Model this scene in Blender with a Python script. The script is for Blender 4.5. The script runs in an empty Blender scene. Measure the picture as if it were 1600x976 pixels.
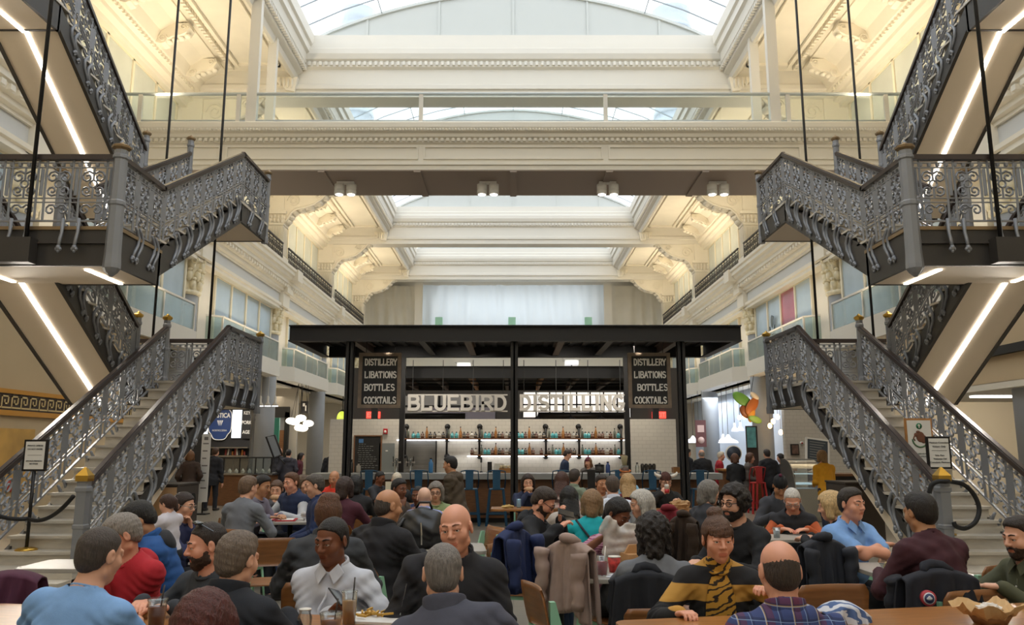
import bpy, math, random
import numpy as np
from mathutils import Vector, Matrix
random.seed(4); rng = np.random.default_rng(4)
PI = math.pi
SC = bpy.context.scene
COL = SC.collection
# ---------------------------------------------------------------- camera, sky, light, exposure
F_PX, PITCH, EYE, CX = 1240.0, math.atan(212/1240), 1.6, 802.0
cam = bpy.data.cameras.new('camera'); camo = bpy.data.objects.new('camera', cam); COL.objects.link(camo)
cam.sensor_width = 36.0; cam.lens = 36.0*F_PX/1600; cam.shift_x = -(CX-800)/1600
camo.location = (0, 0, EYE); camo.rotation_euler = (PI/2+PITCH, 0, 0); cam.clip_end = 400
SC.camera = camo
SC.view_settings.view_transform = 'Standard'; SC.view_settings.look = 'None'
SC.view_settings.exposure = 0.12; SC.view_settings.gamma = 1.0; SC.view_settings.use_curve_mapping = False
SC.cycles.use_denoising = True
SC.cycles.max_bounces = 7; SC.cycles.transparent_max_bounces = 16; SC.cycles.diffuse_bounces = 4
SC.cycles.sample_clamp_indirect = 6.0
SKY = 2.15
w = bpy.data.worlds.new('overcast_sky'); SC.world = w; w.use_nodes = True
bg = w.node_tree.nodes['Background']; bg.inputs[0].default_value = (0.90, 0.95, 1.0, 1); bg.inputs[1].default_value = SKY
def lamp(name, typ, loc, energy, color=(1, 1, 1), size=1.0, size_y=None, rot=(0, 0, 0), spot=None, portal=False, spread=None):
    l = bpy.data.lights.new(name, typ); l.energy = energy; l.color = color
    if typ == 'AREA':
        l.size = size
        if size_y: l.shape = 'RECTANGLE'; l.size_y = size_y
        if portal: l.cycles.is_portal = True
        if spread: l.spread = spread
    elif typ == 'SPOT':
        l.spot_size = spot or 1.2; l.spot_blend = 0.6; l.shadow_soft_size = size
    else: l.shadow_soft_size = size
    o = bpy.data.objects.new(name, l); o.location = loc; o.rotation_euler = rot; COL.objects.link(o); return o
WARM = (1.0, 0.83, 0.58)
BAYS = [-14.3, -3.9, 6.5, 16.9, 27.3, 37.7, 48.1, 58.6]      # ceiling beams
for a, b in zip(BAYS[:-1], BAYS[1:]):
    lamp('skylight_portal', 'AREA', (0, (a+b)/2+0.6, 16.6), 1, size=14, size_y=b-a-1.6, portal=True)
LIGHT_GAIN = 1.0
for sx in (-1, 1):
    for k in range(6):
        yb = 1.5+10.4*k
        lamp('gallery_uplight', 'AREA', (sx*10.3, yb, 11.8), 140*LIGHT_GAIN, WARM, 6.2, 0.5, rot=(PI, sx*0.25, PI/2) if False else (PI, 0, PI/2))
        lamp('gallery_backlight', 'AREA', (sx*12.9, yb, 14.3), 40, WARM, 6.0, 0.5, rot=(0, 0, PI/2))
        lamp('cornice_uplight', 'AREA', (sx*11.0, yb, 6.4), 42, WARM, 7.0, 0.15, rot=(PI, sx*-0.5, PI/2) if False else (PI, 0, PI/2))
        lamp('arcade_downlight', 'AREA', (sx*14.6, yb, 4.5), 120, (1.0, 0.86, 0.66), 3.0, 6.0)
# ---------------------------------------------------------------- helpers
_M = {}
def lin(c):
    return tuple(((v/12.92) if v <= 0.04045 else ((v+0.055)/1.055)**2.4) for v in c)
def hexc(h):
    h = h.lstrip('#'); return lin(tuple(int(h[i:i+2], 16)/255 for i in (0, 2, 4)))
def mat(name, col, rough=0.5, metal=0.0, var=0.0, scale=8.0, bump=0.0, bscale=None, emit=None, estr=1.0, alpha=None, trans=0.0, sss=0.0, stretch=None, coat=0.0):
    if name in _M: return _M[name]
    m = bpy.data.materials.new(name); m.use_nodes = True; nt = m.node_tree; b = nt.nodes['Principled BSDF']
    c = hexc(col) if isinstance(col, str) else col
    b.inputs['Base Color'].default_value = (*c, 1); b.inputs['Roughness'].default_value = rough; b.inputs['Metallic'].default_value = metal
    if coat: b.inputs['Coat Weight'].default_value = coat
    if trans: b.inputs['Transmission Weight'].default_value = trans
    if sss:
        b.inputs['Subsurface Weight'].default_value = sss; b.inputs['Subsurface Radius'].default_value = (0.012, 0.005, 0.003); b.inputs['Subsurface Scale'].default_value = 1.0
    if alpha is not None: b.inputs['Alpha'].default_value = alpha
    if emit is not None:
        b.inputs['Emission Color'].default_value = (*(hexc(emit) if isinstance(emit, str) else emit), 1); b.inputs['Emission Strength'].default_value = estr
    if var or bump:
        tc = nt.nodes.new('ShaderNodeTexCoord'); src = tc.outputs['Object']
        if stretch:
            mp = nt.nodes.new('ShaderNodeMapping'); mp.inputs['Scale'].default_value = stretch; nt.links.new(src, mp.inputs[0]); src = mp.outputs[0]
        if var:
            n = nt.nodes.new('ShaderNodeTexNoise'); n.inputs['Scale'].default_value = scale; n.inputs['Detail'].default_value = 5; nt.links.new(src, n.inputs['Vector'])
            r = nt.nodes.new('ShaderNodeMapRange'); r.inputs['From Min'].default_value = 0.3; r.inputs['From Max'].default_value = 0.7
            r.inputs['To Min'].default_value = 1-var; r.inputs['To Max'].default_value = 1+var; nt.links.new(n.outputs['Fac'], r.inputs['Value'])
            mx = nt.nodes.new('ShaderNodeVectorMath'); mx.operation = 'SCALE'; mx.inputs[0].default_value = c
            nt.links.new(r.outputs[0], mx.inputs['Scale']); nt.links.new(mx.outputs[0], b.inputs['Base Color'])
        if bump:
            n2 = nt.nodes.new('ShaderNodeTexNoise'); n2.inputs['Scale'].default_value = bscale or scale*3; n2.inputs['Detail'].default_value = 4; nt.links.new(src, n2.inputs['Vector'])
            bp = nt.nodes.new('ShaderNodeBump'); bp.inputs['Strength'].default_value = bump; bp.inputs['Distance'].default_value = 0.01
            nt.links.new(n2.outputs['Fac'], bp.inputs['Height']); nt.links.new(bp.outputs[0], b.inputs['Normal'])
    _M[name] = m; return m
def pattern(name, kind, c1, c2, scale=(1, 1, 1), rough=0.5, rot=(0, 0, 0), **kw):
    """brick / checker / wave patterned principled material in object space"""
    if name in _M: return _M[name]
    m = mat(name, c1, rough); nt = m.node_tree; b = nt.nodes['Principled BSDF']
    tc = nt.nodes.new('ShaderNodeTexCoord'); mp = nt.nodes.new('ShaderNodeMapping'); mp.inputs['Scale'].default_value = scale; mp.inputs['Rotation'].default_value = rot
    nt.links.new(tc.outputs['Object'], mp.inputs[0])
    C1 = (*hexc(c1), 1); C2 = (*hexc(c2), 1)
    if kind == 'brick':
        t = nt.nodes.new('ShaderNodeTexBrick'); t.inputs['Color1'].default_value = C1; t.inputs['Color2'].default_value = (*[v*0.96 for v in C1[:3]], 1); t.inputs['Mortar'].default_value = C2
        t.inputs['Scale'].default_value = 1; t.inputs['Mortar Size'].default_value = kw.get('mortar', 0.02); t.inputs['Brick Width'].default_value = kw.get('bw', 0.5); t.inputs['Row Height'].default_value = kw.get('rh', 0.25); t.offset = kw.get('offset', 0.5)
        out = t.outputs['Color']; nt.links.new(mp.outputs[0], t.inputs['Vector'])
    else:
        t = nt.nodes.new('ShaderNodeTexWave'); t.wave_type = 'BANDS'; t.bands_direction = kw.get('dir', 'X'); t.inputs['Scale'].default_value = 1; t.inputs['Distortion'].default_value = kw.get('dist', 0); t.inputs['Detail'].default_value = 3
        nt.links.new(mp.outputs[0], t.inputs['Vector'])
        r = nt.nodes.new('ShaderNodeValToRGB'); r.color_ramp.elements[0].color = C1; r.color_ramp.elements[1].color = C2
        r.color_ramp.elements[0].position = kw.get('p0', 0.4); r.color_ramp.elements[1].position = kw.get('p1', 0.6)
        nt.links.new(t.outputs['Fac'], r.inputs[0]); out = r.outputs[0]
    nt.links.new(out, b.inputs['Base Color']); return m
def glass(name, tint=(0.86, 0.95, 0.93), refl=0.10, op=0.0, rough=0.02, fk=0.7):
    """thin pane: see-through with a sheen"""
    if name in _M: return _M[name]
    m = bpy.data.materials.new(name); m.use_nodes = True; nt = m.node_tree; nt.nodes.clear()
    out = nt.nodes.new('ShaderNodeOutputMaterial'); tr = nt.nodes.new('ShaderNodeBsdfTransparent'); tr.inputs[0].default_value = (*tint, 1)
    gl = nt.nodes.new('ShaderNodeBsdfGlossy'); gl.inputs['Roughness'].default_value = rough
    df = nt.nodes.new('ShaderNodeBsdfDiffuse'); df.inputs[0].default_value = (*tint, 1)
    m1 = nt.nodes.new('ShaderNodeMixShader'); m1.inputs[0].default_value = op; nt.links.new(tr.outputs[0], m1.inputs[1]); nt.links.new(df.outputs[0], m1.inputs[2])
    fr = nt.nodes.new('ShaderNodeFresnel'); fr.inputs[0].default_value = 1.45
    ad = nt.nodes.new('ShaderNodeMath'); ad.operation = 'MULTIPLY_ADD'; ad.inputs[1].default_value = fk; ad.inputs[2].default_value = refl; ad.use_clamp = True; nt.links.new(fr.outputs[0], ad.inputs[0])
    m2 = nt.nodes.new('ShaderNodeMixShader'); nt.links.new(ad.outputs[0], m2.inputs[0]); nt.links.new(m1.outputs[0], m2.inputs[1]); nt.links.new(gl.outputs[0], m2.inputs[2])
    nt.links.new(m2.outputs[0], out.inputs[0]); _M[name] = m; return m
class MB:
    def __init__(s): s.v = []; s.f = []; s.mi = []; s.m = 0; s.sm = []
    def add(s, vs, fs, smooth=False):
        o = len(s.v); s.v += [tuple(p) for p in vs]; s.f += [tuple(i+o for i in q) for q in fs]; s.mi += [s.m]*len(fs); s.sm += [smooth]*len(fs); return s
    def box(s, x0, x1, y0, y1, z0, z1):
        x0, x1 = sorted((x0, x1)); y0, y1 = sorted((y0, y1)); z0, z1 = sorted((z0, z1))
        return s.add([(x0,y0,z0),(x1,y0,z0),(x1,y1,z0),(x0,y1,z0),(x0,y0,z1),(x1,y0,z1),(x1,y1,z1),(x0,y1,z1)],
                     [(0,3,2,1),(4,5,6,7),(0,1,5,4),(1,2,6,5),(2,3,7,6),(3,0,4,7)])
    def bar(s, a, b, w, h, up=(0, 0, 1)):
        a = Vector(a); b = Vector(b); d = (b-a).normalized(); u = Vector(up); r = d.cross(u)
        if r.length < 1e-5: r = Vector((1, 0, 0))
        r.normalize(); u = r.cross(d).normalized(); r *= w/2; u *= h/2
        return s.add([a-r-u, a+r-u, a+r+u, a-r+u, b-r-u, b+r-u, b+r+u, b-r+u], [(0,1,2,3),(7,6,5,4),(0,4,5,1),(1,5,6,2),(2,6,7,3),(3,7,4,0)])
    def tube(s, pts, r, n=6, closed=False, cap=True):
        P = [Vector(p) for p in pts]; L = len(P); rr = r if hasattr(r, '__len__') else [r]*L
        vs = []; prev = None
        for i in range(L):
            if closed: d = P[(i+1) % L]-P[i-1]
            else: d = P[min(i+1, L-1)]-P[max(i-1, 0)]
            d.normalize() if d.length > 1e-9 else None
            if prev is None:
                a = Vector((0, 0, 1)) if abs(d.z) < 0.9 else Vector((1, 0, 0)); u = d.cross(a).normalized()
            else:
                u = prev-d*prev.dot(d); u = u.normalized() if u.length > 1e-6 else d.orthogonal().normalized()
            prev = u; w_ = d.cross(u)
            for k in range(n):
                t = 2*PI*k/n; vs.append(P[i]+(u*math.cos(t)+w_*math.sin(t))*rr[i])
        fs = []
        for i in range(L if closed else L-1):
            j = (i+1) % L
            for k in range(n): fs.append((i*n+k, i*n+(k+1) % n, j*n+(k+1) % n, j*n+k))
        if cap and not closed: fs += [tuple(range(n-1, -1, -1)), tuple((L-1)*n+k for k in range(n))]
        return s.add(vs, fs, n > 5)
    def lathe(s, prof, c=(0, 0, 0), n=16, axis='z', smooth=True):
        vs = []; L = len(prof)
        for r, z in prof:
            for k in range(n):
                t = 2*PI*k/n+PI/n; x, y = r*math.cos(t), r*math.sin(t)
                p = {'z': (x, y, z), 'x': (z, x, y), 'y': (y, z, x)}[axis]
                vs.append((c[0]+p[0], c[1]+p[1], c[2]+p[2]))
        fs = [(i*n+k, i*n+(k+1) % n, (i+1)*n+(k+1) % n, (i+1)*n+k) for i in range(L-1) for k in range(n)]
        fs += [tuple(range(n-1, -1, -1)), tuple((L-1)*n+k for k in range(n))]
        return s.add(vs, fs, smooth)
    def prism(s, poly, axis, d0, d1):
        """poly in the two other axes (order x,y,z without axis)"""
        n = len(poly); mk = {'x': lambda a, b, d: (d, a, b), 'y': lambda a, b, d: (a, d, b), 'z': lambda a, b, d: (a, b, d)}[axis]
        vs = [mk(a, b, d0) for a, b in poly]+[mk(a, b, d1) for a, b in poly]
        return s.add(vs, [tuple(range(n)), tuple(range(2*n-1, n-1, -1))]+[(i, i+n, (i+1) % n+n, (i+1) % n) for i in range(n)])
    def ball(s, c, r, n=10, m=7):
        if not hasattr(r, '__len__'): r = (r, r, r)
        vs = [(c[0], c[1], c[2]-r[2])]
        for i in range(1, m):
            a = -PI/2+PI*i/m
            for k in range(n): vs.append((c[0]+r[0]*math.cos(a)*math.cos(2*PI*k/n), c[1]+r[1]*math.cos(a)*math.sin(2*PI*k/n), c[2]+r[2]*math.sin(a)))
        vs.append((c[0], c[1], c[2]+r[2])); T = len(vs)-1
        fs = [(0, 1+(k+1) % n, 1+k) for k in range(n)]+[(1+i*n+k, 1+i*n+(k+1) % n, 1+(i+1)*n+(k+1) % n, 1+(i+1)*n+k) for i in range(m-2) for k in range(n)]
        fs += [(T, 1+(m-2)*n+k, 1+(m-2)*n+(k+1) % n) for k in range(n)]
        return s.add(vs, fs, True)
    def mirx(s):
        s.v = [(-x, y, z) for x, y, z in s.v]; s.f = [tuple(reversed(q)) for q in s.f]; return s
    def build(s, name, m, parent=None, bevel=0, loc=None, rot=None, smooth=None, mirror=False):
        if mirror: s.mirx()
        me = bpy.data.meshes.new(name); me.from_pydata([tuple(p) for p in s.v], [], s.f)
        for q in (m if isinstance(m, (list, tuple)) else [m]): me.materials.append(q)
        if isinstance(m, (list, tuple)): me.polygons.foreach_set('material_index', s.mi)
        me.polygons.foreach_set('use_smooth', [bool(smooth)]*len(s.f) if smooth is not None else s.sm)
        me.update()
        o = bpy.data.objects.new(name, me); COL.objects.link(o)
        if parent: o.parent = parent
        if loc is not None: o.location = loc
        if rot is not None: o.rotation_euler = rot
        if bevel:
            b = o.modifiers.new('bevel', 'BEVEL'); b.width = bevel; b.segments = 2; b.limit_method = 'ANGLE'
        return o
def tag(o, label=None, cat=None, group=None, kind=None):
    if label: o['label'] = label
    if cat: o['category'] = cat
    if group: o['group'] = group
    if kind: o['kind'] = kind
    return o
def empty(name, loc=(0, 0, 0), rz=0, **k):
    o = bpy.data.objects.new(name, None); COL.objects.link(o); o.location = loc; o.rotation_euler = (0, 0, rz); o.empty_display_size = 0.1
    return tag(o, **k)
def struct(o, label=None): return tag(o, label, kind='structure')
def kids(o): return [c for c in bpy.data.objects if c.parent == o]
def copy_tree(o, kd, parent=None):
    c = o.copy(); COL.objects.link(c); c.parent = parent
    for ch in kd.get(o, []): copy_tree(ch, kd, c)
    return c
def kid_map():
    d = {}
    for o in bpy.data.objects:
        if o.parent: d.setdefault(o.parent, []).append(o)
    return d
_c, _s = math.cos(PITCH), math.sin(PITCH)
def at(px, py, Y):
    u = (px-CX)/F_PX; v = (488-py)/F_PX; t = Y/(_c-v*_s); return Vector((t*u, Y, EYE+t*(_s+v*_c)))
def atz(px, py, z):
    u = (px-CX)/F_PX; v = (488-py)/F_PX; t = (z-EYE)/(_s+v*_c); return Vector((t*u, t*(_c-v*_s), z))
def atd(px, py, d):
    u = (px-CX)/F_PX; v = (488-py)/F_PX; return Vector((d*u, d*(_c-v*_s), EYE+d*(_s+v*_c)))
# slab-serif stroke letters (unit height 1, width given)
def _arc(cx, cy, rx, ry, a0, a1, n=7): return [(cx+rx*math.cos(math.radians(a0+(a1-a0)*i/n)), cy+ry*math.sin(math.radians(a0+(a1-a0)*i/n))) for i in range(n+1)]
GL = {
 'A': [[(0.03,0),(0.35,1),(0.67,0)],[(0.15,0.36),(0.55,0.36)]], 'B': [[(0.1,0),(0.1,1)],[(0.1,1)]+_arc(0.38,0.76,0.22,0.24,90,-90)+[(0.1,0.52)],[(0.1,0.52)]+_arc(0.4,0.26,0.25,0.26,90,-90)+[(0.1,0)]],
 'C': [_arc(0.36,0.5,0.3,0.5,45,315,12)], 'D': [[(0.1,0),(0.1,1)],[(0.1,1)]+_arc(0.3,0.5,0.33,0.5,90,-90,10)+[(0.1,0)]],
 'E': [[(0.6,1),(0.1,1),(0.1,0),(0.62,0)],[(0.1,0.52),(0.48,0.52)]], 'G': [_arc(0.36,0.5,0.3,0.5,45,350,12)+[(0.4,0.42)]],
 'I': [[(0.2,0),(0.2,1)]], 'K': [[(0.1,0),(0.1,1)],[(0.6,1),(0.12,0.45)],[(0.28,0.6),(0.64,0)]], 'L': [[(0.1,1),(0.1,0),(0.58,0),(0.58,0.15)]],
 'N': [[(0.1,0),(0.1,1),(0.6,0),(0.6,1)]], 'O': [_arc(0.36,0.5,0.31,0.5,0,360,16)], 'P': [[(0.1,0),(0.1,1)],[(0.1,1)]+_arc(0.36,0.73,0.25,0.27,90,-90)+[(0.1,0.46)]],
 'R': [[(0.1,0),(0.1,1)],[(0.1,1)]+_arc(0.36,0.74,0.24,0.26,90,-90)+[(0.1,0.48)],[(0.34,0.48),(0.64,0)]],
 'S': [_arc(0.34,0.75,0.24,0.25,30,270,8)+_arc(0.34,0.25,0.26,0.25,90,-150,8)], 'T': [[(0.33,0),(0.33,1)],[(0.02,0.86),(0.02,1),(0.64,1),(0.64,0.86)]],
 'U': [[(0.1,1),(0.1,0.3)]+_arc(0.35,0.28,0.25,0.28,180,360,8)+[(0.6,1)]], 'Y': [[(0.02,1),(0.33,0.45),(0.64,1)],[(0.33,0.45),(0.33,0)]],
 'G2': []}
SERIF = {'D': [(0.1,0),(0.1,1)], 'I': [(0.2,0),(0.2,1)], 'L': [(0.1,1)], 'B': [(0.1,0),(0.1,1)], 'A': [(0.03,0),(0.67,0)], 'N': [(0.1,0),(0.1,1),(0.6,1)], 'E': [(0.1,0),(0.1,1)],
         'R': [(0.1,0),(0.1,1),(0.62,0)], 'Y': [(0.33,0),(0.02,1),(0.64,1)], 'T': [(0.33,0)], 'K': [(0.1,0),(0.1,1),(0.62,0),(0.6,1)], 'P': [(0.1,0),(0.1,1)], 'U': [(0.1,1),(0.6,1)]}
def letters(mb, text, x0, z0, h, width, y, thick=0.09, depth=0.02, serif=True, adv_i=0.42):
    """strokes in the xz plane facing -y; text fitted to width"""
    adv = [adv_i if ch == 'I' else (0.42 if ch == ' ' else 0.78) for ch in text]; k = width/sum(adv); cx = x0; st = thick*h
    n_ = 0
    for ch, ad in zip(text, adv):
        for line in GL.get(ch, []):
            for a, b in zip(line[:-1], line[1:]):
                n_ += 1; yo = y-(n_ % 9)*0.0009; A = Vector((cx+a[0]*k, yo, z0+a[1]*h)); B = Vector((cx+b[0]*k, yo, z0+b[1]*h)); d = (B-A)
                if d.length < 1e-6: continue
                d = d.normalized()*st*0.4; mb.bar(A-d, B+d, depth, st, up=Vector((0, 1, 0)).cross(d).normalized())
        if serif:
            for sx, sz in SERIF.get(ch, []):
                mb.box(cx+(sx-0.1)*k, cx+(sx+0.1)*k, y-depth/2-0.0095, y+depth/2-0.0095, z0+sz*h-st*0.45, z0+sz*h+st*0.45)
        cx += ad*k
def text_obj(body, loc, size, m, parent=None, rot=(PI/2, 0, 0), align='CENTER', extrude=0.002, name='lettering', xs=1.0, bold=0.0, spacing=1.0):
    cu = bpy.data.curves.new(name, 'FONT'); cu.body = body; cu.size = size; cu.align_x = align; cu.align_y = 'CENTER'; cu.extrude = extrude; cu.offset = bold; cu.space_line = spacing
    cu.materials.append(m); t = bpy.data.objects.new(name, cu); me = bpy.data.meshes.new_from_object(t); me.name = name; bpy.data.objects.remove(t); bpy.data.curves.remove(cu)
    o = bpy.data.objects.new(name, me); COL.objects.link(o); o.location = loc; o.rotation_euler = rot; o.scale = (xs, 1, 1)
    if parent: o.parent = parent
    return o
# ---------------------------------------------------------------- structure
cream = mat('cream_plaster', '#EDE6D6', 0.55, var=0.03, scale=1.5)
white = mat('white_paint', '#E2DDD2', 0.5)
offw = mat('offwhite_soffit', '#E4DCCB', 0.6)
greyfr = mat('grey_frieze', '#D5D5D2', 0.6)
tan = mat('tan_wall', '#C9B28E', 0.7, var=0.03, scale=1.0)
colgrey = mat('grey_column_paint', '#9FA2A6', 0.6, var=0.03, scale=2)
mull = mat('cream_mullion', '#E9E0C8', 0.5)
pane = mat('window_pane', '#CED3CA', 0.12, var=0.10, scale=0.8)
paneb = mat('blue_window_pane', '#B0C1CC', 0.12, var=0.12, scale=0.6)
balg = glass('balcony_glass', (0.86, 0.94, 0.91), 0.05, 0.16)
iron = mat('gallery_iron', '#4B4846', 0.5, metal=0.3)
fl = pattern('stone_floor', 'brick', '#A79E8E', '#8C8477', (1, 1, 1), 0.28, bw=0.9, rh=0.45, mortar=0.006, offset=0.5)
_nt = fl.node_tree; _b = _nt.nodes['Principled BSDF']; _n = _nt.nodes.new('ShaderNodeTexNoise'); _n.inputs['Scale'].default_value = 2.2; _n.inputs['Detail'].default_value = 8
_mx = _nt.nodes.new('ShaderNodeMix'); _mx.data_type = 'RGBA'; _mx.blend_type = 'MULTIPLY'; _mx.inputs[0].default_value = 0.55
_src = _b.inputs['Base Color'].links[0].from_socket; _nt.links.new(_src, _mx.inputs[6]); _nt.links.new(_n.outputs['Fac'], _mx.inputs[7]); _nt.links.new(_mx.outputs[2], _b.inputs['Base Color'])
struct(MB().box(-19, 19, -8, 63, -0.2, 0).build('floor', fl))
Y0, Y1 = -8.0, 62.0
def profile_y(poly, y0, y1, s): return MB().prism([(s*x, z) for x, z in poly], 'y', y0, y1)
for s, nm in ((-1, 'left'), (1, 'right')):
    # upper walls, from the balcony soffit to the ceiling
    m = MB()
    m.box(s*11.98, s*12.4, Y0, Y1, 8.5, 10.6).box(s*11.98, s*12.4, Y0, Y1, 13.75, 15.2)
    m.box(s*12.6, s*13.4, Y0, Y1, 4.95, 8.6).box(s*13.6, s*14.0, Y0, Y1, 10.4, 15.2)
    struct(m.build('wall_'+nm, cream))
    struct(MB().box(s*18.0, s*18.3, Y0, Y1, 0, 5.2).build('wall_outer_'+nm, offw))
    # second-floor slab and its soffit
    struct(MB().box(s*12.1, s*18.2, Y0, Y1, 5.05, 5.72).build('ceiling_arcade_'+nm, offw))
    # frieze, main cornice and gallery floor
    m = MB().prism([(s*x, z) for x, z in [(12.3,8.45),(11.62,8.45),(11.62,8.58),(11.55,8.62),(11.55,8.74),(11.66,8.78),(12.3,8.78)]], 'y', Y0, Y1)
    struct(m.build('trim_window_head_'+nm, cream))
    struct(MB().box(s*11.7, s*12.2, Y0, Y1, 8.78, 9.3).build('trim_frieze_'+nm, greyfr))
    poly = [(14.0,9.25),(11.62,9.25),(11.62,9.34),(11.5,9.38),(11.5,9.52),(11.40,9.56),(11.36,9.70),(11.26,9.74),(11.26,9.90),(11.12,9.96),(11.08,10.08),(10.98,10.12),(10.98,10.28),(10.90,10.32),(10.90,10.45),(14.0,10.45)]
    struct(profile_y(poly, Y0, Y1, s).build('trim_cornice_'+nm, cream))
    m = MB()
    for i in range(int((Y1-14)/0.34)):
        y = 14+i*0.34; m.box(s*11.28, s*11.46, y, y+0.17, 9.55, 9.68)
    struct(m.build('trim_dentils_'+nm, cream))
    # coved ceiling cornice
    poly = [(12.0,13.7),(11.75,13.7),(11.75,13.86),(11.55,13.92),(11.55,14.06),(11.40,14.12),(11.40,14.2),(11.30,14.26),(11.15,14.62),(10.75,14.9),(10.35,14.95),(10.35,15.02),(10.2,15.06),(10.2,15.3),(12.0,15.3)]
    struct(profile_y(poly, Y0, Y1, s).build('trim_cove_'+nm, cream))
    struct(MB().box(s*7.9, s*11.0, Y0, Y1, 15.06, 15.5).build('ceiling_'+nm, cream))
    m = MB()
    for a, b in zip(BAYS[2:-1], BAYS[3:]):
        m.box(s*9.75, s*9.88, a+0.9, b-0.9, 14.94, 15.06).box(s*8.3, s*8.42, a+0.9, b-0.9, 14.96, 15.06).box(s*8.3, s*9.88, a+0.9, a+1.05, 14.96, 15.06).box(s*8.3, s*9.88, b-1.05, b-0.9, 14.96, 15.06)
        for i in range(int((b-a-1.6)/0.2)):
            y = a+0.85+i*0.2; m.box(s*9.96, s*10.1, y, y+0.11, 14.88, 15.04); m.box(s*11.33, s*11.45, y, y+0.1, 14.12, 14.22)
    struct(m.build('trim_ceiling_panels_'+nm, cream))
    # skylight kerb mouldings along the long sides
    poly = [(8.3,15.1),(7.95,14.7),(7.85,14.72),(7.80,14.9),(7.62,14.98),(7.62,15.2),(7.48,15.28),(7.44,15.6),(7.34,15.66),(7.34,15.95),(7.26,16.0),(7.24,16.4),(7.8,16.4),(8.3,15.6)]
    struct(profile_y(poly, Y0, Y1, s).build('trim_kerb_'+nm, white))
    m = MB()
    for i in range(int((Y1-16)/0.16)):
        y = 16+i*0.16; m.box(s*7.46, s*7.60, y, y+0.08, 15.06, 15.2)
    struct(m.build('trim_kerb_dentils_'+nm, white))
# consoles under the cove (each its own bracket, mesh shared)
def console_mesh():
    m = MB()
    prof = [(0,0),(0.16,-0.05),(0.3,0.0),(0.36,0.12),(0.5,0.2),(0.75,0.24),(0.95,0.34),(1.05,0.5),(1.0,0.64),(0.0,0.64)]
    m.prism(prof, 'y', -0.2, 0.2)
    for yy in (-0.22, 0.22):
        for cx, cz, r in ((0.22, 0.13, 0.15), (0.86, 0.5, 0.13)):
            sp = [(cx+r*(1-i/14)*math.cos(i*0.75), yy, cz+r*(1-i/14)*math.sin(i*0.75)) for i in range(13)]
            m.tube(sp, 0.025, 5)
    for i in range(5): m.ball((0.15+i*0.19, 0, 0.02+i*0.07), (0.12, 0.14, 0.07), 8, 5)
    return m
cons = {}
for s in (-1, 1):
    m = console_mesh(); m.v = [(-s*x+s*11.3, y, z+14.25) for x, y, z in m.v]
    if s == 1: m.f = [tuple(reversed(q)) for q in m.f]
    first = None
    for a, b in zip(BAYS[2:-1], BAYS[3:]):
        for i in range(4):
            y = a+1.9+i*(b-a-3.4)/3
            if first is None: first = m.build('trim_console', cream); o = first
            else: o = first.copy(); COL.objects.link(o)
            o.location = (0, y, 0); struct(o)
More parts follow.
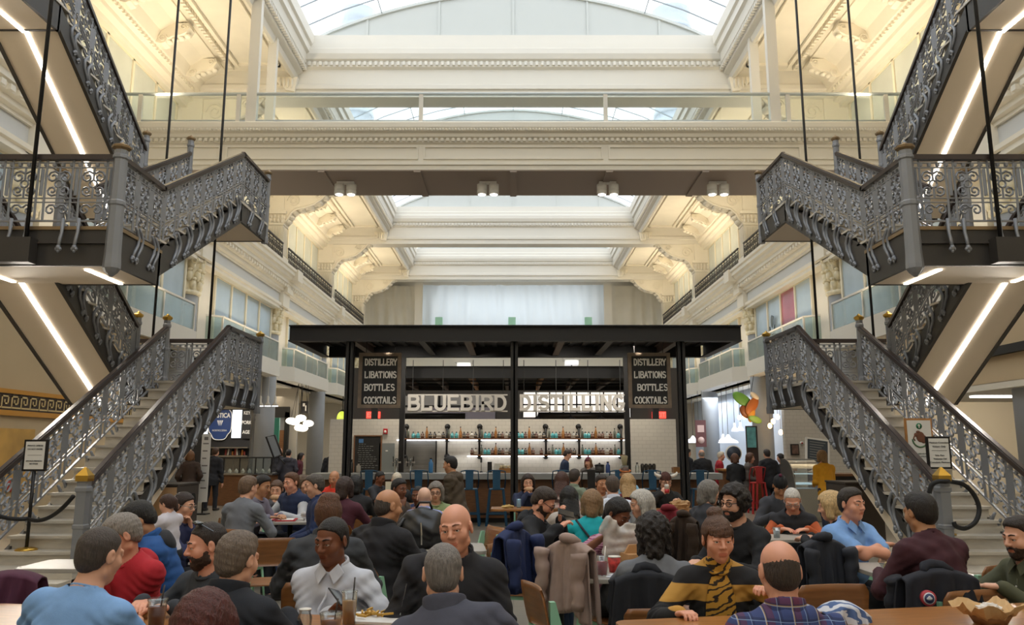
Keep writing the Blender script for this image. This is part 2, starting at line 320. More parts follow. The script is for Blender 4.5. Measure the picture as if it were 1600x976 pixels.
# beams across the hall with gables above
def beam(Y, last=False):
    m = MB()
    poly = [(-0.45,14.05),(0.45,14.05),(0.45,14.3),(0.52,14.34),(0.52,14.5),(0.45,14.54),(0.45,15.1),(0.56,15.16),(0.56,15.36),(0.66,15.42),(0.72,15.6),(0.72,15.8),(0.62,15.86),(0.62,16.05),(0.52,16.1),(0.52,16.42),
            (-0.52,16.42),(-0.52,16.1),(-0.62,16.05),(-0.62,15.86),(-0.72,15.8),(-0.72,15.6),(-0.66,15.42),(-0.56,15.36),(-0.56,15.16),(-0.45,15.1),(-0.45,14.54),(-0.52,14.5),(-0.52,14.34),(-0.45,14.3)]
    m.prism([(Y+y, z) for y, z in poly], 'x', -7.9, 7.9)
    side = [(-0.45,14.05),(0.45,14.05),(0.45,14.3),(0.52,14.34),(0.52,14.5),(0.45,14.54),(0.45,15.2),(-0.45,15.2),(-0.45,14.54),(-0.52,14.5),(-0.52,14.34),(-0.45,14.3)]
    for s in (-1, 1): m.prism([(Y+y, z) for y, z in side], 'x', s*7.9, s*11.9)
    for i in range(76):
        x = -7.6+i*0.2; m.box(x, x+0.1, Y-0.64, Y-0.54, 15.2, 15.34)
    struct(m.build('trim_beam', white))
    g = MB(); N = 24; top = [(-7.3+14.6*i/N, 16.42+1.85*math.sin(PI*i/N)**0.85) for i in range(N+1)]
    g.prism(top, 'y', Y-0.12, Y+0.12)
    for i in range(N):
        a, b = top[i], top[i+1]; g.bar((a[0], Y, a[1]+0.03), (b[0], Y, b[1]+0.03), 0.4, 0.1)
    for x in (-5.4, -2.75, 0, 2.75, 5.4): g.box(x-0.04, x+0.04, Y-0.16, Y+0.16, 16.4, 16.42+1.85*math.sin(PI*(x+7.3)/14.6)**0.85)
    struct(g.build('trim_gable', mat('gable_panel', '#C6C9C5', 0.5)))
    for s in (-1, 1):      # acanthus corner block and the scrolled arch bracket down to the pilaster
        c = MB(); c.prism([(s*x, z) for x, z in [(7.75,14.75),(8.6,14.75),(8.5,14.55),(8.3,14.5),(8.15,14.25),(7.85,14.2)]], 'y', Y-0.62, Y+0.62)
        for i in range(4): c.ball((s*(7.95+i*0.14), Y-0.62, 14.5+0.02*i), (0.06, 0.06, 0.2), 6, 5)
        struct(c.build('trim_corner_block', cream))
        br = MB(); pts = [(11.15,12.45),(11.0,12.62),(10.86,12.9),(10.62,13.12),(10.2,13.2),(9.75,13.36),(9.4,13.62),(9.15,13.9),(9.0,14.1),(8.85,14.06)]
        up = [(8.85,14.1),(11.95,14.1),(11.95,12.45)]
        br.prism([(s*x, z) for x, z in pts+up], 'y', Y-0.28, Y+0.28)
        for yy in (Y-0.32, Y+0.32):
            br.tube([(s*x, yy, z) for x, z in pts], 0.06, 6)
            for cx, cz, r in ((10.75, 13.55, 0.34), (11.45, 13.0, 0.28), (9.6, 13.85, 0.2)):
                br.tube([(s*(cx+r*(1-i/22)*math.cos(i*0.6)), yy, cz+r*(1-i/22)*math.sin(i*0.6)) for i in range(19)], 0.035, 5)
        for i in range(len(pts)-1):
            br.ball((s*(pts[i][0]+pts[i+1][0])/2, Y, (pts[i][1]+pts[i+1][1])/2), (0.2, 0.34, 0.13), 8, 5)
        struct(br.build('trim_arch_bracket', cream))
for Y in BAYS[3:]: beam(Y)
# pilasters of the gallery, columns of the arcade
def pilaster(s, Y):
    m = MB(); m.box(s*11.1, s*12.1, Y-0.45, Y+0.45, 10.45, 10.75); m.box(s*11.2, s*12.0, Y-0.36, Y+0.36, 10.75, 12.3)
    for i in range(6):
        x = 11.26+i*0.125; m.box(s*x, s*(x+0.06), Y-0.40, Y-0.35, 10.85, 12.2)
    for i in range(5):
        y = Y-0.3+i*0.13; m.box(s*11.16, s*11.21, y, y+0.06, 10.85, 12.2)
    m.box(s*11.15, s*12.05, Y-0.42, Y+0.42, 12.3, 12.4).box(s*11.05, s*12.1, Y-0.5, Y+0.5, 12.85, 13.0).box(s*11.2, s*12.1, Y-0.36, Y+0.36, 12.3, 14.1)
    for k in range(2):
        for i in range(5):
            m.ball((s*(11.25+i*0.18), Y-0.4, 12.5+k*0.2), (0.07, 0.07, 0.13), 6, 5)
            m.ball((s*11.17, Y-0.32+i*0.16, 12.5+k*0.2), (0.07, 0.07, 0.13), 6, 5)
    return struct(m.build('trim_pilaster', cream))
CY = [8.3, 18.7, 29.1, 39.5, 49.9, 60.3]
goldcap = mat('cream_gold_capital', '#F0E6C8', 0.45, var=0.12, scale=9)
for s in (-1, 1):
    for Y in BAYS[3:]: pilaster(s, Y)
    for Y in CY:
        m = MB(); m.lathe([(0.50, 0), (0.50, 7.25)], (s*12.3, Y, 0), 28); struct(m.build('column', colgrey))
        c = MB(); c.lathe([(0.52,7.2),(0.6,7.26),(0.6,7.36),(0.5,7.4),(0.5,7.9),(0.56,8.3),(0.66,8.55)], (s*12.3, Y, 0), 24)
        for k, (z, r, n) in enumerate(((7.58, 0.54, 10), (7.92, 0.56, 10), (8.3, 0.6, 8))):
            for i in range(n):
                t = 2*PI*(i+0.5*(k % 2))/n; x, y = s*12.3+r*math.cos(t), Y+r*math.sin(t)
                c.ball((x, y, z), (0.13, 0.13, 0.22), 6, 5); c.ball((x+0.07*math.cos(t), y+0.07*math.sin(t), z+0.2), (0.1, 0.1, 0.07), 6, 4)
        c.box(s*11.62, s*12.98, Y-0.7, Y+0.7, 8.55, 8.72)
        for dx in (-0.6, 0.6):
            c.tube([(s*12.3+dx*1.0+0.16*(1-i/16)*math.cos(i*0.7), Y-0.66, 8.38+0.16*(1-i/16)*math.sin(i*0.7)) for i in range(14)], 0.03, 5)
        struct(c.build('trim_capital', goldcap))
        struct(MB().box(s*11.48, s*12.3, Y-0.55, Y+0.55, 8.6, 9.3).box(s*11.3, s*12.3, Y-0.5, Y+0.5, 9.3, 9.9).box(s*10.82, s*12.3, Y-0.45, Y+0.45, 9.9, 10.47).build('trim_entablature_block', cream))
# second-floor balconies and windows per bay
def scroll2d(cx, cy, r, turns=1.6, a0=0, n=12, sgn=1):
    return [(cx+r*(1-0.78*i/n)*math.cos(a0+sgn*turns*2*PI*i/n), cy+r*(1-0.78*i/n)*math.sin(a0+sgn*turns*2*PI*i/n)) for i in range(n+1)]
wn = 0
for s in (-1, 1):
    for Yc in CY[1:]:
        y0, y1 = Yc-8.4, Yc-0.7
        m = MB(); m.prism([(s*11.45, y0+0.0), (s*11.45, y1), (s*12.9, y1), (s*12.9, y0-0.9), (s*12.3, y0-0.9)], 'z', 5.05, 5.75)
        struct(m.build('trim_balcony', white))
        pts = [(12.5, y0-0.75), (11.55, y0+0.05)]; n = 3
        pts += [(11.55, y0+(y1-y0-0.1)*i/n) for i in range(1, n+1)]+[(12.6, y1-0.05)]
        root = empty('glass_balustrade', (s*11.55, (y0+y1)/2, 5.75), label=None)
        off = Vector((s*11.55, (y0+y1)/2, 5.75))
        r_, g_, q_ = MB(), MB(), MB()
        for a, b in zip(pts[:-1], pts[1:]):
            A = Vector((s*a[0], a[1], 6.75))-off; B = Vector((s*b[0], b[1], 6.75))-off
            r_.bar(A, B, 0.07, 0.07); g_.bar(A-Vector((0, 0, 0.48)), B-Vector((0, 0, 0.48)), 0.02, 0.9); r_.bar(A-Vector((0, 0, 0.97)), B-Vector((0, 0, 0.97)), 0.05, 0.05)
        for a in pts[1:-1]:
            p = Vector((s*a[0], a[1], 5.75))-off; MB().box(p.x-0.035, p.x+0.035, p.y-0.035, p.y+0.035, 0, 1.0).build('post', white, root)
        r_.build('rail', white, root); g_.build('glass_panel', balg, root)
        side = 'left' if s < 0 else 'right'; k = CY.index(Yc)
        root['label'] = 'white-railed glass balustrade on the %s second-floor balcony, %s' % (side, {1: 'beside the cast iron staircase', 2: 'just past the cast iron staircase', 3: 'middle bay above the shop fronts', 4: 'bay behind the bar canopy corner', 5: 'last bay at the far end'}[k])
        root['category'] = 'balustrade'; root['group'] = 'glass balustrades of the second floor'
        # second-floor windows
        wn += 1; r = empty('window_%d' % wn, (s*12.0, (y0+y1)/2, 5.75), kind='structure'); of = Vector((s*12.0, (y0+y1)/2, 5.75))
        fr, pn = MB(), MB(); npan = 4; ya, yb = y0+0.15, y1-0.1
        for i in range(npan+1):
            y = ya+(yb-ya)*i/npan; fr.box(-0.06, 0.06, y-of.y-0.07, y-of.y+0.07, 0, 2.75)
        fr.box(-0.05, 0.05, ya-of.y, yb-of.y, 0, 0.1).box(-0.05, 0.05, ya-of.y, yb-of.y, 2.66, 2.78)
        for i in range(npan):
            a = ya+(yb-ya)*i/npan+0.06; b = ya+(yb-ya)*(i+1)/npan-0.06
            pn.m = 1 if (s > 0 and k == 3 and i == 1) else 0
            pn.box(-0.01, 0.01, a-of.y, b-of.y, 0.1, 2.68)
        fr.build('window_frame', mull, r); pn.build('window_glass', [paneb, mat('red_banner_glass', '#B5606E', 0.2, var=0.25, scale=0.5)], r)
        struct(MB().box(s*12.05, s*12.6, Yc-0.9, Yc-0.6, 5.7, 8.6).box(s*12.05, s*12.6, Yc+0.8, Yc+2.2, 5.7, 8.6).build('trim_window_jamb', cream))
    for a, b in zip(BAYS[3:-1], BAYS[4:]):      # gallery windows
        wn += 1; ya, yb = a+3.2, b-0.7; of = Vector((s*12.0, (ya+yb)/2, 10.45)); r = empty('window_%d' % wn, of, kind='structure')
        fr, pn = MB(), MB(); npan = 4
        for i in range(npan+1):
            y = ya+(yb-ya)*i/npan-of.y; fr.box(-0.05, 0.05, y-0.06, y+0.06, 0, 3.3)
        fr.box(-0.05, 0.05, ya-of.y, yb-of.y, 0, 0.12).box(-0.05, 0.05, ya-of.y, yb-of.y, 3.2, 3.32)
        fr.box(-0.02*s, 1.6*s, ya-of.y-0.1, ya-of.y, 0, 3.3)
        pn.box(-0.01, 0.01, ya-of.y, yb-of.y, 0.1, 3.2)
        fr.build('window_frame', mull, r); pn.build('window_glass', pane, r)
        struct(MB().box(s*12.0, s*13.6, a+0.4, a+1.3, 10.45, 13.8).build('trim_gallery_pier', cream))
    for a, b in zip(BAYS[3:-1], BAYS[4:]):      # iron gallery railings
        ya, yb = a+0.5, (b-0.5 if a > 17 else 21.6); r = empty('gallery_railing', (s*11.12, ya, 10.45)); L = yb-ya
        hr, orn = MB(), MB(); hr.box(-0.04, 0.04, 0, L, 0.86, 0.92); orn.box(-0.015, 0.015, 0, L, 0.06, 0.09).box(-0.015, 0.015, 0, L, 0.70, 0.73)
        n = int(L/0.52)
        for i in range(n+1):
            y = L*i/n; orn.box(-0.015, 0.015, y-0.015, y+0.015, 0, 0.88)
            if i < n:
                for cx, cz, sg in ((0.14, 0.52, 1), (0.37, 0.52, -1), (0.14, 0.24, -1), (0.37, 0.24, 1)):
                    orn.tube([(0, y+p, q) for p, q in scroll2d(cx, cz, 0.13, 1.4, 0 if sg > 0 else PI, 10, sg)], 0.014, 4)
                orn.box(-0.01, 0.01, y+0.24, y+0.27, 0.06, 0.72)
        hr.build('handrail', iron, r); orn.build('scroll_panel', iron, r)
        k = BAYS.index(a); side = 'left' if s < 0 else 'right'
        tag(r, 'black scrolled iron railing on the %s third-floor gallery, %s' % (side, {3: 'bay beside the footbridge', 4: 'bay just beyond the footbridge', 5: 'middle bay', 6: 'bay nearest the plastic sheeting'}[k]), 'railing', 'iron railings of the third-floor gallery')
# skylights: arched glazing bars and glass
for i, (a, b) in enumerate(zip(BAYS[1:-1], BAYS[2:])):
    wn += 1; r = empty('window_%d' % wn, (0, a, 16.4), kind='structure'); N = 12; L = b-a
    arc = [(-7.3+14.6*k/N, 0.05+1.85*math.sin(PI*k/N)**0.85) for k in range(N+1)]
    fr, gl = MB(), MB()
    for j in range(10):
        y = L*j/9
        for p, q in zip(arc[:-1], arc[1:]): fr.bar((p[0], y, p[1]), (q[0], y, q[1]), 0.028, 0.04)
    for p in arc[::2]: fr.bar((p[0], 0, p[1]), (p[0], L, p[1]), 0.028, 0.04)
    gl.add([(p[0], y, p[1]+0.03) for y in (0, L) for p in arc], [(k, k+1, k+N+2, k+N+1) for k in range(N)])
    fr.build('glazing_bars', mat('grey_glazing_bar', '#9AA3A8', 0.5), r); gl.build('skylight_glass', glass('skylight_glass', (0.98, 0.99, 1.0), 0.0, 0.05, fk=0.06), r)
tower = mat('tower_glass', '#B4BEC6', 0.3, var=0.2, scale=0.25, stretch=(1, 1, 3))
for i, (x, y, r_) in enumerate(((-15.6, 74, 1.7), (15.9, 74, 1.9))):
    m = MB(); m.lathe([(r_, 0), (r_, 45)], (x, y, 0), 20)
    for k in range(17): m.lathe([(r_+0.15, 14+k*1.8), (r_+0.15, 14.35+k*1.8)], (x, y, 0), 20)
    tag(m.build('tower', tower), 'pale glass round tower seen through the skylight, %s' % ('left of the gable', 'right of the gable', 'farther left', 'farther right')[i], 'tower', 'towers beyond the skylight')
# end wall with plastic sheeting in the arch, back wall behind the camera
struct(MB().box(-19, 19, 62, 62.4, 0, 10.6).box(-19, -12, 62, 62.4, 10, 19).box(12, 19, 62, 62.4, 10, 19).box(-12, 12, 62, 62.4, 10.4, 19).build('wall_end', white))
struct(MB().box(-19, 19, -8.4, -8, 0, 19).build('wall_back', cream))
sheet = bpy.data.materials.new('plastic_sheet'); sheet.use_nodes = True; _nt = sheet.node_tree; _nt.nodes.clear()
_o = _nt.nodes.new('ShaderNodeOutputMaterial'); _d = _nt.nodes.new('ShaderNodeBsdfDiffuse'); _d.inputs[0].default_value = (0.62, 0.66, 0.68, 1); _t = _nt.nodes.new('ShaderNodeBsdfTranslucent'); _t.inputs[0].default_value = (0.72, 0.8, 0.86, 1)
_g = _nt.nodes.new('ShaderNodeBsdfGlossy'); _g.inputs['Roughness'].default_value = 0.25; _m1 = _nt.nodes.new('ShaderNodeMixShader'); _m1.inputs[0].default_value = 0.55; _m2 = _nt.nodes.new('ShaderNodeMixShader'); _m2.inputs[0].default_value = 0.08
_nt.links.new(_d.outputs[0], _m1.inputs[1]); _nt.links.new(_t.outputs[0], _m1.inputs[2]); _nt.links.new(_m1.outputs[0], _m2.inputs[1]); _nt.links.new(_g.outputs[0], _m2.inputs[2]); _nt.links.new(_m2.outputs[0], _o.inputs[0])
def sheet_mesh(x0, x1, z0, z1, y, seed):
    r = np.random.default_rng(seed); nx, nz = 90, 30; vs = []
    ph = r.uniform(0, 6, 8); fr = r.uniform(1.5, 9, 8)
    for j in range(nz+1):
        for i in range(nx+1):
            x = x0+(x1-x0)*i/nx; z = z0+(z1-z0)*j/nz
            d = sum(0.035*math.sin(fr[q]*x+ph[q]+(0.5 if q % 2 else -0.6)*z) for q in range(8))+0.05*math.sin(1.1*z+x*0.4)
            vs.append((x, y+d*0.9, z))
    return MB().add(vs, [(j*(nx+1)+i, j*(nx+1)+i+1, (j+1)*(nx+1)+i+1, (j+1)*(nx+1)+i) for j in range(nz) for i in range(nx)], True)
tag(sheet_mesh(-7.0, 7.0, 10.3, 14.1, 60.5, 3).build('plastic_sheeting', sheet), 'wide bluish plastic sheet hung across the middle of the far arch', 'sheeting')
struct(MB().box(-7.6, -7.0, 60.2, 60.6, 10.3, 14.2).box(7.0, 7.6, 60.2, 60.6, 10.3, 14.2).build('trim_sheet_battens', white))
dust = mat('grey_dust_sheet', '#DEDACF', 0.7, var=0.06, scale=0.7)
for x0, x1, sd, w_ in ((-11.9, -7.2, 5, 'left'), (7.2, 11.9, 6, 'right')):
    tag(sheet_mesh(x0, x1, 10.3, 14.1, 60.9, sd).build('dust_sheet', dust), 'beige dust sheet filling the %s side of the far arch' % w_, 'sheeting')
gtape = mat('green_board', '#A9DCC2', 0.6)
for x in (-5.7, -0.1, 5.75): struct(MB().box(x-0.28, x+0.28, 60.0, 60.1, 10.3, 11.5).build('trim_green_board', gtape))
lamp('daylight_behind_sheet', 'AREA', (0, 61.8, 12.2), 230, (0.93, 0.96, 1), 13, 3.4, rot=(-PI/2, 0, 0))
# left shop wall with the key-pattern band, right bulkhead
struct(MB().box(-11.9, -11.6, 2, 25.2, 0, 5.1).build('wall_shop_left', mat('shop_wall_grey', '#BFA985', 0.7, var=0.03, scale=1)))
struct(MB().box(11.6, 11.9, 2, 24.5, 3.15, 5.1).build('wall_bulkhead_right', tan))
struct(MB().box(11.6, 18, 2, 24.5, 3.0, 3.16).build('ceiling_shop_right', offw))
# ---------------------------------------------------------------- footbridge
def footbridge():
    root = empty('footbridge', (0, 22, 9.58), label='cream footbridge with glass rails crossing the hall below the skylight', cat='footbridge')
    o = Vector((0, 22, 9.58)); cb = mat('bridge_cream', '#E9E2D2', 0.5)
    X = 12.2
    m = MB(); poly = [(0.05,0.0),(0.05,0.12),(0.0,0.14),(0.0,0.22),(0.08,0.25),(0.08,0.78),(0.02,0.82),(0.0,0.92),(-0.08,0.96),(-0.10,1.06),(-0.2,1.10),(-0.24,1.2),(-0.24,1.34),(-0.2,1.38)]
    back = [(2.4-y, z) for y, z in reversed(poly)]
    m.prism(poly+back, 'x', -X, X)
    m.build('deck', cb, root)
    d = MB()
    for i in range(int(2*X/0.16)): d.box(-X+i*0.16, -X+i*0.16+0.09, -0.07, 0.02, 0.84, 0.93)
    for i in range(int(2*X/0.09)): d.ball((-X+i*0.09, -0.21, 1.13), (0.035, 0.03, 0.05), 5, 4)
    d.build('dentil_band', cb, root)
    p = MB(); e = [-11.4, -8.5, -5.6, -2.72, 0, 0]
    for a, b in ((-8.4, -2.78), (-2.62, 2.62), (2.78, 8.4), (-12.1, -8.55), (8.55, 12.1)):
        p.box(a, b, 0.03, 0.09, 0.68, 0.72).box(a, b, 0.03, 0.09, 0.32, 0.36).box(a, a+0.05, 0.031, 0.09, 0.36, 0.68).box(b-0.05, b, 0.031, 0.09, 0.36, 0.68)
    p.build('panel_moulding', cb, root)
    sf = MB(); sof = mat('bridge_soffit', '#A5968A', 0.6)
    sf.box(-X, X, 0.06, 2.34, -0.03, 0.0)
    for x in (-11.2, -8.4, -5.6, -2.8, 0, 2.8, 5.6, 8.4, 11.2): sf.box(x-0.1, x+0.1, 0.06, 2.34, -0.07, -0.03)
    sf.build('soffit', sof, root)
    rm = mat('grey_rail', '#C3CBCE', 0.4)
    for y in (0.05, 2.35):
        r = MB(); r.tube([(-X, y, 2.34), (X, y, 2.34)], 0.05, 8); r.tube([(-X, y, 1.5), (X, y, 1.5)], 0.035, 8); r.build('handrail', rm, root)
        for x in (-11.0, -8.1, -5.5, -2.72, 2.72, 5.5, 8.1, 11.0):
            if y < 1 and abs(x) in (5.5,): continue
            MB().box(x-0.06, x+0.06, y-0.04, y+0.04, 1.36, 2.36).build('rail_post', white, root)
        MB().box(-X, X, y-0.008, y+0.008, 1.5, 2.3).build('glass_panel', glass('bridge_glass', (0.93, 0.965, 0.96), 0.03, 0.03, fk=0.35), root)
    for x, y, t in ((-7.72, 0.1, 0.15), (7.72, 0.1, 0.15), (-7.9, 2.3, 0.14), (7.9, 2.3, 0.14)):
        MB().box(x-t, x+t, y-0.1, y+0.1, 1.36, 5.5).build('hanger_post', white, root)
    return root
footbridge()
spotm = mat('white_fitting', '#F2F0EA', 0.4)
for i, px in enumerate((537, 762, 951, 1125)):
    p = at(px, 272, 22.7); c = Vector((p.x, 23.0, 9.5))
    r = empty('twin_spotlight', c, label='white twin spotlight under the footbridge, %s' % ['leftmost of the four', 'left of centre', 'right of centre', 'rightmost of the four'][i], cat='spotlight', group='twin spotlights under the footbridge')
    MB().box(-0.26, 0.26, -0.06, 0.06, -0.03, 0.04).build('mounting_plate', spotm, r)
    for dx in (-0.18, 0.18):
        h = MB(); h.lathe([(0.09, -0.02), (0.15, -0.05), (0.15, -0.2), (0.13, -0.21), (0.15, -0.23), (0.15, -0.36), (0.11, -0.36)], (dx, 0, 0), 14); hd = h.build('lamp_head', spotm, r)
        MB().lathe([(0.11, -0.365), (0.11, -0.372)], (dx, 0, 0), 14).build('bulb', mat('spot_glow', '#FFFFFF', 0.3, emit='#FFF6E6', estr=8), hd)
    lamp('bridge_spot', 'SPOT', (c.x, c.y-0.05, c.z-0.5), 240, (1, 0.93, 0.8), 0.1, rot=(0.1, 0, 0), spot=1.7)
struct(MB().box(-12, 12, 59.3, 62.4, 16.3, 16.6).build('ceiling_end', white))
# ---------------------------------------------------------------- the two cast-iron staircases
cast = mat('cast_iron_grey', '#85878B', 0.42, metal=0.25)
railm = mat('dark_handrail', '#3E3532', 0.28, metal=0.1)
strg = mat('dark_stringer', '#37332F', 0.5)
sofm = mat('tan_soffit', '#E3D5C0', 0.7)
marble = mat('stair_marble', '#BDB5A7', 0.35, var=0.16, scale=3.0, stretch=(1, 1, 3.0))
brass = mat('brass', '#C9A24A', 0.3, metal=0.9)
bronze = mat('dull_bronze', '#8A7455', 0.45, metal=0.5)
ledm = mat('led_strip', '#FFFFFF', 0.4, emit='#FFF4E4', estr=7)
rodm = mat('black_steel', '#1F1D1C', 0.45, metal=0.3)
def balustrade(root, p0, p1, mirror, h=1.0, low=0.12, name='balustrade'):
    p0, p1 = Vector(p0), Vector(p1); d = p1-p0; L = math.hypot(d.x, d.y); n = max(1, round(L/0.5)); W = L/n; m = MB()
    def T(u, v): return p0+d*(u/L)+Vector((0, 0, v))
    def line(q, r, k=4): m.tube([T(*a) for a in q], r*1.35, k)
    for v, t in ((low, 0.022), (0.35, 0.014), (0.41, 0.014), (0.86, 0.016), (0.93, 0.016)): m.bar(T(0, v), T(L, v), t*1.6, t)
    for i in range(n):
        a = i*W
        for e in (0.0, 0.115): line([(a+e, low), (a+e+0.006, 0.55), (a+e, 0.98)], 0.014)
        line([(a+0.058, 0.45), (a+0.058, 0.84)], 0.02, 4)
        c0, c1 = a+0.115, a+W; w_ = c1-c0; mid = (c0+c1)/2
        for sg, cx in ((1, c0+w_*0.27), (-1, c1-w_*0.27)):
            line(scroll2d(cx, 0.72, w_*0.25, 1.35, PI/2*(1-sg)+0.6*sg, 11, sg), 0.012)
            line(scroll2d(cx, 0.52, w_*0.22, 1.25, PI/2*(1-sg)-0.8*sg, 10, -sg), 0.012)
            line(scroll2d(cx, 0.24, w_*0.23, 1.2, PI/2*(1-sg)+0.4*sg, 10, sg), 0.011)
        line([(mid+0.055*math.cos(t), 0.62+0.055*math.sin(t)) for t in [2*PI*k/8 for k in range(9)]], 0.012)
        line([(mid, 0.41), (mid, 0.565)], 0.012); line([(mid, 0.675), (mid, 0.86)], 0.012)
        for k in range(4): m.box(*[f for c in (T(a+0.02+k*W/4, 0.88),) for f in (c.x-0.02, c.x+0.02, c.y-0.02, c.y+0.02, c.z, c.z+0.045)])
    o = m.build(name, cast, root, mirror=mirror)
    hr = MB(); hr.bar(T(-0.03, h), T(L+0.03, h), 0.1, 0.06); hr.bar(T(-0.03, h+0.035), T(L+0.03, h+0.035), 0.065, 0.03)
    hr.build('handrail', railm, o, mirror=mirror)
    return o
def newel(root, x, y, z0, z1, r, mirror, capm, pyramid=False, drop=False):
    m = MB(); H = z1-z0
    k = 4 if pyramid else 8
    prof = [(r*1.25, 0), (r*1.25, 0.12), (r*1.05, 0.16), (r, 0.2), (r, H*0.52), (r*1.15, H*0.53), (r*1.15, H*0.56), (r, H*0.57), (r*0.98, H-0.14), (r*1.2, H-0.12), (r*1.2, H-0.08), (r, H-0.06), (r, H)]
    if drop: prof = [(0.02, -0.12), (r*0.9, -0.06), (r*1.3, 0.0), (r*1.3, 0.06)]+[(a*(1.22-0.2*b/H), b) for a, b in prof[3:]]
    m.lathe(prof, (x, y, z0), k, smooth=False)
    o = m.build('newel_post', cast, root, mirror=mirror)
    c = MB()
    if pyramid: c.lathe([(r*1.25, 0), (r*1.3, 0.03), (r*1.3, 0.07), (0.012, 0.17)], (x, y, z1), 4, smooth=False)
    else: c.lathe([(r*1.0, 0), (r*1.45, 0.03), (r*1.5, 0.06), (r*1.2, 0.075), (r*0.5, 0.1), (0.01, 0.125)], (x, y, z1), 8, smooth=False)
    c.build('newel_cap', capm, o, mirror=mirror)
_brk = {}
def bracket(root, x, y, z, mirror, flip=False, long=False, along='y'):
    key = (mirror, flip, long, along)
    if key not in _brk:
        m = MB(); f = -1 if flip else 1
        P = [(0, 0), (0.05, -0.05), (0.115, -0.14), (0.105, -0.26), (0.03, -0.37), (-0.03, -0.47)] if not long else [(0, 0.0), (0.0, -0.2), (0.03, -0.3), (0.05, -0.42)]
        if along == 'y':
            m.tube([(0, f*a, b) for a, b in P], [0.02, 0.024, 0.03, 0.028, 0.022, 0.02][:len(P)], 6); e = (0, f*P[-1][0], P[-1][1])
        else:
            m.tube([(0, -a, b) for a, b in P], 0.024, 6); e = (0, -P[-1][0], P[-1][1])
        for dx, dz, r in ((0, -0.01, 0.036), (0.026, -0.03, 0.024), (-0.026, -0.03, 0.024), (0, -0.06, 0.022)):
            p = (0.0, e[1]+dx, e[2]+dz) if along == 'y' else (e[0]+dx, e[1], e[2]+dz)
            m.ball(p, (r, r, r*1.1), 7, 5)
        _brk[key] = m.build('bracket', cast, root, mirror=mirror); o = _brk[key]
    else:
        o = _brk[key].copy(); COL.objects.link(o); o.parent = root
    o.location = ((-x if mirror else x), y, z)
def staircase(s):
    mir = s < 0
    side = 'left' if mir else 'right'
    root = empty('staircase', (0, 0, 0), label='grey cast iron switchback staircase with marble treads at the %s of the hall' % side, cat='staircase')
    def B(mb, name, m, bevel=0): return mb.build(name, m, root, bevel=bevel, mirror=mir)
    def flight(x0, x1, ya, yb, za, zb, n, led=False, solid=False):
        rise = (zb-za)/n; run = (yb-ya)/n
        for i in range(n):
            y = ya+run*i; z = za+rise*(i+1); sg = 1 if run > 0 else -1; st = MB()
            st.box(x0-0.03, x1+0.03, y-sg*0.035, y+run, z-0.035, z)
            st.box(x0, x1, y, y+sg*0.03, z-rise, z-0.035)
            B(st, 'step', marble)
        for x in (x0, x1):
            B(MB().prism([(ya+(0.2 if za < 1 else 0), za-(0.0 if za < 1 else 0.42)), (ya+(0.2 if za < 1 else 0), za+0.02), (ya+run*0.5, za+rise*0.8), (yb, zb-0.08), (yb, zb-0.45)], 'x', x-0.03, x+0.03), 'stringer', strg)
        if za > 1:
            B(MB().prism([(ya, za-0.40), (ya, za-0.34), (yb, zb-0.36), (yb, zb-0.42)], 'x', x0+0.03, x1-0.03), 'soffit', sofm)
        else:
            B(MB().prism([(ya+0.6, 0.0), (ya+0.6, 0.1), (yb, zb-0.3), (yb, zb-0.36), (ya+0.9, 0)], 'x', x0+0.03, x1-0.03), 'soffit', sofm)
        if led:
            xm = (x0+x1)/2
            B(MB().prism([(ya, za-0.425), (ya, za-0.40), (yb, zb-0.42), (yb, zb-0.445)], 'x', xm-0.035, xm+0.035), 'led_strip', ledm)
    XA, XB, XC, XD = 5.3, 6.45, 7.0, 8.1
    flight(XA, XB, 9.98, 14.6, 0, 2.8, 17)
    for i in range(2):      # wider bottom steps
        st = MB(); st.box(XA-0.12, 9.6, 9.70-0.30*(1-i), 9.98, 0, 0.165*(i+1)*0.5-0.002); B(st, 'step', marble)
    flight(XC, XD, 14.6, 11.75, 2.8, 4.65, 11, led=True)
    flight(5.55, 6.65, 12.07, 15.55, 4.65, 6.55, 11)
    flight(7.5, 8.6, 15.4, 12.1, 6.55, 8.85, 13, led=True)
    # landings and platforms
    def slab(x0, x1, y0, y1, z, t, name):
        B(MB().box(x0, x1, y0, y1, z-0.05, z), 'landing_floor', bronze if t > 0.5 else marble)
        B(MB().box(x0+0.02, x1-0.02, y0+0.02, y0+0.07, z-t, z-0.05).box(x0+0.02, x1-0.02, y1-0.07, y1-0.02, z-t, z-0.05).box(x0+0.02, x0+0.07, y0, y1, z-t, z-0.05).box(x1-0.07, x1-0.02, y0, y1, z-t, z-0.05).box(x0, x1, y0-0.02, y0+0.02, z-t*0.45, z-t*0.4), 'fascia', strg)
        B(MB().box(x0+0.07, x1-0.07, y0+0.07, y1-0.07, z-t+0.01, z-t+0.04), 'soffit', sofm)
    slab(XA, XD, 14.6, 16.5, 2.8, 0.42, 'l1'); slab(5.5, 12.6, 10.7, 12.1, 4.65, 0.56, 'p2'); slab(5.5, 8.6, 15.5, 17.2, 6.55, 0.42, 'l3'); slab(7.45, 12.6, 10.7, 12.1, 8.85, 0.5, 'p4')
    B(MB().box(6.0, 6.06, 10.95, 11.95, 4.075, 4.09), 'led_strip', ledm)
    B(MB().box(7.55, 7.61, 10.9, 11.8, 4.075, 4.09), 'led_strip', ledm); B(MB().box(8.02, 8.08, 10.9, 12.1, 8.335, 8.35), 'led_strip', ledm)
    # balustrades
    z0 = 0.165
    for x, ya in ((XA, 10.1), (XB, 9.95)):
        balustrade(root, (x, ya, z0), (x, 14.6, 2.8), mir)
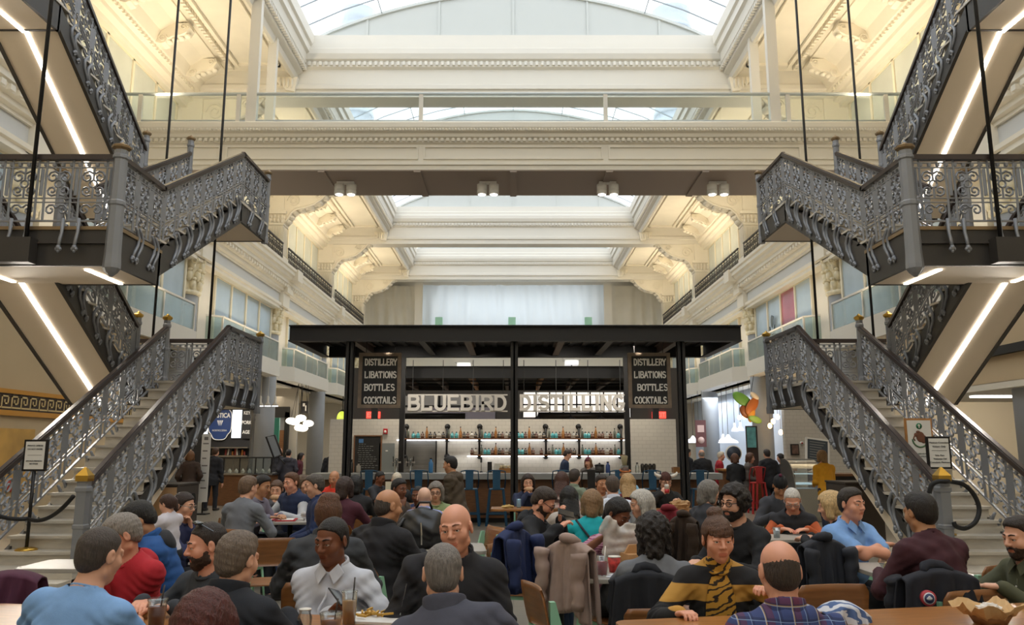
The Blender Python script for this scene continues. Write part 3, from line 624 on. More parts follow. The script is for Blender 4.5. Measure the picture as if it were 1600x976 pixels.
    balustrade(root, (XA, 14.6, 2.8), (XA, 16.45, 2.8), mir, low=0.05)
    balustrade(root, (XA, 16.45, 2.8), (XD, 16.45, 2.8), mir, low=0.05)
    for x in (XC, XD): balustrade(root, (x, 14.55, 2.85), (x, 11.8, 4.65), mir)
    balustrade(root, (5.62, 10.72, 4.65), (12.4, 10.72, 4.65), mir, low=0.08)
    balustrade(root, (5.55, 10.75, 4.65), (5.55, 12.07, 4.65), mir, low=0.05)
    balustrade(root, (5.55, 12.07, 4.65), (5.55, 15.55, 6.55), mir)
    balustrade(root, (6.65, 12.2, 4.72), (6.65, 15.5, 6.55), mir)
    balustrade(root, (5.55, 15.55, 6.55), (5.55, 17.15, 6.55), mir, low=0.05)
    balustrade(root, (5.55, 17.15, 6.55), (8.6, 17.15, 6.55), mir, low=0.05)
    for x in (7.5, 8.6): balustrade(root, (x, 15.35, 6.6), (x, 12.1, 8.85), mir)
    balustrade(root, (7.5, 10.72, 8.85), (12.4, 10.72, 8.85), mir, low=0.08)
    # newels
    newel(root, XA, 10.02, 0.0, 1.2, 0.085, mir, brass, pyramid=True); newel(root, 6.62, 9.72, 0.0, 1.2, 0.085, mir, brass, pyramid=True)
    for x, y, z, zt, c in ((XA, 16.48, 2.3, 3.9, brass), (XB, 14.62, 2.75, 3.95, brass), (XC, 14.62, 2.75, 4.0, brass), (5.55, 17.2, 6.1, 7.7, bronze), (6.65, 15.55, 6.5, 7.85, bronze), (7.5, 15.4, 6.5, 7.9, bronze), (XC, 11.78, 4.6, 5.8, bronze)):
        newel(root, x, y, z, zt, 0.06, mir, c)
    newel(root, 5.56, 10.72, 4.05, 5.76, 0.09, mir, bronze, drop=True)
    # brackets below the balustrades, in pairs
    def pairs(x, ya, yb, za, zb, n, flip=False):
        for i in range(n):
            t = (i+0.5)/n; y = ya+(yb-ya)*t; z = za+(zb-za)*t+0.14
            for e in (0, 0.12):
                ye = y+e; ze = z+e*(zb-za)/(yb-ya); bracket(root, x-0.04, ye, ze, mir, flip)
    pairs(XA, 10.4, 14.5, 0.34, 2.74, 8); pairs(XA, 14.7, 16.3, 2.8, 2.8, 3)
    pairs(XC, 14.3, 11.9, 3.0, 4.6, 5, True)
    pairs(5.55, 12.3, 15.4, 4.75, 6.5, 7); pairs(5.55, 10.95, 12.0, 4.65, 4.65, 2); pairs(5.55, 15.65, 17.0, 6.55, 6.55, 2)
    pairs(7.5, 15.1, 12.3, 6.75, 8.75, 6, True)
    pairs(XB, 10.4, 14.5, 0.34, 2.74, 6)
    for i in range(9):
        for e in (-0.11, 0.11): bracket(root, 6.15+i*0.72+e, 10.66, 4.75, mir, long=True, along='x')
    # hanger rods
    for x, y, zb in ((6.72, 10.62, 4.3), (7.6, 16.58, 2.5), (6.42, 16.58, 2.5)):
        B(MB().tube([(x, y, zb), (x, y, 15.0)], 0.028, 8), 'hanger_rod', rodm)
    B(MB().box(6.6, 7.7, 10.52, 10.7, 4.1, 4.45), 'rod_bracket', strg)
    return root
for s in (-1, 1): staircase(s)
for sx in (-1, 1):     # light of the strips set in the soffits
    lamp('led_glow', 'AREA', (sx*7.56, 13.2, 3.05), 85, (1, 0.93, 0.82), 0.08, 3.4, rot=(math.radians(-33), 0, 0))
    lamp('led_glow', 'AREA', (sx*8.05, 13.7, 7.05), 85, (1, 0.93, 0.82), 0.08, 3.6, rot=(math.radians(-32), 0, 0))
# ---------------------------------------------------------------- bar pavilion
blk = mat('black_steel_beam', '#1C1918', 0.5, metal=0.1)
joist = mat('brown_joist', '#5A4A3F', 0.55)
deckm = mat('dark_deck', '#171413', 0.7)
wood = mat('walnut', '#7A5233', 0.45, var=0.22, scale=6, stretch=(1, 1, 9))
woodl = mat('oak', '#A9753F', 0.45, var=0.2, scale=5, stretch=(1, 8, 1))
conc = mat('grey_counter', '#9C9C99', 0.35, var=0.05, scale=4)
tile = pattern('white_tile', 'brick', '#C9C2B5', '#B8B1A4', (1, 1, 1), 0.18, rot=(PI/2, 0, 0), bw=0.2, rh=0.1, mortar=0.006)
def canopy():
    root = empty('bar_canopy', (0, 16.2, 0), label='flat black steel canopy on slim posts over the bar', cat='canopy'); o = Vector((0, 16.2, 0))
    def B(mb, n, m): mb.v = [(x-o.x, y-o.y, z-o.z) for x, y, z in mb.v]; return mb.build(n, m, root)
    def ibeam(a, b, h=0.3, w=0.18, name='beam', m=blk):
        mb = MB(); a = Vector(a); b = Vector(b); u = Vector((0, 0, 1))
        mb.bar(a+u*(h/2-0.012), b+u*(h/2-0.012), w, 0.024); mb.bar(a-u*(h/2-0.012), b-u*(h/2-0.012), w, 0.024); mb.bar(a, b, 0.03, h-0.02)
        return B(mb, name, m)
    ibeam((-4.55, 16.0, 3.9), (4.63, 16.0, 3.9), 0.33); ibeam((-4.4, 18.85, 3.9), (4.48, 18.85, 3.9), 0.33)
    for x in (-4.47, 4.55): ibeam((x, 16.0, 3.9), (x, 18.85, 3.9), 0.33)
    for i, x in enumerate((-3.33, -1.9, -0.95, 0.02, 1.0, 2.0, 3.42)): ibeam((x, 16.1, 3.88), (x, 18.75, 3.88), 0.22, 0.14, 'joist', joist if i % 2 == 0 else blk)
    d = MB(); d.box(-4.45, 4.53, 16.05, 18.85, 4.02, 4.06)
    for i in range(30): d.box(-4.4+i*0.3, -4.28+i*0.3, 16.1, 18.8, 3.985, 4.02)
    B(d, 'deck', deckm)
    for x in (-3.33, 0.02, 3.42):
        B(MB().box(x-0.075, x+0.075, 16.05, 16.07, 0, 3.76).box(x-0.075, x+0.075, 16.21, 16.23, 0, 3.76).box(x-0.015, x+0.015, 16.05, 16.23, 0, 3.76).box(x-0.12, x+0.12, 15.98, 16.3, 0, 0.02), 'post', blk)
    for x in (-2.62, 2.68): B(MB().box(x-0.06, x+0.06, 18.8, 18.92, 0, 3.76), 'post', blk)
    return root
canopy()
def rear_canopy():
    root = empty('rear_canopy', (0, 21.6, 0), label='lower black canopy behind the back bar wall', cat='canopy'); o = Vector((0, 21.6, 0))
    def B(mb, n, m): mb.v = [(x, y-21.6, z) for x, y, z in mb.v]; return mb.build(n, m, root)
    B(MB().box(-3.9, 4.0, 21.55, 21.65, 3.5, 3.78).box(-3.9, 4.0, 21.5, 21.72, 3.78, 3.8).box(-3.9, 4.0, 21.5, 21.72, 3.48, 3.5), 'beam', blk)
    B(MB().box(-3.9, 4.0, 26.5, 26.6, 3.5, 3.78), 'beam', blk)
    B(MB().box(-3.9, 4.0, 21.7, 26.5, 3.72, 3.76), 'deck', deckm)
    for i, x in enumerate((-3.2, -2.2, -1.2, -0.2, 0.8, 1.8, 2.8, 3.8)): B(MB().box(x-0.05, x+0.05, 21.7, 26.5, 3.5, 3.7), 'joist', woodl if i in (2, 4) else joist)
    for y in (22.6, 24.0): B(MB().bar((-3.9, y, 3.48), (4.0, y, 3.48), 0.05, 0.04), 'light_track', rodm)
    for x in (-3.75, 3.85): B(MB().box(x-0.08, x+0.08, 21.55, 21.7, 0, 3.5), 'post', blk)
canopy_light = [lamp('canopy_track', 'SPOT', (x, 20.2, 3.6), 60, (1, 0.9, 0.75), 0.1, rot=(0, 0, 0), spot=2.2) for x in (-3, -1, 1, 3)]
rear_canopy()
# back wall, door, shutter
struct(MB().box(-4.85, 4.3, 21.2, 21.45, 0, 2.36).build('wall_bar', tile))
grd = mat('grey_door', '#7F8380', 0.5)
d = empty('door_1', (-3.32, 21.17, 0), kind='structure'); MB().box(-0.2, 0.2, -0.03, 0.02, 0, 1.73).build('door_leaf', grd, d); MB().box(-0.03, 0.03, -0.04, -0.03, 1.52, 1.55).build('door_plate', white, d)
cb_ = mat('chalk_black', '#24221F', 0.8, var=0.15, scale=6); chalk = mat('chalk', '#8B8B85', 0.9); chb = mat('chalk_blue', '#4E79A8', 0.9)
r = empty('chalkboard', (-3.82, 21.15, 1.44), label='tall framed chalkboard menu on the tiled bar wall', cat='chalkboard')
MB().box(-0.35, 0.35, -0.01, 0.03, -0.48, 0.48).build('board', cb_, r)
MB().box(-0.37, -0.34, -0.028, 0.028, -0.47, 0.47).box(0.34, 0.37, -0.028, 0.028, -0.47, 0.47).box(-0.37, 0.37, -0.03, 0.03, 0.47, 0.5).box(-0.37, 0.37, -0.03, 0.03, -0.5, -0.47).build('frame', wood, r)
m = MB(); rr = random.Random(2)
for i in range(12):
    z = 0.26-i*0.055; x0 = -0.28+rr.random()*0.05
    for j in range(rr.randint(3, 6)):
        w_ = 0.03+rr.random()*0.06; m.box(x0, x0+w_, -0.014, -0.011, z, z+0.012); x0 += w_+0.025
        if x0 > 0.24: break
m.build('chalk_writing', chalk, r); MB().box(-0.24, -0.12, -0.014, -0.011, 0.3, 0.4).build('chalk_drawing', chb, r)
r = empty('fire_alarm', (-3.37, 21.17, 2.04), label='red fire alarm on the tiled bar wall above the grey door', cat='fire alarm')
MB().box(-0.055, 0.055, -0.05, 0.02, -0.07, 0.07).build('housing', mat('alarm_red', '#B5242B', 0.4), r, bevel=0.008); MB().lathe([(0.03, -0.065), (0.035, -0.05)], (0, 0, -0.01), 12, 'y').build('strobe', white, r)
r = empty('serving_hatch', (-2.45, 21.16, 1.3), label='grey roller-shutter hatch above the draft taps', cat='shutter')
m = MB()
for i in range(16): m.box(-0.41, 0.41, -0.02+0.006*(i % 2), 0.02, -0.30+i*0.05, -0.252+i*0.05)
m.build('shutter', mat('shutter_grey', '#8A8781', 0.45, metal=0.3), r); MB().box(-0.44, -0.41, -0.04, 0.03, -0.75, 0.53).box(0.41, 0.44, -0.04, 0.03, -0.75, 0.53).box(-0.44, 0.44, -0.04, 0.03, 0.5, 0.54).build('frame', blk, r)
MB().box(-0.41, 0.41, -0.3, 0.0, -0.75, -0.32).build('undercounter_fridge', mat('black_fridge', '#1E1F20', 0.3), r)
for i in range(2): MB().lathe([(0.03, 0), (0.05, 0.08), (0.05, 0.1)], (-0.1+i*0.16, -0.1, 0.57), 10).build('upturned_glass', white, r)
# shelves with piping and light strips
def shelf(name, x0, x1, z, lab, pipes):
    r = empty(name, ((x0+x1)/2, 21.0, z), label=lab, cat='shelf', group='bottle shelves'); cx = (x0+x1)/2
    MB().box(x0-cx, x1-cx, -0.13, 0.17, -0.035, 0.0).build('shelf_board', wood, r)
    MB().box(x0-cx-0.1, x1-cx+0.05, 0.10, 0.13, -0.06, -0.035).build('light_strip', mat('shelf_led', '#FFFFFF', 0.3, emit='#F4F8FF', estr=5), r)
    return r
sx0, sx1 = at(625, 700, 21).x, at(975, 700, 21).x
U = shelf('bottle_shelf', sx0, sx1, 1.86, 'upper lit bottle shelf on black pipes across the bar wall', 7)
Lw = shelf('bottle_shelf', at(736, 700, 21).x, sx1, 1.44, 'lower lit bottle shelf on black pipes across the bar wall', 5)
for px in (633, 698, 749, 803, 853, 905, 971):
    x = at(px, 700, 21).x-U.location.x; p = MB(); p.tube([(x, 0.0, 0.32), (x, 0.0, -0.49)], 0.028, 8)
    for zz in (0.30, -0.03, -0.47): p.ball((x, 0, zz), 0.048, 8, 6); p.lathe([(0.03, 0.0), (0.03, 0.15), (0.075, 0.15), (0.075, 0.17)], (x, 0, zz), 10, 'y')
    p.build('pipe_support', rodm, U)
lamp('shelf_light', 'AREA', (0.4, 21.0, 1.40), 5, (0.95, 0.97, 1), 4.4, 0.06, rot=(0.25, 0, 0)); lamp('shelf_light', 'AREA', (0, 21.0, 1.81), 4, (0.95, 0.97, 1), 5.5, 0.06, rot=(0.25, 0, 0))
bm = {k: mat('bottle_'+k, c, 0.12, coat=0.5) for k, c in dict(teal='#4FA3A8', amber='#A5703C', brown='#5B3527', dark='#38322C', clear='#B8B2A6', grey='#6F7468').items()}
capm = mat('bottle_cap', '#26211E', 0.5); lab = mat('bottle_label', '#A3937E', 0.6)
def bottle_mesh(kind, tall):
    m = MB()
    if tall == 2: m.lathe([(0.038, 0), (0.04, 0.02), (0.04, 0.15), (0.016, 0.21), (0.014, 0.27)], n=10); m.m = 1; m.lathe([(0.016, 0.27), (0.016, 0.30)], n=8)
    elif tall == 1: m.lathe([(0.032, 0), (0.032, 0.17), (0.012, 0.19), (0.012, 0.23)], n=10); m.m = 1; m.lathe([(0.015, 0.23), (0.015, 0.255)], n=8)
    else: m.lathe([(0.047, 0), (0.049, 0.015), (0.049, 0.105), (0.02, 0.12), (0.014, 0.14)], n=8); m.m = 1; m.lathe([(0.018, 0.14), (0.018, 0.165)], n=8); m.m = 2; m.lathe([(0.0495, 0.045), (0.0495, 0.07)], n=8)
    return m
proto = {}
def bottle(px, row, code):
    kind, tall = {'t': ('teal', 0), 'b': ('brown', 0), 'd': ('dark', 0), 'c': ('clear', 0), 'a': ('amber', 2), 'g': ('grey', 1)}[code]
    z = 1.86 if row == 0 else 1.44; x = at(px, 690, 20.97).x
    if code not in proto: proto[code] = bottle_mesh(kind, tall).build('bottle', [bm[kind], capm, lab if code != 't' else bm['teal']]); o = proto[code]
    else: o = proto[code].copy(); COL.objects.link(o)
    o.location = (x, 20.97, z+0.001)
    nm = {'t': 'squat teal bottle with a dark stopper', 'b': 'squat red-brown bottle with a pale label', 'd': 'squat dark bottle with a pale label', 'c': 'squat clear bottle with a pale label', 'a': 'tall amber long-necked bottle', 'g': 'slim grey-green bottle'}[code]
    tag(o, '%s on the %s lit bar shelf' % (nm, 'upper' if row == 0 else 'lower'), 'bottle', '%s bottles on the %s bar shelf' % ({'t': 'teal', 'b': 'red-brown', 'd': 'dark', 'c': 'clear', 'a': 'amber', 'g': 'grey-green'}[code], 'upper' if row == 0 else 'lower'))
k = 6.667
up = [(385,'g'),(437,'t'),(487,'t'),(533,'b'),(578,'a'),(615,'d'),(660,'d'),(705,'c'),(750,'d'),(807,'g'),(843,'t'),(887,'t'),(930,'a'),(967,'d'),(1005,'b'),(1048,'c'),(1088,'d'),(1155,'g'),(1190,'t'),(1228,'t'),(1265,'b'),(1298,'a'),(1332,'d'),(1368,'b'),(1410,'c'),(1446,'d'),(1535,'t'),(1575,'t')]
up2 = [(8,'b'),(47,'a'),(85,'d'),(120,'b'),(160,'c'),(198,'d'),(255,'g'),(290,'t'),(326,'t'),(365,'b'),(400,'a'),(433,'b'),(467,'b'),(510,'c'),(543,'d'),(600,'g'),(632,'t'),(668,'t'),(705,'b'),(740,'a'),(777,'b'),(812,'b'),(857,'c'),(895,'b'),(937,'g'),(975,'t')]
lo = [(1050,'b'),(1090,'c'),(1150,'g'),(1187,'t'),(1225,'t'),(1265,'b'),(1298,'a'),(1335,'d'),(1370,'b'),(1410,'c'),(1444,'d'),(1535,'t'),(1575,'t')]
lo2 = [(8,'d'),(48,'a'),(85,'b'),(172,'b'),(250,'d'),(290,'g'),(325,'t'),(360,'t'),(402,'a'),(437,'b'),(475,'b'),(515,'d'),(600,'g'),(632,'t'),(668,'t'),(707,'b'),(740,'a'),(775,'b'),(812,'b'),(857,'c'),(895,'b'),(937,'g'),(975,'t')]
for L_, off, row in ((up, 580, 0), (up2, 820, 0), (lo, 580, 1), (lo2, 820, 1)):
    for x, c_ in L_: bottle(x/k+off, row, c_)
# counter
r = empty('bar_counter', (0, 17.95, 0), label='long bar counter with a grey top and brown panelled front', cat='bar counter')
MB().box(-4.4, 4.55, -0.36, 0.36, 0.93, 1.06).build('counter_top', conc, r, bevel=0.01)
m = MB(); m.box(-4.3, 4.45, -0.12, 0.3, 0.1, 0.93)
for i in range(15): m.box(-4.25+i*0.58, -3.72+i*0.58, -0.14, -0.12, 0.18, 0.88)
m.build('front_panel', wood, r); MB().box(-4.3, 4.45, -0.08, 0.3, 0, 0.1).build('plinth', blk, r); MB().tube([(-4.2, -0.3, 0.2), (4.3, -0.3, 0.2)], 0.025, 8).build('foot_rail', rodm, r)
r = empty('back_counter', (0, 20.75, 0), label='grey steel back counter under the bottle shelves', cat='counter')
MB().box(-1.9, 4.25, -0.3, 0.38, 0.86, 0.92).build('counter_top', conc, r); MB().box(-1.85, 4.2, -0.26, 0.38, 0, 0.86).build('body', mat('steel_front', '#77787A', 0.4, metal=0.5), r)
# bar stools
def stool(m_, lab_, px, Y):
    r = empty('bar_stool', (at(px, 760, Y).x, Y, 0), label=lab_, cat='bar stool', group='metal bar stools along the counter')
    s_ = MB(); s_.prism([(-0.16, -0.16), (0.16, -0.16), (0.17, 0.14), (-0.17, 0.14)], 'z', 0.735, 0.765); s_.build('seat', m_, r, bevel=0.008)
    for sx in (-1, 1):
        for sy in (-1, 1): MB().bar((sx*0.14, sy*0.13, 0.74), (sx*0.21, sy*0.2, 0.0), 0.045, 0.03).build('leg', m_, r)
    f_ = MB(); q = [(-0.19, -0.18), (0.19, -0.18), (0.19, 0.18), (-0.19, 0.18)]
    for a, b in zip(q, q[1:]+q[:1]): f_.bar((*a, 0.25), (*b, 0.25), 0.02, 0.02)
    f_.build('footrest', m_, r)
    b_ = MB(); b_.prism([(-0.075, 0.76), (0.075, 0.76), (0.085, 1.13), (-0.085, 1.13)], 'y', -0.17, -0.155); b_.build('back_splat', m_, r)
    MB().tube([(-0.17, 0.1, 0.76), (-0.19, 0.02, 0.95), (-0.18, -0.12, 1.12), (-0.08, -0.165, 1.14), (0.08, -0.165, 1.14), (0.18, -0.12, 1.12), (0.19, 0.02, 0.95), (0.17, 0.1, 0.76)], 0.013, 6).build('arm_rail', m_, r)
    return r
navy = mat('navy_metal', '#2C5573', 0.4, metal=0.3)
for i, (px, nm, lb) in enumerate(((578, navy, 'nearest the chalkboard end of the bar'), (655, navy, 'behind the bald lilac child'), (734, navy, 'right of the olive jacket'), (776, navy, 'left of the centre canopy post'), (877, navy, 'in front of the bartender in navy'), (923, blk, ''), (966, navy, 'in front of the blender'), (1018, navy, 'beside the man in the horned hat'), (1092, navy, 'right of the right-hand canopy post'))):
    stool(nm, 'navy metal bar stool with a splat back, '+lb if lb else 'black metal bar stool facing the bartender in the beanie', px, 17.2)
# hanging sign boards
signw = mat('sign_white', '#E9E4DA', 0.6); signb = mat('sign_black', '#23211F', 0.7); frm = mat('weathered_frame', '#7B6A58', 0.6, var=0.2, scale=7)
for px, nm in ((593.5, 'left'), (1014.5, 'right')):
    p = at(px, 594, 16.45); r = empty('sign_board', p, label='black hanging sign board with four words in a weathered wooden frame, %s of the bar' % nm, cat='sign')
    MB().box(-0.4, 0.4, -0.015, 0.03, -0.54, 0.54).build('board', signb, r)
    MB().box(-0.44, -0.365, -0.045, 0.035, -0.5, 0.5).box(0.365, 0.44, -0.045, 0.035, -0.5, 0.5).box(-0.44, 0.44, -0.05, 0.04, 0.5, 0.57).box(-0.44, 0.44, -0.05, 0.04, -0.57, -0.5).build('frame', frm, r)
    for i, t in enumerate(('DISTILLERY', 'LIBATIONS', 'BOTTLES', 'COCKTAILS')):
        m = MB(); letters(m, t, -0.315+(0.06 if (t == 'BOTTLES' and nm == 'right') else 0.0), 0.315-i*0.262, 0.125, 0.67-(0.03 if t == 'BOTTLES' else 0), -0.02, 0.17, 0.012)
        m.build('lettering', signw, r)
    MB().tube([(-0.3, 0, 0.57), (-0.3, 0, 1.0)], 0.008, 5).tube([(0.3, 0, 0.57), (0.3, 0, 1.0)], 0.008, 5).build('hanger', rodm, r)
lm = mat('sign_letter_metal', '#E3DDD4', 0.5)
for x in (-2.6, -1.2, 1.2, 2.6): lamp('letter_fill_spot', 'SPOT', (x, 16.35, 3.7), 85, (1, 0.93, 0.82), 0.06, rot=(math.radians(62), 0, 0), spot=1.3)  # added fill without real fittings, aimed back to brighten the hung letters
for tx, a, b in (('BLUEBIRD', 637, 793), ('DISTILLING', 812, 977)):
    p0, p1 = at(a, 642, 18.6), at(b, 642, 18.6); r = empty('letter_sign', p0, label='open pale letters reading %s hung over the bar' % tx, cat='sign', group='letter signs over the bar')
    m = MB(); letters(m, tx, 0, 0.04, 0.31, (p1-p0).x, 0.0, 0.22, 0.09); m.build('lettering', lm, r)
    MB().bar((0, 0.05, 0.0), ((p1-p0).x, 0.05, 0.0), 0.02, 0.03).bar((0, 0.05, 0.38), ((p1-p0).x, 0.05, 0.38), 0.02, 0.03).build('support_rail', lm, r)
    m = MB()
    for i in range(4): x = 0.1+i*((p1-p0).x-0.2)/3; m.tube([(x, 0.05, 0.38), (x, 0.05, 1.2)], 0.008, 5)
    m.build('hanger', rodm, r)
# behind the bar wall: ducts, lit shop window, pendants, exit signs, fixtures
struct(MB().box(-7.2, 7.2, 34.0, 34.2, 0, 5.0).build('wall_far_shop', mat('dark_shop', '#4A4541', 0.7)))
r = empty('shop_window', (3.0, 33.965, 3.2), label='bright gridded shop window behind the DISTILLING letters', cat='shop window')
MB().box(-2.6, 2.0, 0, 0.04, -0.3, 0.75).build('glazing', mat('lit_window', '#FFFFFF', 0.4, emit='#FFF7EC', estr=0.8), r)
m = MB()
for i in range(9): m.box(-2.6+i*0.575-0.03, -2.6+i*0.575+0.03, -0.05, 0, -0.3, 0.75)
m.box(-2.6, 2.0, -0.05, 0, 0.2, 0.26); m.build('mullions', blk, r)
r = empty('shop_window', (-3.0, 33.965, 3.2), label='pale lit shop panel behind the BLUEBIRD letters', cat='shop window')
MB().box(-1.6, 2.2, 0, 0.04, -0.25, 0.6).build('glazing', mat('lit_window2', '#8A8580', 0.4, emit='#F4EEE4', estr=0.06), r); MB().box(-1.6, 2.2, -0.05, 0, 0.12, 0.2).box(-0.2, -0.1, -0.05, 0, -0.25, 0.6).box(0.9, 1.0, -0.05, 0, -0.25, 0.6).build('mullions', blk, r)
tag(MB().lathe([(0.09, -0.9), (0.09, 0.9)], (0, 0, 0), 12, 'x').build('air_duct', blk, loc=at(678, 650, 23.0)), 'black round air duct above the left part of the bar wall', 'duct')
tag(MB().lathe([(0.10, -1.3), (0.10, 1.3)], (0, 0, 0), 12, 'x').build('air_duct', blk, loc=at(912, 649, 23.0)), 'black round air duct above the right part of the bar wall', 'duct')
tag(MB().box(-1.45, 1.45, -0.3, 0.3, -0.36, 0.3).build('extractor_hood', mat('lilac_grey', '#8C8590', 0.5), loc=at(720, 648, 33.7)), 'grey-purple extractor hood behind the bar wall', 'hood')
for i, px in enumerate((841, 892, 938)):
    p = at(px, 652, 22.4); r = empty('pendant_lamp', p, label='warm filament pendant with a dark dish shade over the bar wall, %s' % ('left', 'middle', 'right')[i] + ' of three', cat='pendant lamp', group='filament pendants behind the bar wall')
    MB().lathe([(0.14, -0.05), (0.10, 0.0), (0.03, 0.04), (0.02, 0.09)], n=14).build('lamp_shade', blk, r); MB().ball((0, 0, -0.09), 0.05, 10, 7).build('bulb', mat('filament', '#FFD9A0', 0.3, emit='#FFC67A', estr=14), r); MB().tube([(0, 0, 0.08), (0, 0, 3.72-p.z)], 0.008, 5).build('cord', rodm, r)
exm = mat('exit_red', '#FF5548', 0.4, emit='#FF4A3C', estr=1.6)
for px, Y, nm in ((583, 33.9, 'above the left end of the bar wall'), (1030, 33.9, 'above the right end of the bar wall')):
    p = at(px, 648, Y); r = empty('exit_sign', p, label='red lit exit sign '+nm, cat='exit sign', group='exit signs')
    MB().box(-0.29, 0.29, 0, 0.1, -0.14, 0.14).build('housing', exm, r); text_obj('EXIT', (0, -0.004, 0), 0.26, white, r)
for px, py, nm in ((725, 567, 'left'), (893, 563, 'right')):
    p = at(px, py, 24.0); r = empty('lantern', p, label='white stacked box lantern above the rear canopy, %s one' % nm, cat='lantern')
    MB().box(-0.2, 0.2, -0.2, 0.2, -0.14, -0.02).build('lower_box', mat('lantern_white', '#FFFFFF', 0.4, emit='#FFFFFF', estr=0.7), r); MB().box(-0.26, 0.26, -0.26, 0.26, 0.0, 0.1).build('upper_box', white, r); MB().tube([(0, 0, -0.14), (0, 0, 3.765-p.z)], 0.02, 6).build('stem', rodm, r)
# things standing on the bar
steel = mat('stainless', '#A9AAA8', 0.25, metal=0.9)
def onbar(px, Y, z): p = at(px, 740, Y); return Vector((p.x, Y, z))
def draft_tower(px, lb):
    r = empty('draft_tower', onbar(px, 18.1, 1.061), label=lb, cat='tap'); m = MB(); m.lathe([(0.06, 0), (0.03, 0.03), (0.03, 0.26), (0.045, 0.28), (0.03, 0.32)], n=12); m.build('column', steel, r)
    for dx in (-0.06, 0.06): MB().tube([(dx, 0, 0.22), (dx, -0.06, 0.2), (dx, -0.07, 0.14)], 0.012, 6).tube([(dx, -0.02, 0.24), (dx*1.2, -0.02, 0.36)], 0.012, 6).build('tap_handle', blk, r)
    MB().bar((-0.1, 0, 0.23), (0.1, 0, 0.23), 0.04, 0.04).build('crossbar', steel, r)
draft_tower(619, 'chrome draft tower on the bar near the grey door'); draft_tower(641, 'chrome draft tower on the bar below the shutter hatch')
def jar(px, Y, z, rad, h, m_, lb, cat, lid=None, grp=None):
    r = empty(lb.split(',')[0].split(' on ')[0].replace('-', '_').replace(' ', '_').split('_with')[0].split('_of')[0], onbar(px, Y, z), label=lb, cat=cat, group=grp)
    MB().lathe([(rad*0.95, 0), (rad, 0.01), (rad, h*0.75), (rad*0.5, h*0.85), (rad*0.5, h)], n=12).build('body', m_, r)
    MB().lathe([(rad*0.55, h), (rad*0.55, h+0.025)], n=10).build('lid', lid or capm, r)
clr = glass('clear_jar', (0.9, 0.93, 0.92), 0.06, 0.04)
jar(560, 18.0, 1.061, 0.05, 0.2, bm['clear'], 'white jar on the bar in front of the chalkboard', 'jar'); jar(549, 18.0, 1.061, 0.035, 0.27, bm['dark'], 'dark bottle on the bar behind the person in orange', 'bottle')
jar(673, 18.0, 1.061, 0.05, 0.3, mat('blue_bottle', '#3E7FB5', 0.3), 'blue water bottle on the bar beside the man in olive', 'bottle')
jar(950, 18.05, 1.061, 0.05, 0.22, mat('blue_can', '#39518C', 0.4), 'blue canister on the bar beside the blender', 'canister')
jar(996, 18.05, 1.061, 0.045, 0.2, clr, 'clear glass jar on the bar right of the blender', 'jar')
for i, px in enumerate((1004, 1010, 1016, 1022)):
    o = MB().lathe([(0.035, 0), (0.045, 0.16), (0.04, 0.17), (0.03, 0.2)], n=10).build('cocktail_shaker', mat('dark_steel', '#55524E', 0.3, metal=0.7), loc=onbar(px, 18.05, 1.061)); tag(o, 'dark steel cocktail shaker in a row on the bar, %s from the left' % ('first', 'second', 'third', 'fourth')[i], 'shaker', 'cocktail shakers on the bar')
r = empty('blender', onbar(976, 18.05, 1.061), label='blender with a clear jug on the bar behind the headband woman', cat='blender'); MB().box(-0.08, 0.08, -0.08, 0.08, 0, 0.16).build('base', steel, r, bevel=0.01); MB().lathe([(0.05, 0.16), (0.08, 0.36), (0.06, 0.38)], n=12).build('jug', mat('jug_beige', '#CFC29A', 0.3), r)
r = empty('wire_basket', onbar(937, 18.05, 1.061), label='black wire basket with a lid on the bar', cat='basket'); MB().lathe([(0.1, 0), (0.11, 0.16)], n=12).build('basket', mat('wire_dark', '#4B4A48', 0.5, metal=0.5), r); MB().lathe([(0.12, 0.16), (0.1, 0.18), (0.02, 0.2), (0.02, 0.22)], n=12).build('lid', rodm, r)
r = empty('wooden_crate', onbar(791, 18.05, 1.061), label='small wooden crate of pale cups on the bar beside the centre post', cat='crate'); MB().box(-0.16, 0.16, -0.1, 0.1, 0, 0.1).build('crate_body', woodl, r)
for i in range(4): MB().lathe([(0.03, 0.1), (0.038, 0.16)], (-0.11+i*0.075, 0, 0), 10).build('cup', mat('pale_cup', '#E8D8B0', 0.5), r)
r = empty('wooden_crate', onbar(1060, 18.05, 1.061), label='small wooden crate on the bar beside the right-hand post', cat='crate'); MB().box(-0.13, 0.13, -0.1, 0.1, 0, 0.12).build('crate_body', woodl, r); MB().box(-0.11, 0.11, -0.08, 0.08, 0.12, 0.13).build('lid', wood, r)
r = empty('register_screen', onbar(765, 18.1, 1.061), label='small black register screen on the bar left of the centre post', cat='screen'); MB().box(-0.05, 0.05, -0.01, 0.02, 0.0, 0.24).build('screen', blk, r, bevel=0.004); MB().box(-0.08, 0.08, -0.06, 0.06, 0, 0.012).build('stand', steel, r)
r = empty('register_screen', onbar(780, 18.1, 1.061), label='white register tablet on a stand on the bar', cat='screen'); MB().box(-0.11, 0.11, -0.01, 0.015, 0.05, 0.2).build('screen', white, r); MB().box(-0.02, 0.02, 0, 0.03, 0, 0.1).build('stand', steel, r)
r = empty('bar_scoop', Vector((at(752, 720, 21.1).x, 21.1, 1.15)), label='black scoop hanging on the tiled wall below the lower shelf', cat='utensil'); MB().tube([(0, 0, 0.1), (0, 0, -0.14)], 0.008, 5).build('handle', steel, r); MB().box(-0.025, 0.025, -0.02, 0.02, 0.08, 0.2).build('grip', blk, r); MB().ball((0, 0, -0.18), (0.05, 0.04, 0.05), 8, 6).build('bowl', blk, r)
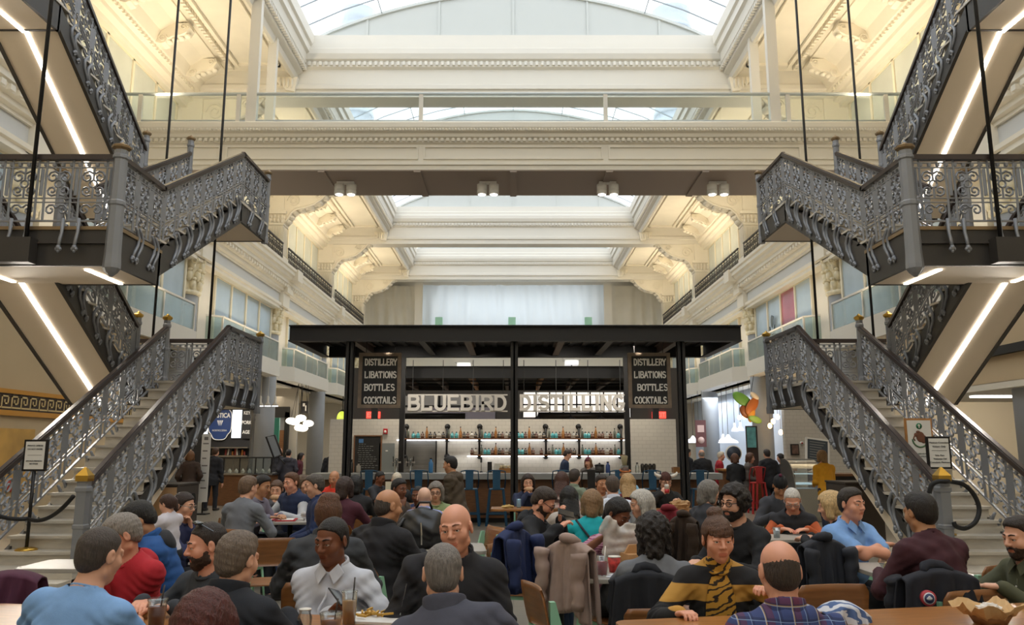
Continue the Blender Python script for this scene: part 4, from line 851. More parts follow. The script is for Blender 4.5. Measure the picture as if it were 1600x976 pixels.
# ---------------------------------------------------------------- shop fronts at the sides
def glow(name, col, e): return mat(name, col, 0.4, emit=col, estr=e)
# left wall band with key pattern and mural
r = empty('key_frieze', (-11.58, 21.0, 2.62), label='dark band with a cream key pattern and yellow borders on the left wall', cat='frieze')
MB().box(0, 0.03, -4.2, 4.1, -0.16, 0.22).build('band', mat('key_brown', '#3B2A1C', 0.6), r)
MB().box(0.0, 0.05, -4.2, 4.1, 0.22, 0.32).box(0.0, 0.05, -4.2, 4.1, -0.28, -0.16).build('border', mat('yellow_border', '#C58A2C', 0.5), r)
m = MB()
for i in range(23):
    y = -4.1+i*0.36
    for a in ((0, 0.30, -0.12, -0.085), (0, 0.035, -0.12, 0.17), (0, 0.26, 0.135, 0.17), (0.225, 0.26, -0.03, 0.17), (0.10, 0.26, -0.03, 0.005), (0.10, 0.135, -0.03, 0.08), (0.30, 0.36, -0.12, -0.085)): m.box(0.03, 0.04, y+a[0], y+a[1], a[2], a[3])
m.build('key_pattern', mat('key_cream', '#D9BE85', 0.6), r)
r = empty('painted_mural', (-11.58, 17.2, 1.3), label='red and gold wall panel behind the left stair railing', cat='mural')
MB().box(0, 0.02, -2.6, 2.2, -0.7, 0.75).build('panel', mat('mural_gold', '#C59A4E', 0.6, var=0.2, scale=1.5), r)
rr = random.Random(9)
for i in range(14): y, z = rr.uniform(-2.4, 2.0), rr.uniform(-0.6, 0.6); MB().ball((0.02, y, z), (0.015, rr.uniform(0.1, 0.35), rr.uniform(0.08, 0.25)), 8, 6).build('red_shape', mat('mural_red', '#A8321F', 0.6), r)
# deli stall
P = lambda px, py, Y: at(px, py, Y)
r = empty('deli_sign_wall', P(345, 700, 25.5), label='black deli wall with a round blue shop sign and lit menus', cat='stall wall'); o = r.location.copy()
def LX(px, Y=25.5): return at(px, 690, Y).x-o.x
def LZ(py, Y=25.5): return at(340, py, Y).z-o.z
dk = mat('deli_black', '#1F1C1A', 0.6)
MB().box(LX(300), LX(392), 0.0, 0.2, LZ(700)-1.6, LZ(632)).build('wall_panel', dk, r)
b = MB(); cx, cz, rx, rz = LX(343), LZ(659), 0.37, 0.56
pts = []
for k in range(48):
    t = 2*PI*k/48; q = 1.0-0.10*(abs(math.sin(2*t))**6); pts.append((cx+rx*q*math.copysign(abs(math.cos(t))**0.7, math.cos(t)), cz+rz*q*math.copysign(abs(math.sin(t))**0.7, math.sin(t))))
b.prism(pts, 'y', -0.05, -0.01); bd = b.build('round_sign', mat('sign_blue', '#223A6B', 0.5), r)
e = MB(); e.tube([(x, -0.055, z) for x, z in pts], 0.014, 5, closed=True); e.build('sign_rim', signw, bd)
text_obj('RUSTICA', (cx, -0.06, cz+0.2), 0.2, signw, bd, bold=0.006, xs=0.78); text_obj('ROSTICCERIA', (cx, -0.06, cz-0.27), 0.075, signw, bd)
m = MB()
for dx in (-0.07, 0, 0.07): m.prism([(cx+dx-0.025, cz+0.05), (cx+dx+0.025, cz+0.05), (cx+dx*0.5, cz-0.12)], 'y', -0.062, -0.05)
m.build('emblem', signw, bd)
MB().box(LX(362), LX(376), -0.06, 0, LZ(684), LZ(637)).build('lit_menu', glow('menu_glow', '#E9EFF6', 0.8), r)
MB().box(LX(318), LX(324), -0.06, 0, LZ(684), LZ(640)).build('lit_menu', glow('menu_glow', '#E9EFF6', 0.8), r)
MB().box(LX(378), LX(391), -0.05, 0, LZ(685), LZ(636)).build('slate_menu', dk, r)
for i, t in enumerate(('KEY', 'PORK', 'AGE')): text_obj(t, (LX(384.5), -0.06, LZ(645+i*15)), 0.15, signw, r, xs=0.8, bold=0.004)
m = MB()
m.box(LX(330), LX(392), -0.3, 0, LZ(714), LZ(711)).box(LX(330), LX(392), -0.3, 0, LZ(700), LZ(698)); m.build('shelf', steel, r)
rr = random.Random(5)
for i in range(9):
    x = LX(356)+i*0.075; ht = 0.12+rr.random()*0.1
    o2 = MB().tube([(0, 0, 0), (0.03*rr.uniform(-1, 1), 0, ht)], 0.03, 7).build('jar', mat('prod%d' % (i % 4), ['#8C2F25', '#D7C9B5', '#3A3431', '#B9702F'][i % 4], 0.4), loc=(o.x+x, 25.35, o.z+LZ(711)+0.002))
    tag(o2, ['red', 'cream', 'dark', 'amber'][i % 4]+' jar on the deli shelf below the menus', 'jar', ['red', 'cream', 'dark', 'amber'][i % 4]+' jars on the deli shelf')
lamp('deli_light', 'AREA', (-8.7, 24.4, 2.9), 30, (1, 0.95, 0.88), 2.0, 0.5)
r = empty('deli_counter', (-7.75, 23.4, 0), label='brown deli counter topped by a glass display case', cat='counter')
MB().box(-0.95, 0.85, -0.35, 0.35, 0, 0.85).build('base', wood, r); MB().box(-1.0, 0.9, -0.4, 0.4, 0.85, 0.9).build('worktop', steel, r)
f_ = MB()
for x in (-0.95, -0.5, -0.05, 0.4, 0.85):
    for y in (-0.35, 0.35): f_.box(x-0.015, x+0.015, y-0.015, y+0.015, 0.9, 1.32)
f_.box(-0.97, 0.87, -0.37, -0.33, 1.32, 1.35).box(-0.97, 0.87, 0.33, 0.37, 1.32, 1.35); f_.build('case_frame', blk, r); MB().box(-0.95, 0.85, -0.355, -0.345, 0.9, 1.32).box(-0.95, 0.85, -0.35, 0.35, 1.35, 1.36).build('case_glass', clr, r)
for i in range(9):
    o2 = MB().lathe([(0.04, 0), (0.055, 0.05), (0.03, 0.09), (0.01, 0.12)], n=9).build('pastry', white, loc=(-8.55+i*0.19, 23.3, 0.902)); tag(o2, 'white pastry in the glass case of the deli counter', 'pastry', 'pastries in the deli case')
r = empty('tilted_screen', P(428, 697, 23.0), label='black-framed tilted screen on a stand at the deli counter', cat='screen'); r.rotation_euler = (0, math.radians(-25), 0)
m = MB(); q = [(-0.12, -0.32), (0.12, -0.32), (0.14, 0.28), (-0.10, 0.34)]; m.tube([(x, 0, z) for x, z in q], 0.03, 6, closed=True); m.build('frame', blk, r); MB().prism([(x*0.8, z*0.9) for x, z in q], 'y', -0.01, 0.01).build('screen', mat('screen_grey', '#8F959C', 0.2), r); MB().tube([(0, 0, -0.32), (0.1, 0, -0.6)], 0.02, 6).build('stand', blk, r)
r = empty('floor_banner', P(319, 742, 20.0)*1, label='narrow white printed banner standing beside the dark bin', cat='banner'); r.location.z = 0
MB().box(-0.11, 0.11, -0.01, 0.01, 0.3, 1.95).build('panel', mat('banner_white', '#DDDBD6', 0.6), r); MB().box(-0.15, 0.15, -0.15, 0.15, 0, 0.03).box(-0.015, 0.015, 0.01, 0.03, 0, 1.9).build('stand', blk, r)
m = MB()
for i in range(7): m.box(-0.07, 0.07-0.02*(i % 3), -0.014, -0.01, 1.7-i*0.18, 1.73-i*0.18)
m.box(-0.05, 0.05, -0.014, -0.01, 1.8, 1.88); m.build('printing', mat('print_grey', '#77736E', 0.7), r)
iron_col = MB().lathe([(0.09, 0), (0.09, 0.2), (0.06, 0.25), (0.055, 2.4), (0.08, 2.45), (0.06, 2.5), (0.12, 2.75), (0.13, 2.9)], (P(393, 700, 24.0).x, 24.0, 0), 12).build('column', mat('iron_column', '#6E6A64', 0.5)); struct(iron_col)
# further left: green wall, pendants, globe cluster, hanging signs
struct(MB().box(-13.4, -12.45, 42.6, 42.75, 0, 3.2).build('wall_green', mat('green_wall', '#2F7E6B', 0.6)))
struct(MB().box(-14.0, -12.2, 45.2, 45.4, 0, 5.0).build('wall_shop_front', mat('shop_pale', '#B7AFA3', 0.6)))
r = empty('shop_entrance', (-13.5, 44.8, 0), label='dark-framed lit shop entrance behind the globe lamps', cat='shop front')
MB().box(-1.1, -0.9, 0, 0.3, 0, 3.6).box(0.7, 0.9, 0, 0.3, 0, 3.6).box(-1.1, 0.9, 0, 0.3, 3.3, 3.9).build('frame', blk, r); MB().box(-0.6, 0.4, 0.1, 0.2, 0.2, 3.2).build('lit_opening', glow('entry_glow', '#D5DCE6', 0.45), r); MB().box(0.4, 0.7, 0.05, 0.2, 0, 2.6).build('door_leaf', wood, r)
for i, px in enumerate((407, 418.5, 430)):
    p = P(px, 630, 38.3); r = empty('pendant_lamp', p, label='slim white pendant lamp on a white cord by the grey column, %s of three' % ('left', 'middle', 'right')[i], cat='pendant lamp', group='white pendants by the left column')
    MB().lathe([(0.16, -0.12), (0.05, 0.08), (0.05, 0.3), (0.03, 0.36)], n=12).build('lamp_shade', white, r); MB().lathe([(0.13, -0.14), (0.14, -0.12)], n=12).build('bulb', glow('pend_glow', '#FFFFFF', 5), r); MB().tube([(0, 0, 0.36), (0, 0, 5.05-p.z)], 0.012, 5).build('cord', white, r)
gl = glow('globe_glow', '#FFF3DF', 3.2)
r = empty('globe_chandelier', P(469, 660, 43.5), label='cluster of white oval globe lamps hanging under the left balcony', cat='chandelier')
o = r.location.copy()
for px, py in ((453, 657), (463, 659), (471, 653), (480, 661), (468, 668), (476, 669)):
    q = P(px, py, 43.5)-o; q.y = 0.4*math.sin(px); MB().ball(q, (0.29, 0.29, 0.18), 14, 9).build('globe', gl, r); MB().tube([q+Vector((0, 0, 0.16)), Vector((q.x*0.4, q.y, 5.05-o.z))], 0.012, 4).build('cord', rodm, r)
r = empty('hanging_sign', P(476, 636, 44.3), label='small black hanging shop sign above the globe lamps', cat='sign'); MB().box(-0.19, 0.19, -0.03, 0.03, -0.33, 0.33).build('board', dk, r); MB().box(-0.1, 0.02, -0.04, -0.03, 0.05, 0.22).box(0.04, 0.1, -0.04, -0.03, -0.2, 0.1).build('printing', signw, r); MB().tube([(-0.15, 0, 0.33), (-0.15, 0, 5.05-r.location.z)], 0.012, 4).tube([(0.15, 0, 0.33), (0.15, 0, 5.05-r.location.z)], 0.012, 4).build('hanger', rodm, r)
r = empty('round_sign', P(535, 654, 53.5), label='round yellow-green lit sign beside the left canopy post', cat='sign'); MB().lathe([(0.58, -0.06), (0.62, 0), (0.58, 0.06)], n=24, axis='x').build('rim', blk, r); MB().lathe([(0.5, -0.09), (0.5, 0.09)], n=24, axis='x').build('lit_face', glow('lime_glow', '#C9D94E', 0.9), r); r.rotation_euler = (0, 0, math.radians(50)); MB().tube([(0, 0, 0.42), (0, 0, 5.05-r.location.z)], 0.03, 5).build('hanger', blk, r)
r = empty('menu_screen', P(530, 694, 36.0), label='blue lit menu screen beside the left canopy post', cat='screen'); r.location.z = 0; MB().box(-0.25, 0.25, -0.03, 0.06, 1.3, 2.3).build('screen', dk, r)
for i in range(3): MB().box(-0.2, 0.2, -0.04, -0.03, 1.4+i*0.3, 1.56+i*0.3).build('lit_panel', glow('blue_glow', '#4F8FD0', 1.0), r)
MB().box(-0.06, 0.06, 0, 0.06, 0, 1.3).build('stand', dk, r); MB().lathe([(0.3, 2.35), (0.3, 2.42), (0.05, 2.5)], n=14).build('lamp_shade', glow('soft_glow', '#FFF6E8', 1.4), r)
# dark litter bins with oval openings
def bin_cabinet(x, y, s, lb, w_, dp, front):
    r = empty('litter_bin', (x, y, 0), label=lb, cat='litter bin', group='dark litter bin cabinets'); bd = mat('bin_brown', '#3B332D', 0.5)
    MB().box(-w_/2, w_/2, 0, dp, 0.03, 1.02).build('cabinet', bd, r, bevel=0.01); MB().box(-w_/2-0.01, w_/2+0.01, -0.01, dp+0.01, 1.02, 1.05).build('top', bd, r); MB().box(-w_/2+0.01, w_/2-0.01, -0.012, 0, 0.05, 1.0).build('front_panel', front, r)
    for cy in (dp*0.27, dp*0.75):
        oo = MB(); oo.prism([(cy+0.085*math.copysign(abs(math.cos(t))**0.6, math.cos(t)), 0.76+0.12*math.copysign(abs(math.sin(t))**0.8, math.sin(t))) for t in [2*PI*k/20 for k in range(20)]], 'x', s*(w_/2), s*(w_/2+0.008)); oo.build('opening', mat('bin_hole', '#0C0B0A', 0.9), r)
    MB().lathe([(0.03, 0.0), (0.03, 0.01)], (s*w_/2, dp*0.72, 0.38), 10, 'x').build('lock', steel, r)
bin_cabinet(-5.42, 12.6, 1, 'dark litter bin cabinet with a tan front and two oval openings under the left staircase', 0.42, 0.85, mat('bin_tan', '#B08E68', 0.5)); bin_cabinet(5.75, 13.3, -1, 'dark litter bin cabinet with oval openings under the right staircase', 0.6, 0.85, mat('bin_brown', '#3B332D'))
# right side: tiled booth, display case, till
struct(MB().box(7.55, 9.6, 22.3, 22.5, 0, 2.95).build('wall_tile_booth', tile))
p = P(1242, 702, 22.25); r = empty('framed_picture', p, label='small dark framed portrait on the tiled booth wall', cat='picture'); MB().box(-0.11, 0.11, -0.02, 0.04, -0.15, 0.15).build('frame', dk, r); MB().box(-0.085, 0.085, -0.028, -0.02, -0.12, 0.12).build('picture', mat('old_portrait', '#6B5145', 0.5, var=0.5, scale=9), r)
r = empty('warning_disc', P(1253, 692, 22.27), label='small round red and white disc on the tiled booth wall', cat='sign'); MB().lathe([(0.05, -0.01), (0.05, 0.03)], n=14, axis='y').build('disc', white, r); MB().lathe([(0.025, -0.015), (0.025, 0)], n=12, axis='y').build('red_centre', mat('alarm_red', '#B5242B'), r)
r = empty('display_case', (6.55, 18.4, 0), label='curved glass gelato display case with a steel body', cat='display case')
MB().box(-0.42, 0.42, -0.45, 0.45, 0, 0.72).build('body', steel, r, bevel=0.01)
arc = [(-0.45+0.55*(1-math.cos(t)), 0.74+0.6*math.sin(t)) for t in [PI/2*k/10 for k in range(11)]]
m = MB(); vs = [(x, a, b) for x in (-0.41, 0.41) for a, b in arc]; m.add(vs, [(k, k+1, k+12, k+11) for k in range(10)], True); m.build('curved_glass', glass('case_glass', (0.8, 0.9, 0.92), 0.12, 0.12), r)
for x in (-0.42, 0.42): MB().prism(arc+[(0.45, 1.34), (0.45, 0.72), (-0.45, 0.72)], 'x', x-0.015, x+0.015).build('end_panel', steel, r)
MB().box(-0.42, 0.42, 0.1, 0.45, 1.33, 1.36).build('top', steel, r); MB().box(-0.4, 0.4, -0.4, 0.4, 0.8, 0.82).box(-0.4, 0.4, -0.1, 0.4, 1.02, 1.03).build('shelf', glow('case_light', '#DCEEF5', 0.35), r)
r = empty('till_counter', (8.15, 18.6, 0), label='dark till counter with a wooden top beside the gelato case', cat='counter'); MB().box(-0.9, 0.9, -0.35, 0.35, 0, 0.98).build('body', dk, r); MB().box(-0.95, 0.95, -0.4, 0.4, 0.98, 1.03).build('worktop', wood, r)
r = empty('till_screen', (8.0, 18.5, 1.032), label='black touch-screen till on the counter beside the woman in mustard', cat='till'); MB().box(-0.02, 0.02, -0.02, 0.08, 0, 0.2).build('stand', dk, r); q = MB().box(-0.17, 0.17, -0.02, 0.02, 0.12, 0.42).build('screen', dk, r); q.rotation_euler = (-0.3, 0, 0)
for i in range(6):
    o2 = MB().lathe([(0.035, 0), (0.035, 0.09), (0.03, 0.1)], n=9).build('sauce_jar', mat('sauce%d' % (i % 3), ['#A23B2A', '#D7C9B5', '#B9702F'][i % 3], 0.4), loc=(8.3+i*0.09, 18.35, 1.032)); tag(o2, 'small %s jar in the row on the till counter' % ['red', 'cream', 'amber'][i % 3], 'jar', '%s jars on the till counter' % ['red', 'cream', 'amber'][i % 3])
r = empty('menu_board', P(1277, 705, 20.5), label='white-framed leaning menu board behind the woman in mustard', cat='menu board'); r.rotation_euler = (math.radians(-12), math.radians(8), 0); MB().box(-0.27, 0.27, -0.02, 0.02, -0.4, 0.3).build('board', mat('menu_dark', '#3E4348', 0.6), r); MB().box(-0.3, -0.26, -0.03, 0.03, -0.43, 0.33).box(0.26, 0.3, -0.03, 0.03, -0.43, 0.33).box(-0.3, 0.3, -0.03, 0.03, 0.29, 0.33).box(-0.3, 0.3, -0.03, 0.03, -0.43, -0.39).build('frame', white, r)
m = MB()
for i in range(9): m.box(-0.2, 0.2-0.05*(i % 3), -0.025, -0.02, 0.22-i*0.065, 0.235-i*0.065)
m.build('menu_writing', chalk, r); MB().box(-0.02, 0.02, 0.0, 0.04, -1.62, -0.4).build('stand', dk, r)
dc_ = [o for o in bpy.data.objects if o.name == 'display_case'][0]; dc_.scale = (0.74, 1, 1)
# balloon-like sculpture, string bulbs, pendants
r = empty('leaf_sculpture', P(1170, 640, 38.2), label='green and orange leaf-shaped hanging sculpture in front of the right column', cat='sculpture'); o = r.location.copy()
for px, py, a, b, col, tl in ((1160, 624, 0.34, 0.16, '#6FA64A', 0.5), (1175, 634, 0.3, 0.15, '#B5652A', -0.9), (1179, 618, 0.16, 0.07, '#E8D9C4', 0.6), (1164, 643, 0.2, 0.14, '#8A4A22', 0.9), (1180, 655, 0.22, 0.1, '#7FA24E', 0.3), (1174, 646, 0.12, 0.24, '#C98A2E', 0.2)):
    q = P(px, py, 38.2)-o; m = MB(); m.ball((0, 0, 0), (a*1.75, 0.09, b*1.75), 14, 8); ob = m.build('leaf', mat('leaf'+col[1:], col, 0.45), r); ob.location = q; ob.rotation_euler = (0, tl, 0.3)
MB().tube([(0, 0, 0.1), (0.35, 0.1, 5.08-o.z)], 0.015, 5).build('hanger', rodm, r)
for i, (px, py) in enumerate(((1155, 652), (1163, 651), (1172, 649), (1203, 665), (1208, 658), (1215, 651), (1220, 675), (1226, 671))):
    p = P(px, py, 42.4 if i < 3 else 37.2); r = empty('string_bulb', p, label='glowing warm filament bulb %s' % ('hanging under the leaf sculpture' if i < 3 else 'hanging beside the right column'), cat='bulb', group='filament bulbs '+('under the leaf sculpture' if i < 3 else 'beside the right column')); MB().ball((0, 0, 0), (0.10, 0.10, 0.125), 10, 7).build('bulb', glow('bulb_glow', '#FFC98A', 9), r); MB().tube([(0, 0, 0.07), (0, 0, 5.05-p.z)], 0.007, 4).build('cord', rodm, r)
lamp('bulb_light', 'POINT', P(1205, 662, 36.7), 60, (1, 0.75, 0.45), 0.2)
for i, (px, py, sc, Yp) in enumerate(((1083, 690, 0.62, 53.5), (1138, 690, 0.55, 44.3), (1130, 689, 0.26, 46.6), (1148, 672, 0.18, 44.8), (1157, 671, 0.18, 43.4))):
    p = P(px, py, Yp); r = empty('pendant_lamp', p, label=['white dish pendant nearest the right canopy post', 'white dish pendant beside the right grey column', 'small white pendant just left of the dish pendant by the column', 'slim white pendant over the lit shop, left one', 'slim white pendant over the lit shop, right one'][i], cat='pendant lamp', group='white pendants in the right-hand shop'); MB().lathe([(sc, -0.06), (sc*0.9, 0.05), (sc*0.3, 0.2), (0.05, 0.4)], n=16).build('lamp_shade', glow('dish_glow', '#F4F6FF', 1.3), r); MB().tube([(0, 0, 0.4), (0, 0, 5.05-p.z)], 0.015, 5).build('cord', rodm, r)
struct(MB().box(13.6, 13.8, 38.5, 60, 0, 5.0).build('wall_lit_shop', mat('lit_shop_white', '#C9D3E2', 0.6)))
lamp('shop_light', 'AREA', (12.4, 48, 4.7), 420, (0.85, 0.92, 1), 1.2, 14)
r = empty('hanging_sign', P(1095, 677, 48.6), label='brown hanging sign with pale lettering right of the canopy', cat='sign'); MB().box(-0.32, 0.32, -0.03, 0.03, -0.8, 0.8).build('board', mat('sign_maroon', '#5B2F2C', 0.5), r); MB().box(-0.2, 0.2, -0.04, -0.03, 0.08, 0.5).lathe([(0.2, -0.045), (0.2, -0.03)], (0, 0, -0.4), 14, 'y').build('printing', mat('sign_pink', '#C9A9A0', 0.6), r); MB().tube([(-0.12, 0, 0.8), (-0.12, 0, 5.05-r.location.z)], 0.012, 4).tube([(0.12, 0, 0.8), (0.12, 0, 5.05-r.location.z)], 0.012, 4).build('hanger', rodm, r)
r = empty('oval_sign', P(1146, 708, 30.0), label='dark oval sign with a white rim behind the standing queue', cat='sign'); r.location.z = 0; z0 = P(1146, 708, 30).z; MB().lathe([(0.3, -0.04), (0.3, 0.04)], (0, 0, z0), 24, 'y').build('rim', white, r); MB().lathe([(0.26, -0.06), (0.26, 0.0)], (0, 0, z0), 24, 'y').build('face', mat('sign_blue_dark', '#2A3140', 0.4), r); MB().box(-0.03, 0.03, 0, 0.05, 0, z0-0.25).build('stand', dk, r)
r = empty('hanging_art', P(1174, 680, 24.0), label='teal patterned hanging panel beside the right column', cat='panel'); r.location.z = 0; MB().box(-0.13, 0.13, -0.02, 0.02, 1.62, 2.22).build('panel', mat('teal_art', '#5F9A9A', 0.6, var=0.4, scale=5), r); MB().box(-0.15, 0.19, 0.02, 0.08, 0, 2.26).build('backing', mat('art_backing', '#3B2B24', 0.6), r)
r = empty('order_counter', (6.6, 22.0, 0), label='wooden order counter where the queue stands on the right', cat='counter'); MB().box(-0.95, 0.95, -0.3, 0.3, 0, 1.0).build('body', wood, r); MB().box(-1.0, 1.0, -0.35, 0.35, 1.0, 1.05).build('worktop', woodl, r)
red = mat('red_metal', '#B02B2B', 0.4)
for i, px in enumerate((1184, 1190)):
    stool(red, 'red metal bar stool beside the order counter, %s one' % ('nearer' if i == 0 else 'farther'), px, 20.3+i*0.9)
# far right wall display and arcade lights
struct(MB().box(17.2, 17.4, 14, 24, 0, 3.0).build('wall_display', mat('display_white', '#D6D6D2', 0.6)))
r = empty('poster', (16.0, 19.0, 0), label='purple column poster with block letters on the far right', cat='poster'); MB().box(-0.05, 0.9, 0, 0.05, 0.0, 2.9).build('panel', mat('purple_poster', '#6E5F72', 0.6, var=0.35, scale=1.2, stretch=(6, 1, 0.4)), r)
text_obj('QUAL', (-0.22, 0.02, 1.35), 0.48, mat('poster_black', '#1E1C1E', 0.6), r, rot=(PI/2, -PI/2, 0), bold=0.02); MB().box(-0.48, -0.05, 0.03, 0.05, 0.0, 2.9).build('white_strip', white, r)
r = empty('poster', (14.5, 19.6, 0), label='white display wall with a blue feather shape on the far right', cat='poster'); MB().box(-1.6, 1.0, 0, 0.05, 0, 2.8).build('panel', mat('display_panel', '#CFD0CC', 0.6), r)
m = MB(); m.ball((0, 0, 0), (0.42, 0.03, 0.13), 14, 8); q = m.build('feather', mat('feather_blue', '#3B5F9A', 0.5), r); q.location = (-0.75, -0.03, 1.92); q.rotation_euler = (0, 0.2, 0); MB().box(0.25, 0.75, -0.02, 0, 1.7, 2.3).build('black_panel', dk, r); MB().box(-1.5, 0.8, -0.12, 0, 1.52, 1.56).build('ledge', white, r); MB().box(-0.7, 0.0, -0.02, 0, 0.9, 1.3).build('grey_panel', mat('grey_panel', '#9FA8AC', 0.6), r)
for i, (x, y) in enumerate(((12.9, 16.5), (15.3, 17.0), (13.0, 21.5))):
    o2 = MB().box(-0.6, 0.6, -0.15, 0.15, -0.05, 0.0).build('ceiling_light', glow('tube_glow', '#FFFFFF', 3), loc=(x, y, 3.0)); tag(o2, 'flat white ceiling light under the right-hand arcade, %s' % ['nearest', 'farthest right', 'farthest back'][i], 'ceiling light', 'ceiling lights of the right arcade')
lamp('arcade_tube', 'AREA', (14.0, 17.5, 2.9), 60, (1, 0.97, 0.92), 3, 1)
# stanchions, ropes and signs on the stairs
rope = mat('black_rope', '#171616', 0.7)
r = empty('stanchion_sign', (-6.16, 10.40, 0.33), label='black sign stand on a brass base standing on the left stair', cat='sign stand')
MB().lathe([(0.13, 0), (0.13, 0.012), (0.1, 0.03), (0.03, 0.04)], n=24).build('base', brass, r); MB().tube([(0, 0, 0.03), (0, 0, 0.98)], 0.022, 10).build('pole', rodm, r)
fr = MB().box(-0.15, 0.15, -0.02, 0.02, 0.98, 1.38).build('sign_frame', rodm, r); MB().box(-0.125, 0.125, -0.024, -0.02, 1.005, 1.355).build('sign_face', mat('paper_white', '#DAD7D0', 0.6), fr)
pk = mat('print_black', '#333130', 0.6)
text_obj('PRIVATE OFFICES\nDO NOT ENTER', (0, -0.027, 1.28), 0.026, pk, fr, spacing=1.7); text_obj('OFICINAS PRIVADAS\nNO PASAR', (0, -0.027, 1.09), 0.023, pk, fr, spacing=1.5); MB().box(-0.09, 0.09, -0.026, -0.024, 1.18, 1.184).build('sign_line', pk, fr)
def sag(a, b, d, n=18): a, b = Vector(a), Vector(b); return [a.lerp(b, i/n)-Vector((0, 0, d*4*(i/n)*(1-i/n))) for i in range(n+1)]
m = MB(); m.tube(sag((-5.42, 10.02, 1.02), (-6.16, 10.36, 0.72), 0.12), 0.026, 8).tube(sag((-6.16, 10.36, 0.72), (-6.62, 9.85, 1.0), 0.08), 0.026, 8)
tag(m.build('barrier_rope', rope), 'black barrier rope drooping across the left staircase', 'rope')
# right rope loop
pts = [P(1486, 752, 10.0), P(1506, 757, 10.05), P(1522, 773, 10.1), P(1530, 795, 10.1), P(1524, 815, 10.05), P(1508, 825, 10.0), P(1494, 822, 9.9), P(1490, 815, 9.9)]
m = MB(); ctl = [P(1452, 770, 9.95), P(1456, 757, 9.93), P(1466, 752, 9.9), P(1478, 752, 9.9)]+pts; sm_ = []
for i in range(len(ctl)-1):
    a, b, c, d_ = ctl[max(i-1, 0)], ctl[i], ctl[i+1], ctl[min(i+2, len(ctl)-1)]
    for k in range(5): t = k/5; sm_.append(0.5*((2*b)+(c-a)*t+(2*a-5*b+4*c-d_)*t*t+(3*b-a-3*c+d_)*t**3))
m.tube(sm_+[ctl[-1]], 0.028, 10)
tag(m.build('barrier_rope', rope), 'black barrier rope looped beside the right newel post', 'rope')
p = P(1474, 707, 10.5); r = empty('stanchion_sign', (p.x, 10.62, 0.5), label='black-framed visitor notice on a pole behind the right newel post', cat='sign stand'); z = p.z-0.5
MB().lathe([(0.13, 0), (0.13, 0.012), (0.03, 0.04)], n=24).build('base', brass, r); MB().tube([(0, 0, 0.03), (0, 0, z-0.2)], 0.022, 10).build('pole', rodm, r)
fr = MB().box(-0.155, 0.155, -0.02, 0.02, z-0.21, z+0.21).build('sign_frame', rodm, r); MB().box(-0.13, 0.13, -0.024, -0.02, z-0.185, z+0.185).build('sign_face', mat('paper_white', '#DAD7D0'), fr)
text_obj('Mexican Consulate\nVisitors Only', (0, -0.027, z+0.105), 0.033, pk, fr, spacing=1.5); text_obj('Sólo Para\nVisitantes Del\nConsulado Mexicano', (0, -0.027, z-0.08), 0.031, pk, fr, spacing=1.45); MB().box(-0.1, 0.1, -0.026, -0.024, z+0.025, z+0.03).build('sign_line', pk, fr)
p = P(1440, 688, 11.2); r = empty('consulate_sign', (p.x, 11.25, 0.66), label='white consulate sign with a green arrow and an eagle emblem, in a wooden frame', cat='sign'); z = p.z-0.66
MB().box(-0.19, 0.19, 0, 0.03, z-0.33, z+0.31).build('frame', woodl, r); MB().box(-0.165, 0.165, -0.008, 0, z-0.31, z+0.28).build('sign_face', mat('paper_white', '#DAD7D0'), r)
MB().bar((-0.12, 0.02, z-0.3), (-0.16, 0.0, 0.0), 0.02, 0.02).bar((0.12, 0.02, z-0.3), (0.16, 0.0, 0.0), 0.02, 0.02).bar((0, 0.03, z), (0, 0.1, 0.17), 0.02, 0.02).build('easel', woodl, r)
MB().lathe([(0.042, -0.012), (0.042, -0.008)], (0, 0, z+0.2), 18, 'y').build('green_disc', mat('sign_green', '#1F6B43', 0.5), r); MB().box(-0.006, 0.006, -0.015, -0.012, z+0.175, z+0.21).prism([(-0.02, z+0.205), (0.02, z+0.205), (0, z+0.23)], 'y', -0.015, -0.012).build('arrow', white, r)
e = MB(); e.m = 0; br_ = mat('eagle_brown', '#6E4430', 0.6)
e.ball((0.01, -0.01, z+0.05), (0.06, 0.006, 0.075), 12, 8); e.ball((-0.05, -0.01, z+0.08), (0.03, 0.006, 0.03), 8, 6); e.ball((0.05, -0.01, z+0.02), (0.05, 0.006, 0.06), 8, 6); e.ball((-0.02, -0.01, z+0.12), (0.03, 0.006, 0.02), 8, 6); e.tube([(-0.07, -0.01, z+0.07), (-0.09, -0.01, z+0.03), (-0.07, -0.01, z+0.0)], 0.01, 5)
e.build('eagle_emblem', br_, r); g = MB(); g.tube([(0.105*math.cos(t), -0.01, z+0.02+0.11*math.sin(t)) for t in [PI+PI*k/12 for k in range(13)]], 0.011, 5); g.build('wreath', mat('wreath_green', '#4E6E4A', 0.6), r)
text_obj('CONSULADO DE MÉXICO\nEN FILADELFIA', (0, -0.012, z-0.2), 0.024, mat('print_green', '#3E5A4A', 0.6), r, spacing=1.5)
struct(MB().box(11.45, 11.6, 2, 20.5, 3.78, 3.98).build('trim_dark_beam_right', blk))
p = Vector((11.9, 36.0, at(1233, 492, 33.9).z)); m = MB(); m.tube([(11.88, p.y+0.34*math.cos(t), p.z-0.15+0.42*math.sin(t)) for t in [PI+PI*k/16 for k in range(17)]], 0.03, 6); m.ball((11.88, p.y, p.z+0.05), (0.02, 0.2, 0.3), 12, 8).ball((11.88, p.y-0.16, p.z+0.2), (0.02, 0.1, 0.1), 10, 6)
tag(m.build('window_emblem', mat('emblem_slate', '#5E6A70', 0.5)), 'dark eagle emblem with a curved wreath on the right second-floor window beside the red pane', 'emblem')
